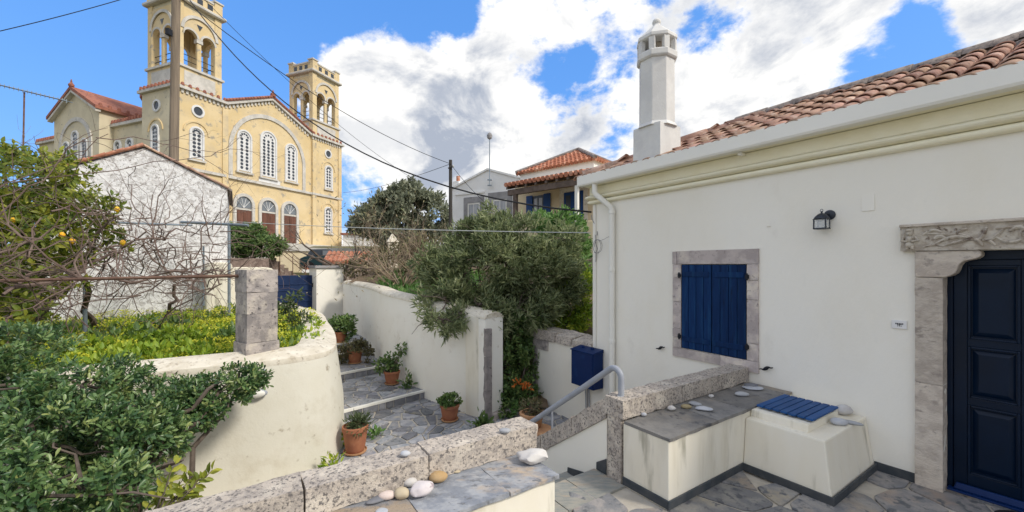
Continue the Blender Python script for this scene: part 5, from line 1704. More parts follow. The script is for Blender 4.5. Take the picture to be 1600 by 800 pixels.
# dark shrub below the church, on its rubble wall
ds = thing('rounded_shrub', at(390, 410, 15.5), 'dense dark green shrub on the rubble wall below the church doors', 'shrub')
dsl = [(V3(at(px, py, Y)), r) for (px, py, Y, r) in [(380, 378, 15.5, (.65, .6, .55)), (415, 385, 15.5, (.55, .55, .38)), (362, 375, 15.8, (.35, .5, .6)), (433, 382, 15.5, (.28, .3, .2)), (395, 362, 15.5, (.4, .4, .25))]]
make('stems', branch_to(MB(), at(385, 412, 15.5), [Vector(l[0]) for l in dsl], 0.06, random.Random(6)), M['bark'], ds, weld=False)
crown('foliage', dsl, 1000, 8, 0.14, 0.05, 'ovate', LM['laurel'], ds, spread=(0.3, 1.35), shell=0.6, up=0.4, seed=22)

# bare pale shrub behind the white wall, and a bare tree beyond the gate
rgt2 = random.Random(77)
for (nm, lab, px, py, Y, n, ln, r, m_) in (('bare_shrub', 'leafless straw coloured shrub behind the white wall', 628, 446, 10.5, 14, 1.35, 0.026, 'bark_pale'),
                                           ('bare_tree', 'leafless grey tree spreading beyond the blue gate', 535, 425, 14.5, 5, 1.5, 0.06, 'bark')):
    b = at(px, py + 8, Y)
    th = thing(nm, b, lab, 'shrub' if 'shrub' in nm else 'tree')
    tm = MB()
    tips = []
    if nm == 'bare_tree':
        tm.tube(wander(b - Vector((0, 0, 0.7)), b + Vector((0.05, 0, 0.25)), 4, 0.04, rgt2), 0.07, seg=7, cap=False)
        b = b + Vector((0.05, 0, 0.22))
    for k in range(n):
        a = rgt2.uniform(0, 6.28)
        twig_system(tm, b, (math.cos(a) * 1.0, math.sin(a) * 0.8, 0.55 if nm == 'bare_tree' else rgt2.uniform(0.5, 1.2)), ln * rgt2.uniform(.7, 1.1), r, 3, rgt2, 0.55, 0.10, 3, 5, 0.22, tips)
    make('branches', tm, M[m_], th, smooth=True, weld=False)
    if nm == 'bare_shrub':
        B = np.array([t_[0] for t_ in tips])
        D = np.array([t_[1] for t_ in tips])
        leafmesh('foliage', B, D, np.random.default_rng(2).normal(size=B.shape), np.full(len(B), .10), np.full(len(B), .03), np.random.default_rng(1).random(len(B)), 'lance', LM['dry'], th)

scatter_tufts('edge_growth', 800, (-8, -2.5, 4.0, 8.5), gz + .12, 7, 0.085, 0.04, 'ovate', LM['sorrel'], 17, 'fresh green growth crowding the edge of the curved wall',
              lambda x, y: in_left(x, y) and (not inside((x + .5, y - .5), poly_in) or mnoise.noise(Vector((x, y, 1.7))) > .15), (0.3, 1.4), 0.45)
th = thing('thicket', at(640, 440, 12.0), 'brownish half bare thicket between the straw coloured shrub and the oleander', 'shrub')
tkl = [(V3(at(px, py, Y)), r) for (px, py, Y, r) in [(640, 400, 12.2, (.7, .6, .5)), (595, 405, 12.6, (.6, .5, .35)), (668, 395, 11.8, (.5, .5, .5)), (560, 420, 12.6, (.5, .5, .25)), (625, 425, 11.6, (.7, .5, .3)), (675, 430, 11.0, (.4, .4, .4))]]
tm = branch_to(MB(), at(640, 445, 12.0), [Vector(l[0]) for l in tkl], 0.03, random.Random(8))
for l in tkl:
    for k in range(9):
        twig_system(tm, Vector(l[0]) + Vector((rgt2.gauss(0, .3), rgt2.gauss(0, .2), -.1)), (rgt2.gauss(0, .6), rgt2.gauss(0, .5), 1), .75, .011, 2, rgt2, .5, .1, 3, 4, .2)
make('branches', tm, M['bark_pale'], th, smooth=True, weld=False)
crown('foliage', tkl, 420, 6, .11, .04, 'ovate', LM['brownish'], th, spread=(.3, 1.4), shell=.4, up=.3, gap=0.4, gapf=2.0, seed=41)
# grape vine on the pergola: a trunk and a web of bare canes
vn = thing('grape_vine', at(148, 512, 7.2), 'bare grape vine with tangled leafless canes over the pipe pergola', 'vine')
vm_ = MB()
rv = random.Random(101)
v0 = at(150, 512, 7.2)
vm_.tube(wander(v0, at(112, 432, 5.8), 7, 0.05, rv), [0.045 - .002 * i for i in range(8)], seg=8)
vm_.tube(wander(at(262, 492, 8.6), at(272, 440, 8.2), 6, 0.06, rv), [0.04 - .002 * i for i in range(7)], seg=8)
for (p, q, r, amp) in [((112, 432, 5.8), (210, 375, 6.2), .024, .06), ((210, 375, 6.2), (300, 372, 7.0), .016, .08), ((10, 452, 4.7), (235, 432, 5.2), .026, .05), ((235, 432, 5.2), (350, 428, 5.2), .014, .05), ((112, 432, 5.8), (0, 500, 4.6), .020, .06),
                       ((272, 440, 8.2), (330, 350, 8.4), .018, .10), ((272, 440, 8.2), (205, 350, 7.6), .018, .10), ((272, 440, 8.2), (350, 410, 8.0), .014, .10), ((0, 395, 5.0), (160, 330, 5.6), .014, .06), ((5, 460, 4.6), (80, 330, 5.2), .016, .08),
                       ((80, 330, 5.2), (180, 340, 5.8), .012, .06), ((-10, 345, 5.0), (150, 215, 5.6), .010, .03), ((-10, 300, 5.0), (170, 210, 5.6), .008, .03), ((20, 285, 5.2), (330, 245, 6.6), .008, .04), ((150, 215, 5.6), (345, 238, 7.2), .007, .05), ((40, 430, 4.8), (190, 400, 5.4), .013, .08)]:
    pts = wander(at(*p), at(*q), 9, amp, rv)
    vm_.tube(pts, [r * (1 - 0.05 * i) for i in range(10)], seg=6, cap=False)
    for k in range(5):
        i = rv.randint(1, 9)
        d = Vector((rv.gauss(0, 1), rv.gauss(0, .8), rv.gauss(0, .7)))
        twig_system(vm_, pts[i], d, rv.uniform(.4, 1.0), max(0.005, r * .5), 1, rv, 0.7, 0.0, 3, 5, 0.28)
for k in range(95):
    px, py = rv.uniform(150, 352), rv.uniform(335, 470)
    Y = rv.uniform(5.6, 8.3)
    twig_system(vm_, at(px, py, Y), (rv.gauss(0, 1), rv.gauss(0, .6), rv.gauss(0, .8)), rv.uniform(.5, 1.3), rv.uniform(.006, .012), 1, rv, 0.7, 0.0, 3, 5, 0.28)
for k in range(30):
    px, py = rv.uniform(-20, 150), rv.uniform(360, 520)
    twig_system(vm_, at(px, py, rv.uniform(4.4, 5.4)), (rv.gauss(0, 1), rv.gauss(0, .6), rv.gauss(0, .6)), rv.uniform(.4, .9), rv.uniform(.004, .010), 1, rv, 0.7, 0.0, 3, 5, 0.28)
make('canes', vm_, M['vine_bark'], vn, smooth=True, weld=False)

# pergola of pipes and a rusty beam
pg = thing('pipe_pergola', at(133, 515, 6.6), 'pergola of thin galvanised pipes and a rusty beam over the raised bed', 'pergola')
for (p, q, Y, Y2, r, m_) in [((133, 518), (133, 440), 6.6, 6.6, .028, 'galv'), ((358, 492), (358, 348), 8.9, 8.9, .030, 'galv'), ((318, 478), (318, 385), 9.2, 9.2, .020, 'galv'), ((283, 347), (388, 352), 8.9, 8.9, .032, 'galv'), ((186, 348), (300, 352), 7.4, 8.6, .018, 'galv')]:
    make('pipe', MB().tube([at(p[0], p[1], Y), at(q[0], q[1], Y2)], r, seg=10), M[m_], pg, smooth=True, angle=60)
bp0, bp1 = at(-60, 440, 4.6), at(374, 431, 4.95)
make('beam', MB().tube([bp0, bp1], 0.022, seg=6), M['rust'], pg)

# ------------------------------------------------------------------ flower pots
def potted(x, y, z, r, h, label, plants, mname='terracotta', saucer=True, tall=False):
    th = thing('potted_plant', (x, y, z), label, 'potted plant', 'clay pots along the path')
    sz = 0.022 if saucer else 0
    if saucer:
        make('saucer', MB().lathe((x, y, z + 0.008), [(r * .72, 0), (r * .86, 0.008), (r * .90, 0.03), (r * .86, 0.032), (r * .80, 0.014)], 22), M['terra_pale'], th, smooth=True)
    prof = [(r * .66, sz), (r * .74, sz + h * .12), (r * .84, sz + h * .45), (r * .92, sz + h * .78), (r * .935, sz + h * .80), (r * 1.0, sz + h * .83), (r * 1.0, sz + h * .98), (r * .97, sz + h), (r * .90, sz + h), (r * .87, sz + h * .90)]
    make('pot', MB().lathe((x, y, z + 0.008), prof, 26), M[mname], th, smooth=True, angle=35)
    make('soil', MB().lathe((x, y, z + 0.008), [(r * .86, sz + h * .88), (r * .5, sz + h * .915), (0.002, sz + h * .92)], 18), M['soil'], th, smooth=True)
    top = Vector((x, y, z + sz + h * .92))
    for (nm, lobes, nc, k, Ln, Wd, tm, lmn, sp, sh, seed) in plants:
        L_ = [(tuple(top + Vector(c)), rr) for c, rr in lobes]
        sm = MB()
        rgp_ = random.Random(seed)
        for c, rr in L_:
            for q in range(4):
                e = Vector(c) + Vector((rgp_.gauss(0, rr[0] * .4), rgp_.gauss(0, rr[1] * .4), rgp_.gauss(0, rr[2] * .3)))
                sm.tube(wander(top + Vector((rgp_.gauss(0, r * .25), rgp_.gauss(0, r * .25), -0.02)), e, 5, 0.015, rgp_), [0.007, .006, .005, .004, .003, .002], seg=4, cap=False)
        make('stems', sm, M['bark'], th, weld=False)
        crown(nm, L_, nc, k, Ln, Wd, tm, LM[lmn], th, spread=sp, shell=sh, up=0.4, seed=seed)
    return th


potted(-2.055, 5.37, GL, 0.165, 0.33, 'large clay pot with a lavender like herb at the foot of the curved wall',
       [('foliage', [((0.06, -0.02, .06), (.10, .10, .08)), ((-0.02, .05, .05), (.08, .08, .06))], 60, 7, .085, .011, 'lance', 'herb', (0.1, 0.7), .2, 1)])
potted(-0.985, 6.48, GL, 0.155, 0.23, 'clay pot with a round leafy succulent on the lower court against the white wall',
       [('foliage', [((0, 0, .08), (.15, .15, .07))], 70, 7, .055, .036, 'spoon', 'laurel', (0.3, 1.3), .5, 2)])
potted(-2.33, 7.95, GL + 0.15, 0.155, 0.23, 'clay pot with a tall leafy sapling on the first step against the white wall',
       [('foliage', [((-.14, 0, .14), (.16, .14, .12)), ((-.02, .02, .10), (.10, .10, .08)), ((-.02, 0, .27), (.06, .06, .08)), ((.14, 0, .34), (.05, .06, .12)), ((.20, 0, .48), (.05, .06, .08)), ((.10, .02, .20), (.05, .05, .07))], 85, 5, .085, .036, 'ovate', 'laurel', (0.4, 1.4), .3, 3)])
potted(-3.46, 9.02, GL + 0.30, 0.165, 0.26, 'clay pot with a reddish trailing plant on the second step',
       [('foliage', [((0, 0, .10), (.28, .24, .11)), ((-.26, -.05, -.05), (.12, .12, .18)), ((.27, 0, -.05), (.10, .12, .18)), ((.12, -.05, .14), (.12, .12, .10))], 150, 6, .07, .034, 'ovate', 'brownish', (0.4, 1.4), .5, 4)])
potted(-4.13, 9.85, GL + 0.60, 0.165, 0.24, 'clay pot with a dense green bush at the top of the path steps',
       [('foliage', [((0, 0, .20), (.34, .30, .16)), ((-.25, 0, .14), (.14, .16, .10)), ((.18, 0, .26), (.18, .2, .14)), ((.24, -.05, .0), (.10, .10, .16))], 190, 7, .075, .036, 'ovate', 'laurel', (0.4, 1.4), .5, 5)])
bp_ = thing('potted_plant', (0.36, 5.62, GL), 'pale clay pot with a scraggly plant on an upturned ringed pot by the low wall', 'potted plant', 'clay pots along the path')
c = (0.38, 5.62, GL + 0.006)
make('ringed_base', MB().lathe(c, [(.17, 0), (.19, .02), (.19, .06), (.215, .075), (.215, .105), (.19, .115), (.205, .14), (.205, .17), (.185, .18), (.19, .20), (.175, .215), (.10, .22)], 28), M['terra_pale'], bp_, smooth=True, angle=35)
c = (0.28, 5.66, GL + 0.2)
make('pot', MB().lathe(c, [(.10, 0.028), (.13, .06), (.148, .17), (.152, .18), (.175, .19), (.178, .22), (.165, .228), (.145, .225), (.14, .20)], 26), M['terra_pale'], bp_, smooth=True, angle=35)
make('soil', MB().lathe(c, [(.14, .195), (.08, .205), (.003, .206)], 16), M['soil'], bp_)
tm = MB()
rq = random.Random(5)
tips = []
for k in range(10):
    twig_system(tm, Vector(c) + Vector((rq.gauss(0, .04), rq.gauss(0, .04), .19)), (rq.gauss(0, .5), rq.gauss(0, .5), 1), .16, .006, 1, rq, .5, .3, 2, 4, .2, tips)
make('stems', tm, M['bark'], bp_, weld=False)
crown('leaves', [((c[0], c[1], c[2] + .30), (.14, .14, .09))], 34, 5, .07, .03, 'ovate', LM['brownish'], bp_, spread=(.5, 1.5), shell=.3, seed=9)

# weeds growing in the joints of the court
for (x, y, z, k, Ln, Wd, tm_, lm_, h, lab) in [(-2.42, 5.62, GL, 26, .12, .055, 'ovate', 'sorrel', .16, 'yellow green leafy weed behind the large clay pot at the curved wall'), (-1.95, 5.85, GL, 10, .11, .035, 'lance', 'bright', .05, 'low green weed beside the large clay pot'),
                                              (-0.86, 4.55, GL, 18, .22, .008, 'lance', 'dry', .16, 'wispy dry grass tuft behind the near parapet'), (-0.48, 6.25, GL, 22, .10, .045, 'ovate', 'laurel', .10, 'dark green weed at the foot of the stone door post'),
                                              (-1.98, 7.72, GL + .15, 14, .09, .04, 'ovate', 'laurel', .20, 'small dark upright weed against the white wall on the first step'), (-2.15, 4.9, GL, 12, .10, .03, 'lance', 'sorrel', .08, 'thin green weed at the foot of the curved wall'),
                                              (0.12, 6.62, -0.66, 14, .09, .03, 'lance', 'bright', .05, 'fresh green weed on the pale doorway step')]:
    wd = thing('weed', (x, y, z), lab, 'weed', 'weeds in the paving')
    crown('leaves', [((x, y, z + h * .6), (.07, .07, h * .6 + .02))], k, 5, Ln, Wd, tm_, LM[lm_], wd, spread=(0.1, 0.9), shell=.1, up=.8, seed=int(x * 100) % 50 + 50)
fs_ = thing('flowering_shrub', at(452, 500, 7.6), 'thin pale green shrub before the blue gate', 'shrub')
fsl = [(V3(at(px, py, 7.4)), r) for (px, py, r) in [(445, 480, (.16, .16, .16)), (460, 465, (.10, .1, .12)), (432, 490, (.14, .14, .16)), (470, 500, (.16, .2, .10))]]
make('stems', branch_to(MB(), at(450, 520, 7.5), [Vector(l[0]) for l in fsl], 0.012, random.Random(8)), M['bark_pale'], fs_, weld=False)
crown('leaves', fsl, 90, 6, .08, .03, 'ovate', LM['herb'], fs_, spread=(.3, 1.2), shell=.3, seed=31)

# ------------------------------------------------------------------ whitewashed shed
SF = Frame((-6.95, 10.0), (-math.cos(A), -math.sin(A)), (-math.sin(A), math.cos(A)))   # s leftwards along the gable, v back
shed = thing('shed', SF.p(1.5, 0, 0.3), 'whitewashed gabled shed with flaking rough render and a tiled verge', 'shed')
SP_, SE, SW = 1.526, 3.56, 3.05
gab = [(0, -0.2), (0, SE), (SP_, 4.33), (SW, SE), (SW, -0.2)]
make('wall', MB().prism(SF, gab, 0, 3.2), M['shed'], shed, rough=(0.30, 0.012, 3))
make('roof', MB().prism(SF, [(-0.10, SE - 0.03), (SP_, 4.37), (SW + 0.10, SE - 0.03), (SW + 0.10, SE + 0.01), (SP_, 4.41), (-0.10, SE + 0.01)], 0.04, 3.3), M['ridge'], shed)
k = 0
d_ = Vector((SW - SP_, 0, SE - 4.33))
L_ = math.hypot(SW - SP_, SE - 4.33)
for i in range(5):
    s0 = i / 5
    a = SF.p(SP_ + (SW - SP_) * s0, -0.04, 4.40 + (SE - 4.33) * s0)
    b = SF.p(SP_ + (SW - SP_) * (s0 + .215), -0.04, 4.40 + (SE - 4.33) * (s0 + .215) - 0.015)
    make('verge_tile', MB().tube([a, b], [0.042, 0.036], seg=8), M['tile_far'], shed, smooth=True, angle=60)
for i in range(6):
    s0 = i / 6
    a = SF.p(SP_ * (1 - s0), -0.03, 4.385 + (SE - 4.33) * s0)
    b = SF.p(SP_ * (1 - s0 - .18), -0.03, 4.385 + (SE - 4.33) * (s0 + .18) - 0.01)
    make('verge_tile', MB().tube([a, b], [0.030, 0.026], seg=6), M['tile'], shed, smooth=True, angle=60)

# ------------------------------------------------------------------ the church
C0 = Vector((-23.04, 28.0))
e = Vector((0.358, 0.934)).normalized()
s_ = Vector((-0.934, 0.358)).normalized()
CFn = Frame(C0, e, s_)                       # front: u along the facade, v into the church
CSd = Frame(C0, s_, e)                       # side: u along the flank, v into the church
ch = thing('church', CFn.p(7.3, 0, 3.5), 'large yellow church with two arcaded bell towers, white lattice windows and brown doors', 'church')
Z0 = 2.6


def arc(cx, r, z, n=12, a0=0.0, a1=math.pi):
    return [(cx + r * math.cos(a0 + (a1 - a0) * k / n), z + r * math.sin(a0 + (a1 - a0) * k / n)) for k in range(n + 1)]


def arched(cx, w, z0, ztop, n=12):
    r = w / 2
    return [(cx - r, z0)] + arc(cx, r, ztop - r, n, math.pi, 0) + [(cx + r, z0)]


def ring(cx, w, z0, ztop, t, n=12):
    o = arched(cx, w + 2 * t, z0, ztop + t, n)
    i = arched(cx, w, z0, ztop, n)
    return o + i[::-1]


def part(name, mb, m, parent, **k):
    return make(name, mb, M[m], parent, **k)


def dots(F, cx, z0, z1, cols, dx, rows, r, v):
    mb = MB()
    for i in range(rows):
        z = z0 + (z1 - z0) * (i + .5) / rows
        for j in range(cols):
            c_ = F.p(cx + (j - (cols - 1) / 2) * dx, v, z)
            mb.lathe(c_, [(r, 0), (r * .9, 0.012)], 7, axis=-F.ev)
    return mb


def lattice(F, cx, w, z0, zt, cols, rows, parent, t=0.17, hood=True, v=0.0):
    win_ = part('window', MB().prism(F, ring(cx, w, z0 - 0.1, zt, t * .72), v - 0.10, v + 0.02), 'church_white', parent)
    part('lattice_panel', MB().prism(F, arched(cx, w, z0, zt), v - 0.035, v + 0.02), 'church_white', win_)
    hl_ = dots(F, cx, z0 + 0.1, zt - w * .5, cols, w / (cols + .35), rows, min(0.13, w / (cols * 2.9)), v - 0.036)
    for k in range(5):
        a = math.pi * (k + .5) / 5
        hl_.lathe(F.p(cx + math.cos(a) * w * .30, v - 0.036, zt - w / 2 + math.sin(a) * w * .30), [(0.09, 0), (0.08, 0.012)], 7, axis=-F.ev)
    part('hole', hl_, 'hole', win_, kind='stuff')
    part('sill', MB().box(F, cx - w / 2 - t - .05, cx + w / 2 + t + .05, v - 0.16, v + 0.02, z0 - 0.22, z0 - 0.1), 'church_trim', win_)
    if hood:
        part('hood_mould', MB().prism(F, arc(cx, w / 2 + .52, zt - w / 2, 14) + arc(cx, w / 2 + .40, zt - w / 2, 14)[::-1], v - 0.06, v + 0.02), 'ochre', win_)
    return win_


def antefix(F, u0, u1, v, z, step, mb, h=0.26):
    u = u0
    while u < u1:
        c_ = F.p(u, v, z)
        mb.lathe(c_, [(0.13, 0.0), (0.12, .10), (0.10, h * .8), (0.02, h)], 6)
        u += step
    return mb


def dentils(F, u0, u1, v, z, step, mb, zf=None):
    u = u0
    while u < u1:
        zz = zf(u) if zf else z
        mb.box(F, u, u + step * .5, v - 0.09, v, zz - 0.26, zz)
        u += step
    return mb


UL, UR, UE = 3.4, 11.5, 15.2
VT = 3.67
CZ = 13.95                                   # cornice of the towers and facade
body = MB()
body.box(CFn, 0, UL, 0, VT, Z0, CZ)
part('tower_base', body, 'ochre', ch)
part('tower_base', MB().box(CFn, UR, UE, 0, VT, Z0, CZ), 'ochre', ch)
fac = [(UL, Z0), (UL, CZ), (7.35, 15.75), (UR, CZ), (UR, Z0)]
part('facade', MB().prism(CFn, fac, 0.12, 1.2), 'ochre', ch)
# the flank of the left tower is bare, paler and stained
part('flank', MB().box(CSd, 0.0, VT, -0.012, -0.002, Z0, CZ - 0.01), 'ochre_pale', ch)
# string course
for (a, b, v) in ((-0.10, UL, 0), (UR, UE + .1, 0)):
    part('string_course', MB().box(CFn, a, b, v - 0.14, v - 0.001, 8.42, 8.62), 'church_trim', ch)
part('string_course', MB().box(CFn, UL + .002, UR - .002, -0.06, 0.119, 8.42, 8.62), 'church_trim', ch)
part('stone_tablet', MB().box(CFn, 6.2, 8.2, 0.09, 0.119, 8.68, 9.0), 'church_white', ch)
# corner pilasters of the facade bays
for u in (UL - .25, UR + .02, UE - .45):
    part('pilaster', MB().box(CFn, u, u + .42, -0.10, -0.001, Z0, CZ - .35), 'ochre', ch)
# cornices
for (a, b) in ((-0.22, UL + .1), (UR - .1, UE + .22)):
    part('cornice', MB().box(CFn, a, b, -0.24, VT + .2, CZ + .002, CZ + .20), 'church_trim', ch)
rk = MB()
slp = (15.75 - CZ) / (7.35 - UL)
for (a, b, za, zb) in ((UL + .1, 7.35, CZ + .045, 15.75), (7.35, UR - .1, 15.75, CZ + .045)):
    rk.hexa([CFn.p(a, -0.10, za), CFn.p(b, -0.10, zb), CFn.p(b, 1.2, zb), CFn.p(a, 1.2, za), CFn.p(a, -0.10, za + .24), CFn.p(b, -0.10, zb + .24), CFn.p(b, 1.2, zb + .24), CFn.p(a, 1.2, za + .24)])
part('raking_cornice', rk, 'church_trim', ch, weld=False)
dn = MB()
dentils(CFn, 0.05, UL, 0.0, CZ, .30, dn)
dentils(CFn, UR, UE, 0.0, CZ, .30, dn)
dentils(CFn, UL + .3, 7.3, 0.12, 0, .30, dn, lambda u: CZ + (u - UL) * slp)
dentils(CFn, 7.4, UR - .3, 0.12, 0, .30, dn, lambda u: CZ + (UR - u) * slp - .1)
part('dentil', dn, 'church_trim', ch, kind='stuff', weld=False)
af = MB()
antefix(CFn, -0.1, UL, -0.16, CZ + .20, .48, af)
antefix(CFn, UR + .1, UE + .2, -0.16, CZ + .20, .48, af)
antefix(CSd, 0.1, VT, -0.16, CZ + .20, .42, af)
part('antefix', af, 'tile_red', ch, kind='stuff', weld=False)
for (a, b, za, zb) in ((UL, 7.35, CZ + .29, 16.0), (7.35, UR, 16.0, CZ + .29)):
    rt_ = MB()
    n_ = 16
    for i in range(n_):
        u0, u1 = a + (b - a) * i / n_, a + (b - a) * (i + .86) / n_
        z0_, z1_ = za + (zb - za) * i / n_, za + (zb - za) * (i + .86) / n_
        rt_.tube([CFn.p(u0, -0.10, z0_ + .06), CFn.p(u1, -0.10, z1_ + .06)], .12, seg=6)
    part('verge_tile', rt_, 'tile_red', ch, kind='stuff', weld=False)
part('finial', MB().lathe(CFn.p(7.35, -0.1, 16.05), [(.2, 0), (.22, .2), (.10, .35), (.02, .6)], 8), 'tile_red', ch)
# nave roof and side roofs
nv_ = MB()
nv_.prism(CFn, [(UL, CZ + .1), (7.35, 15.98), (UR, CZ + .1)], 0.5, 26)
part('nave_roof', nv_, 'tile_red', ch)
part('nave_wall', MB().box(CFn, UL - .3, UR + .3, 1.21, 26, Z0, CZ), 'ochre', ch)
part('aisle_wall', MB().box(CSd, VT + .002, 9.0, 0.25, 3.2, Z0, 12.1), 'ochre_pale', ch)
part('aisle_wall', MB().box(CSd, 13.9, 18.5, 0.25, 3.2, Z0, 11.95), 'ochre_pale', ch)
part('aisle_cornice', MB().box(CSd, VT + .004, 8.0, 0.02, 0.60, 12.102, 12.32), 'church_trim', ch)
part('aisle_cornice', MB().box(CSd, 13.95, 18.6, 0.02, 0.60, 11.952, 12.12), 'church_trim', ch)
af2 = MB()
antefix(CSd, VT + .2, 7.9, 0.1, 12.32, .36, af2, .3)
antefix(CSd, 14.0, 18.5, 0.1, 12.12, .36, af2, .3)
part('antefix', af2, 'tile_red', ch, kind='stuff', weld=False)
part('aisle_roof', MB().prism(CFn, [(0.05, 12.33), (UL - .31, 13.6), (UL - .31, 12.2)], VT + .01, 8.9), 'tile_red', ch)
for cx in (5.6, 7.1):
    lattice(CSd, cx, 0.62, 9.6, 11.0, 1, 4, ch, t=.2, hood=False, v=0.25)
# transept
TC, TW = 10.8, 3.1
tr = [(TC - TW, Z0), (TC - TW, 13.35), (TC, 15.05), (TC + TW, 13.35), (TC + TW, Z0)]
trs = part('transept', MB().prism(CSd, tr, -0.6, 5.0), 'ochre_pale', ch)
rf_ = MB()
for sg_ in (-1, 1):
    rf_.hexa([CSd.p(TC + sg_ * (TW + .3), -0.95, 13.19), CSd.p(TC, -0.95, 15.06), CSd.p(TC, 7.3, 15.06), CSd.p(TC + sg_ * (TW + .3), 7.3, 13.19),
              CSd.p(TC + sg_ * (TW + .3), -0.95, 13.41), CSd.p(TC, -0.95, 15.30), CSd.p(TC, 7.3, 15.30), CSd.p(TC + sg_ * (TW + .3), 7.3, 13.41)])
part('roof', rf_, 'tile_red', trs, weld=False)
tk = MB()
for sg_ in (-1, 1):
    tk.hexa([CSd.p(TC + sg_ * (TW + .22), -0.9, 13.0), CSd.p(TC, -0.9, 14.86), CSd.p(TC, -0.601, 14.86), CSd.p(TC + sg_ * (TW + .22), -0.601, 13.0),
             CSd.p(TC + sg_ * (TW + .22), -0.9, 13.22), CSd.p(TC, -0.9, 15.05), CSd.p(TC, -0.601, 15.05), CSd.p(TC + sg_ * (TW + .22), -0.601, 13.22)])
part('raking_cornice', tk, 'church_trim', trs, weld=False)
part('arch_band', MB().prism(CSd, ring(TC, 3.9, 8.5, 12.7, .32, 18), -0.68, -0.58), 'church_trim', trs)
for (cx, zt) in ((TC - 1.25, 11.2), (TC, 11.9), (TC + 1.25, 11.2)):
    lattice(CSd, cx, .72, 8.9, zt, 2, 8, trs, t=.16, hood=False, v=-0.6)
at2 = antefix(CFn, -0.6, 3.0, TC - TW - .18, 13.38, .55, MB(), .32)
part('antefix', at2, 'tile_red', trs, kind='stuff', weld=False)
part('finial', MB().lathe(CSd.p(TC, -0.85, 15.28), [(.16, 0), (.18, .15), (.07, .3), (.03, .55)], 8), 'tile_red', trs)
# facade: great arch, three windows, three doors
part('arch_band', MB().prism(CFn, ring(7.25, 6.5, 8.64, 14.05, .32, 26), 0.03, 0.13), 'church_trim', ch)
lattice(CFn, 4.97, 1.0, 9.25, 12.4, 2, 9, ch, v=0.12, hood=False)
lattice(CFn, 7.07, 1.3, 9.2, 12.95, 3, 11, ch, v=0.12, hood=False)
lattice(CFn, 9.3, 1.05, 9.3, 12.5, 2, 9, ch, v=0.12, hood=False)
for cx in (4.9, 7.02, 9.12):
    fr_ = part('doorway', MB().prism(CFn, ring(cx, 1.3, 3.55, 7.2, .24, 14), -0.04, 0.13), 'church_trim', ch)
    part('door', MB().box(CFn, cx - .648, cx - .012, 0.05, 0.118, 3.55, 6.10), 'door_wood', fr_, bevel=0.02, seg=1)
    part('door', MB().box(CFn, cx + .012, cx + .648, 0.05, 0.118, 3.55, 6.10), 'door_wood', fr_, bevel=0.02, seg=1)
    for k in (-1, 1):
        for (za, zb) in ((3.75, 4.6), (4.75, 5.9)):
            part('door_panel', MB().box(CFn, cx + k * .33 - .2, cx + k * .33 + .2, 0.02, 0.05, za, zb), 'door_wood', fr_, bevel=0.02, seg=1)
    part('transom', MB().box(CFn, cx - .648, cx + .648, 0.03, 0.118, 6.12, 6.26), 'church_trim', fr_)
    fan = [(cx + .648, 6.28)] + arc(cx, .645, 6.55, 14) + [(cx - .648, 6.28)]
    part('fanlight', MB().prism(CFn, fan, 0.08, 0.118), 'church_glass', fr_)
    for k in range(1, 5):
        a = math.pi * k / 5
        c1, s1 = math.cos(a), math.sin(a)
        part('glazing_bar', MB().tube([CFn.p(cx, 0.06, 6.3), CFn.p(cx + .62 * c1, 0.06, 6.5 + .62 * s1)], .022, seg=5), 'church_white', fr_)
part('threshold', MB().box(CFn, -1, 16.5, -2.2, -0.001, 2.0, 3.55), 'church_trim', ch)
# tower windows and oculi
for cx in (1.36, 13.5):
    lattice(CFn, cx, .74, 9.35, 11.5, 2, 6, ch)
lattice(CFn, 13.45, .74, 5.0, 7.4, 2, 6, ch)
lattice(CFn, 1.36, .74, 5.0, 7.4, 2, 6, ch)
lattice(CSd, 2.1, .66, 9.4, 11.5, 2, 6, ch, v=-0.012)
for (F, cx, zc, v) in ((CFn, 1.45, 12.75, 0), (CFn, 13.45, 12.75, 0), (CSd, 1.95, 12.9, -.012)):
    oc = part('oculus', MB().lathe(F.p(cx, v, zc), [(.44, -.02), (.44, .07), (.31, .08), (.30, -.01)], 20, axis=-F.ev), 'church_white', ch)
    part('pane', MB().lathe(F.p(cx, v - 0.005, zc), [(.30, 0), (.29, .012)], 20, axis=-F.ev), 'hole', oc)


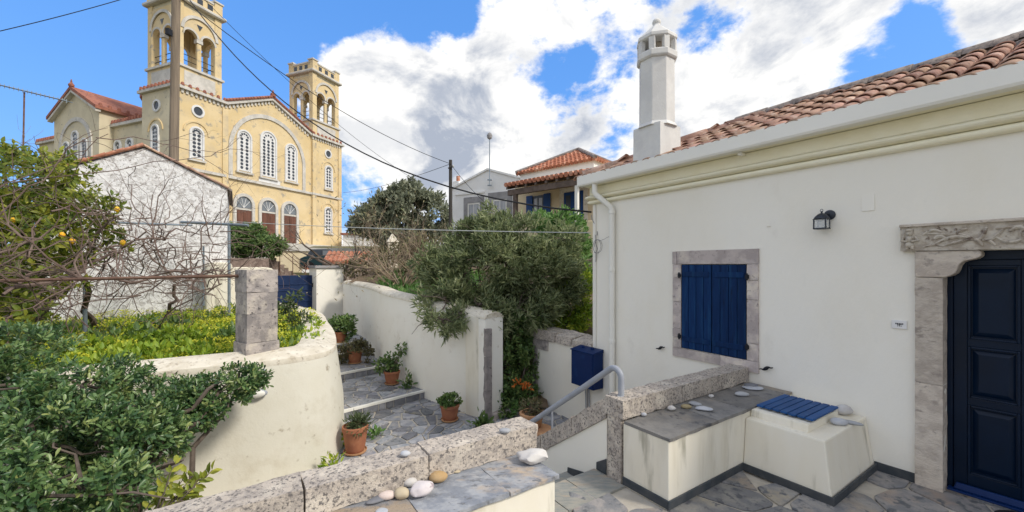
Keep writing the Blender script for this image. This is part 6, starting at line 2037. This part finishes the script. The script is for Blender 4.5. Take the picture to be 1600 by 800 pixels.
def belfry(u0, u1, v0, v1):
    z0, zs, zo, zc, zt = CZ + .2, 15.75, 18.0, 20.2, 21.25
    bf = part('belfry', MB().box(CFn, u0, u1, v0, v1, z0, zs - .16), 'ochre', ch)
    part('ledge', MB().box(CFn, u0 - .12, u1 + .12, v0 - .12, v1 + .12, zs - .158, zs), 'church_trim', bf)
    for (a, b, c1, d1, F) in ((u0 + .5, u1 - .5, v0 - .03, v0, CFn), (v0 + .5, v1 - .5, u0 - .03, u0, CSd)):
        part('plaster_panel', MB().box(F, a, b, c1, d1 - .001, z0 + .25, zs - .35), 'church_trim', bf)
    pw = .50
    for (a, b) in ((u0, v0), (u1 - pw, v0), (u0, v1 - pw), (u1 - pw, v1 - pw)):
        part('pier', MB().box(CFn, a, a + pw, b, b + pw, zs + .002, zc), 'ochre', bf, bevel=0.03, seg=1)
    part('ceiling', MB().box(CFn, u0 + .1, u1 - .1, v0 + .1, v1 - .1, zc - .3, zc - .002), 'ochre_pale', bf)
    for (F, w0, w1, f0, dirn) in ((CFn, u0, u1, v0, 1), (CFn, u0, u1, v1, -1), (CSd, v0, v1, u0, 1), (CSd, v0, v1, u1, -1)):
        a, b = w0 + pw + .002, w1 - pw - .002
        m = (a + b) / 2
        cw_ = .16
        r = (m - cw_ - a) / 2
        pts_ = [(a, zc - .31)]
        pts_ += [(a, zo)] + arc(a + r, r, zo, 10, math.pi, 0)[1:-1] + [(m - cw_, zo), (m + cw_, zo)] + arc(b - r, r, zo, 10, math.pi, 0)[1:-1] + [(b, zo), (b, zc - .31)]
        f1, f2 = (f0 + .04 * dirn, f0 + .30 * dirn)
        part('arcade', MB().prism(F, pts_, min(f1, f2), max(f1, f2)), 'ochre', bf)
        col = part('column', MB().box(F, m - cw_ + .01, m + cw_ - .01, min(f0 + .06 * dirn, f0 + .28 * dirn), max(f0 + .06 * dirn, f0 + .28 * dirn), zs + .002, zo - .26), 'ochre', bf, bevel=0.04, seg=1)
        part('capital', MB().box(F, m - cw_ - .05, m + cw_ + .05, min(f0 + .01 * dirn, f0 + .34 * dirn), max(f0 + .01 * dirn, f0 + .34 * dirn), zo - .258, zo - .002, ), 'church_trim', bf)
        for cx in (a + r, b - r):
            part('arch_trim', MB().prism(F, arc(cx, r + .13, zo, 12) + arc(cx, r - .01, zo, 12)[::-1], min(f0 - .0 * dirn, f0 + .042 * dirn), max(f0, f0 + .042 * dirn)), 'church_trim', bf)
        R = (b - a) / 2 + .22
        zz = zo + .35
        part('arch_band', MB().prism(F, arc(m, R, zz, 18) + arc(m, R - .2, zz, 18)[::-1], min(f0 - .06 * dirn, f0 - .001 * dirn), max(f0 - .06 * dirn, f0 - .001 * dirn)), 'church_trim', bf)
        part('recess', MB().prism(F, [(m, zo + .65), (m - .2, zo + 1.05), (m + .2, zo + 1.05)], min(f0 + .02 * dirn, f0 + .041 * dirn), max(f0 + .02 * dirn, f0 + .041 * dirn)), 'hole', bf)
        for zr in (zs + .45, zs + .85):
            part('guard_rail', MB().tube([F.p(a, f0 + .2 * dirn, zr), F.p(b, f0 + .2 * dirn, zr)], .025, seg=5), 'black_iron', bf)
        # pierced parapet
        part('parapet', MB().box(F, w0 + .5, w1 - .5, min(f0, f0 + .3 * dirn), max(f0, f0 + .3 * dirn), zc + .27, zt - .14), 'ochre', bf)
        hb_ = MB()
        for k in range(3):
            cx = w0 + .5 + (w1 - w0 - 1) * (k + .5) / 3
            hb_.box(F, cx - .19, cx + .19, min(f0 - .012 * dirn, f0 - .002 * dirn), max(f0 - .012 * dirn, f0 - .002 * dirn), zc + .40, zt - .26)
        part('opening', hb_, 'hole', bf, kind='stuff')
    part('cornice', MB().box(CFn, u0 - .24, u1 + .24, v0 - .24, v1 + .24, zc + .003, zc + .25), 'church_trim', bf, bevel=0.06, seg=1)
    for (a, b) in ((u0, v0), (u1 - .5, v0), (u0, v1 - .5), (u1 - .5, v1 - .5)):
        part('corner_block', MB().box(CFn, a - .03, a + .53, b - .03, b + .53, zc + .252, zt + .12), 'ochre', bf)
        part('block_cap', MB().box(CFn, a - .10, a + .60, b - .10, b + .60, zt + .122, zt + .24), 'church_trim', bf)
    cp = MB()
    cp.box(CFn, u0 + .605, u1 - .605, v0 - .06, v0 + .36, zt - .138, zt + .0).box(CFn, u0 + .605, u1 - .605, v1 - .36, v1 + .06, zt - .138, zt)
    cp.box(CFn, u0 - .06, u0 + .36, v0 + .605, v1 - .605, zt - .138, zt).box(CFn, u1 - .36, u1 + .06, v0 + .605, v1 - .605, zt - .138, zt)
    part('parapet_cap', cp, 'church_trim', bf, weld=False)


belfry(0.15, 3.25, 0.15, 3.35)
belfry(UR + .25, UE - .15, 0.15, 3.2)
# the drum of the dome showing behind the left tower
dr_ = part('dome_drum', MB().lathe(CFn.p(7.35, 10.8, 14.0), [(3.2, 0), (3.2, 2.6)], 12), 'ochre_pale', ch)
part('dome_roof', MB().lathe(CFn.p(7.35, 10.8, 16.602), [(3.5, 0), (3.5, .2), (2.9, .9), (1.6, 1.5), (.1, 1.8)], 16), 'tile_red', dr_)

# ------------------------------------------------------------------ below the church: walls, steps, car, low roofs
rwl = thing('retaining_wall', at(440, 400, 25.5), 'pale yellow retaining wall with grey ledge below the church doors', 'wall')
make('face', MB().box(Frame(at(418, 400, 25.5).xy, (0.92, 0.39), (-0.39, 0.92)), 0, 4.6, 0, 0.5, 0.5, 2.62), M['far_cream'], rwl)
make('ledge', MB().box(Frame(at(418, 400, 25.5).xy, (0.92, 0.39), (-0.39, 0.92)), -0.1, 9, -0.1, 2.6, 2.622, 2.85), M['church_trim'], rwl)
rub = thing('rubble_wall', at(400, 420, 15.0), 'low rubble stone wall under the dense dark shrub', 'wall')
make('stones', MB().box(Frame(at(330, 420, 14.0).xy, (0.80, 0.60), (-0.60, 0.80)), 0, 1.7, 0, 0.6, -0.4, 1.95), M['ruin'], rub, rough=(0.22, 0.05, 2.2))
stp = thing('church_steps', at(450, 430, 17), 'steep rubble steps with an iron railing climbing towards the church', 'steps')
STF = Frame(at(428, 430, 16.0).xy, (0.85, 0.52), (-0.52, 0.85))
for k in range(7):
    make('step', MB().box(STF, 0.0 + 0.14 * (6 - k) * 1.0 - .2, 0.0 + 0.14 * (7 - k) - .2, 0, 0.9, 0.2, 1.35 + 0.13 * k), M['ruin'], stp, rough=(0.2, 0.02, 4))
rb = MB()
for k in range(3):
    rb.tube([STF.p(-.2, -0.05, 2.62 + .17 * k), STF.p(1.15, -0.05, 1.35 + .17 * k)], .014, seg=5)
for k in range(3):
    rb.tube([STF.p(0.2 + .45 * k, -0.05, 1.2), STF.p(0.2 + .45 * k, -0.05, 2.5 - .4 * k)], .016, seg=5)
make('railing', rb, M['rust'], stp, weld=False)
yw = thing('yellow_wall', at(465, 415, 20), 'low yellow wall with a small clay tile coping behind the steps', 'wall')
YF = Frame(at(440, 415, 19).xy, (0.93, 0.36), (-0.36, 0.93))
make('face', MB().box(YF, 0, 1.9, 0, 0.4, 0, 2.1), M['far_cream'], yw)
for k in range(5):
    make('coping_tile', MB().tube([YF.p(1.15 + .16 * k, -0.3, 1.55), YF.p(1.15 + .16 * k, 0.1, 1.72)], .08, seg=7), M['tile_far'], yw)
make('lower_wall', MB().box(YF, 0.9, 2.0, -0.55, -0.15, 0, 1.52), M['far_white'], yw)
car = thing('parked_car', at(503, 408, 19.5), 'dark teal parked car partly hidden by bare branches below the church', 'car')
KF = Frame(at(503, 408, 19.5).xy, (0.95, 0.3), (-0.3, 0.95))
kz = 1.62
make('body', MB().prism(KF, [(-.95, kz), (-.95, kz + .42), (-.75, kz + .52), (.70, kz + .55), (.95, kz + .42), (.95, kz)], 0, 1.4), M['car'], car, bevel=0.05)
make('cabin', MB().prism(KF, [(-.72, kz + .52), (-.50, kz + .86), (.35, kz + .88), (.62, kz + .54)], 0.1, 1.3), M['hole'], car, bevel=0.05)
make('windscreen', MB().box(KF, .02, .36, 0.06, 0.099, kz + .58, kz + .80), M['church_glass'], car)
for x in (-.55, .55):
    make('wheel', MB().lathe(KF.p(x, -0.03, kz + .02), [(.24, 0), (.26, .04), (.26, .12), (.2, .16)], 14, axis=KF.ev), M['mat_black'], car)
make('ground_pad', MB().box(KF, -2.2, 3.5, -.6, 2.2, 0.4, kz - .24), M['hill'], kind='structure', label='levelled ground under the parked car')
for (px, py, Y, w, dpt, lab) in ((545, 404, 17.0, 1.1, 1.5, 'low red tiled lean to roof behind the gate pillar'),):
    b = at(px, py, Y)
    th = thing('tiled_outbuilding', (b.x, b.y, 0.5), lab, 'outbuilding')
    F = Frame((b.x - w, b.y), (0.96, 0.28), (-0.28, 0.96))
    make('wall', MB().box(F, 0, 2 * w, 0, dpt, 0.0, b.z - .16), M['ruin'], th)
    rr = MB()
    for k in range(int(2 * w / .18)):
        rr.tube([F.p(.09 + .18 * k, -.12, b.z - .15), F.p(.09 + .18 * k, dpt, b.z + .30)], .09, seg=6)
    make('roof', rr, M['tile_far'], th, weld=False, smooth=True)
dv2 = thing('small_chimney', at(613, 388, 14.0), 'small pale stone chimney pot with a peaked cap among the bare shrubs', 'chimney')
b = at(613, 392, 14)
F = Frame((b.x, b.y), (.9, .43), (-.43, .9))
make('shaft', MB().box(F, -.15, .15, -.15, .15, 0.6, b.z + .16), M['coping_white'], dv2)
for u in (-.12, .12):
    for v in (-.12, .12):
        make('vent_post', MB().box(F, u - .035, u + .035, v - .035, v + .035, b.z + .161, b.z + .30), M['coping_white'], dv2)
make('cap', MB().hexa([F.p(-.19, -.19, b.z + .301), F.p(.19, -.19, b.z + .301), F.p(.19, .19, b.z + .301), F.p(-.19, .19, b.z + .301), F.p(-.02, -.02, b.z + .58), F.p(.02, -.02, b.z + .58), F.p(.02, .02, b.z + .58), F.p(-.02, .02, b.z + .58)]), M['coping_white'], dv2)
wb = thing('white_outbuilding', at(550, 380, 40), 'long low whitish building far off at the right of the church', 'building')
make('wall', MB().box(Frame(at(536, 380, 40).xy, (1, 0.1), (-.1, 1)), 0, 7, 0, 3, 2, at(0, 367, 40).z), M['far_white'], wb)
make('roof', MB().box(Frame(at(536, 380, 40).xy, (1, 0.1), (-.1, 1)), -.2, 7.2, -.2, 3.2, at(0, 367, 40).z + .002, at(0, 364, 40).z), M['tile_red'], wb)

# ------------------------------------------------------------------ white gabled house
wh = thing('gabled_house', at(760, 360, 20), 'white gabled house with two grey stone windows beyond the oleander', 'house')
a = at(706, 400, 20)
W_ = Frame((a.x, a.y), (0.882, -0.471), (0.471, 0.882))
ez, az = 5.50, 6.13
make('wall', MB().prism(W_, [(0, 0.5), (0, ez - .08), (2.06, az), (4.3, ez - .12), (4.3, 0.5)], 0, 5), M['far_white'], wh)
rfm = MB()
rfm.hexa([W_.p(-.08, -.06, ez - .11), W_.p(2.06, -.06, az + .002), W_.p(2.06, 5.1, az + .002), W_.p(-.08, 5.1, ez - .11), W_.p(-.08, -.06, ez - .02), W_.p(2.06, -.06, az + .09), W_.p(2.06, 5.1, az + .09), W_.p(-.08, 5.1, ez - .02)])
rfm.hexa([W_.p(2.062, -.06, az + .002), W_.p(4.4, -.06, ez - .15), W_.p(4.4, 5.1, ez - .15), W_.p(2.062, 5.1, az + .002), W_.p(2.062, -.06, az + .09), W_.p(4.4, -.06, ez - .06), W_.p(4.4, 5.1, ez - .06), W_.p(2.062, 5.1, az + .09)])
make('roof', rfm, M['far_white'], wh, weld=False)
make('string_band', MB().box(W_, 0.2, 1.9, -.05, -.001, 5.10, 5.19), M['far_white'], wh)
cz_ = at(0, 300, 20).z
ch2 = make('chimney', MB().box(W_, -.02, .34, .1, .5, cz_ - .5, at(0, 283, 20).z), M['far_white'], wh)
make('flue', MB().tube([W_.p(.16, .3, at(0, 283, 20).z), W_.p(.16, .3, at(0, 274, 20).z)], .09, seg=10), M['tile_far'], ch2)
for (u0, u1, z0_, z1_, gw) in ((0.73, 1.86, 3.5, 4.95, .22), (2.10, 3.34, 3.5, 5.06, .26)):
    wn_ = make('window', MB().prism(W_, [(u0, z0_), (u0, z1_), (u1, z1_), (u1, z0_), (u1 - gw, z0_), (u1 - gw, z1_ - gw * 1.3), (u0 + gw, z1_ - gw * 1.3), (u0 + gw, z0_)], -.05, .02), M['far_grey'], wh)
    x0, x1, zt_ = u0 + gw + .002, u1 - gw - .002, z1_ - gw * 1.3 - .002
    make('frame', MB().prism(W_, [(x0, z0_), (x0, zt_), (x1, zt_), (x1, z0_), (x1 - .06, z0_), (x1 - .06, zt_ - .07), (x0 + .06, zt_ - .07), (x0 + .06, z0_)], -.035, .01), M['white_paint'], wn_)
    make('pane', MB().box(W_, x0 + .062, (x0 + x1) / 2 - .015, -.02, -.001, z0_, zt_ - .072), M['curtain'], wn_)
    make('pane', MB().box(W_, (x0 + x1) / 2 + .015, x1 - .062, -.02, -.001, z0_, zt_ - .072), M['curtain'], wn_)
    make('mullion', MB().box(W_, (x0 + x1) / 2 - .014, (x0 + x1) / 2 + .014, -.03, -.001, z0_, zt_ - .072), M['white_paint'], wn_)
ms = thing('antenna_mast', at(765, 290, 19.6), 'thin white mast with a small vane on the white gabled house', 'antenna')
mt_, mb2 = at(765, 218, 18.7), at(765, 290, 18.7)
make('pole', MB().tube([mb2, mt_], .025, seg=6), M['galv'], ms)
for zb_ in (mb2.z, mb2.z + .25):
    make('bracket', MB().box(Frame(mb2.xy, (1, 0), (0, 1)), -.10, .10, -.03, .12, zb_, zb_ + .04), M['galv'], ms)
make('vane', MB().lathe(mt_, [(.03, 0), (.11, .06), (.13, .18), (.08, .28), (.02, .32)], 8), M['far_grey'], ms, smooth=True)

# ------------------------------------------------------------------ two-storey house with tiled porch
h2 = thing('porch_house', at(860, 360, 16), 'cream house with red hipped roof, tiled porch and blue shutters behind the oleander', 'house')
Pf = Frame((0.125, 16.0), (0.75, -0.661), (0.661, 0.75))
make('wall', MB().box(Pf, 0.0, 3.9, 0, 4.6, 0.5, 4.86), M['far_cream'], h2)
make('upper_wall', MB().box(Pf, -.58, 2.9, 1.0, 4.5, 4.862, 5.56), M['far_white'], h2)


def corr(Aa, Bb, Cc, Dd, n, r, rows=1):
    """barrel rows from the eave A-B up to the ridge D-C; lapped in short tiles"""
    mb = MB()
    Aa, Bb, Cc, Dd = [Vector(q) for q in (Aa, Bb, Cc, Dd)]
    for i in range(n):
        t = (i + .5) / n
        p, q = Aa.lerp(Bb, t), Dd.lerp(Cc, t)
        for j in range(rows):
            mb.tube([p.lerp(q, j / rows) + Vector((0, 0, .02)), p.lerp(q, (j + 1.08) / rows) - Vector((0, 0, .012))], [r, r * .82], seg=6, cap=True)
    mb.add([Aa, Bb, Cc, Dd], [(0, 1, 2, 3)])
    return mb


def hip_rows(Aa, Bb, Ap, sp, r, rows):
    """straight barrel columns up a triangular hip, cut off at the hip lines"""
    mb = MB()
    Aa, Bb, Ap = Vector(Aa), Vector(Bb), Vector(Ap)
    along = (Bb - Aa)
    W = along.length
    along.normalize()
    foot = Aa + along * (Ap - Aa).dot(along)
    up = Ap - foot
    f0 = (foot - Aa).length
    u = sp / 2
    while u < W:
        lim = u / f0 if u < f0 else (W - u) / max(1e-6, W - f0)
        p = Aa + along * u
        n_ = max(1, int(round(rows * lim)))
        for j in range(n_):
            q0, q1 = j / rows, min(lim, (j + 1.1) / rows)
            if q1 > q0:
                mb.tube([p + up * q0 + Vector((0, 0, .02)), p + up * q1 - Vector((0, 0, .012))], [r, r * .82], seg=6, cap=True)
        u += sp
    mb.add([Aa, Bb, Ap], [(0, 1, 2)])
    return mb


rz0, rz1 = 5.52, 6.55
c00, c10, c11, c01 = Pf.p(-.72, .86, rz0), Pf.p(3.04, .86, rz0), Pf.p(3.04, 4.64, rz0), Pf.p(-.72, 4.64, rz0)
apx = Pf.p(1.16, 2.75, rz1)
hrf = make('hipped_roof', hip_rows(c00, c10, apx, .19, .085, 7), M['tile_far'], h2, smooth=True, weld=False)
for (p, q) in ((c10, c11), (c11, c01), (c01, c00)):
    make('hip_side', hip_rows(p, q, apx, .19, .085, 7), M['tile_far'], hrf, smooth=True, weld=False)
for p in (c00, c10, c11, c01):
    make('hip_cap', MB().tube([p + Vector((0, 0, .06)), apx + Vector((0, 0, .07))], .075, seg=8), M['ridge'], hrf)
pz0, pz1 = 4.50, 4.86
prf = make('porch_roof', corr(Pf.p(.78, -1.5, pz0), Pf.p(4.0, -1.5, pz0), Pf.p(4.0, -.005, pz1), Pf.p(.3, -.005, pz1), 18, .085, 4), M['tile_far'], h2, smooth=True, weld=False)
make('beam', MB().box(Pf, .86, 3.95, -1.40, -1.26, pz0 - .34, pz0 - .15), M['dark_wood'], h2)
for k in range(8):
    u = .85 + .42 * k
    make('rafter', MB().hexa([Pf.p(u, -1.46, pz0 - .145), Pf.p(u + .08, -1.46, pz0 - .145), Pf.p(u + .08, -.006, pz1 - .13), Pf.p(u, -.006, pz1 - .13), Pf.p(u, -1.46, pz0 - .055), Pf.p(u + .08, -1.46, pz0 - .055), Pf.p(u + .08, -.006, pz1 - .035), Pf.p(u, -.006, pz1 - .035)]), M['dark_wood'], h2)
make('post', MB().box(Pf, 1.10, 1.24, -1.39, -1.27, 1.8, pz0 - .342), M['dark_wood'], h2)
make('post', MB().box(Pf, 3.62, 3.72, -1.39, -1.29, 1.8, pz0 - .342), M['white_paint'], h2)
wn_ = make('window', MB().box(Pf, .92, 1.41, -.03, -.001, 3.45, 4.30), M['hole'], h2)
make('pane', MB().box(Pf, .97, 1.13, -.045, -.031, 3.55, 4.2), M['curtain'], wn_)
make('pane', MB().box(Pf, 1.20, 1.36, -.045, -.031, 3.55, 4.2), M['curtain'], wn_)
for (s0, s1) in ((.60, .91), (1.42, 1.73)):
    make('shutter', MB().box(Pf, s0, s1, -.07, -.032, 3.40, 4.33), M['shutter_far'], wn_, bevel=.01, seg=1)
dd_ = make('door', MB().box(Pf, 2.32, 3.08, -.05, -.001, 2.4, 4.26), M['shutter_far'], h2)
for (s0, s1) in ((2.40, 2.60), (2.80, 3.00)):
    make('pane', MB().box(Pf, s0, s1, -.06, -.0505, 3.0, 3.55), M['curtain'], dd_)
    make('pane', MB().box(Pf, s0, s1, -.06, -.0505, 3.62, 4.15), M['hole'], dd_)
make('door_surround', MB().prism(Pf, [(2.12, 2.4), (2.12, 4.44), (3.26, 4.44), (3.26, 2.4), (3.10, 2.4), (3.10, 4.28), (2.30, 4.28), (2.30, 2.4)], -.04, .01), M['coping_white'], h2)
make('terrace_wall', MB().box(Pf, .6, 3.9, -1.9, -1.6, 0.5, 2.9), M['far_cream'], h2)
ru = thing('ruined_wall', at(915, 425, 10.5), 'pinkish rubble wall with a dark opening beside the house corner', 'wall')
RF = Frame(at(890, 425, 10.5).xy, (0.96, -0.2), (0.2, 0.96))
make('stones', MB().box(RF, 0.0, 1.6, 0, .4, 0.3, at(0, 404, 10.5).z), M['ruin'], ru, rough=(.15, .04, 3))
make('opening', MB().box(RF, .36, .6, -.06, -.04, 0.9, 1.55), M['hole'], ru)
cyw = thing('cream_pier', at(915, 370, 11.5), 'cream painted wall end beside the porch, left of the house corner', 'wall')
make('body', MB().box(Frame(at(908, 370, 11.5).xy, (0.95, -0.3), (0.3, 0.95)), 0, .45, 0, 1.2, 0.4, at(0, 345, 11.5).z), M['far_cream'], cyw, bevel=.02)
make('base_course', MB().box(Frame(at(908, 370, 11.5).xy, (0.95, -0.3), (0.3, 0.95)), -.25, -.002, 0.1, 1.2, 0.4, at(0, 348, 11.5).z), M['far_grey'], cyw, bevel=.02)

# ------------------------------------------------------------------ poles, wires, aerials
up = thing('utility_pole', at(270, 430, 12.5), 'tall weathered wooden utility pole in front of the left bell tower', 'pole')
pb, pt_ = at(269, 430, 12.5), at(276, -60, 12.5)
make('shaft', MB().tube([pb, pb.lerp(pt_, .5), pt_], [.128, .118, .105], seg=14), M['pole_wood'], up, smooth=True, angle=60)
make('junction_box', MB().box(Frame(at(271, 50, 12.3).xy, (1, 0), (0, 1)), -.17, -.06, -.1, .05, at(0, 56, 12.3).z, at(0, 46, 12.3).z), M['black_iron'], up, bevel=.01)
up2 = thing('utility_pole', at(704, 360, 18.8), 'slim dark utility pole at the left edge of the white gabled house', 'pole')
make('shaft', MB().tube([at(704, 372, 18.8), at(704, 250, 18.8)], [.09, .075], seg=10), M['pole_dark'], up2, smooth=True, angle=60)
make('crossarm', MB().tube([at(700, 263, 18.7), at(709, 259, 18.7)], .03, seg=6), M['pole_dark'], up2)
make('insulator', MB().lathe(at(708, 262, 18.7), [(.03, 0), (.05, .05), (.05, .1), (.02, .13)], 8), M['wire_pale'], up2)


def wire(p, q, r, sag, label, m_='wire', name='overhead_wire'):
    a_, b_ = Vector(p), Vector(q)
    pts = [a_.lerp(b_, k / 24) - Vector((0, 0, sag * 4 * (k / 24) * (1 - k / 24))) for k in range(25)]
    return props(make(name, MB().tube(pts, r, seg=5), M[m_], smooth=True), label, 'wire')


PT = at(704, 256, 18.7)
wire(at(276, -8, 12.4), PT, .013, .55, 'upper black wire from the tall wooden pole to the slim dark pole')
wire(at(276, -30, 12.4), H.p(T1 + .02, .01, 2.50), .014, 1.5, 'thick black cable from the tall wooden pole down to the corner of the house')
wire(at(276, -45, 12.4), at(650, 282, 21), .008, .5, 'thin wire from the tall wooden pole fading behind the far evergreen tree')
wire(at(-60, 62, 11), at(200, -4, 13), .012, .05, 'single black wire crossing the top left corner of the sky')
wire(PT, at(760, 318, 16.0), .010, .1, 'short wire from the slim dark pole to the white gabled house')
wire(at(536, 301, 36), PT, .012, .25, 'nearly level wire between the church and the slim dark pole')
wire(at(358, 346, 8.9), H.p(T1 + .02, .02, 2.19), .007, .04, 'pale clothes line cord stretched from the pergola to the house', 'wire_pale', 'clothes_line')
wire(at(700, 360, 18.8), at(560, 372, 34), .008, .1, 'thin low wire behind the far evergreen tree')
ta = thing('television_aerial', at(37, 230, 13), 'television aerial with a long boom on a thin mast at the left edge', 'antenna')
make('mast', MB().tube([at(36, 250, 13), at(38, 144, 13)], .022, seg=6), M['rust'], ta)
ba, bb = at(0, 133, 12.8), at(104, 158, 13.3)
make('boom', MB().tube([ba, bb], .022, seg=5), M['galv'], ta)
el_ = MB()
for k in range(16):
    p = ba.lerp(bb, k / 15)
    el_.tube([p - Vector((.05, .14, .0)), p + Vector((.05, .14, .0))], .012, seg=4)
    el_.tube([p - Vector((0, 0, .06)), p + Vector((0, 0, .06))], .012, seg=4)
make('elements', el_, M['galv'], ta, weld=False)
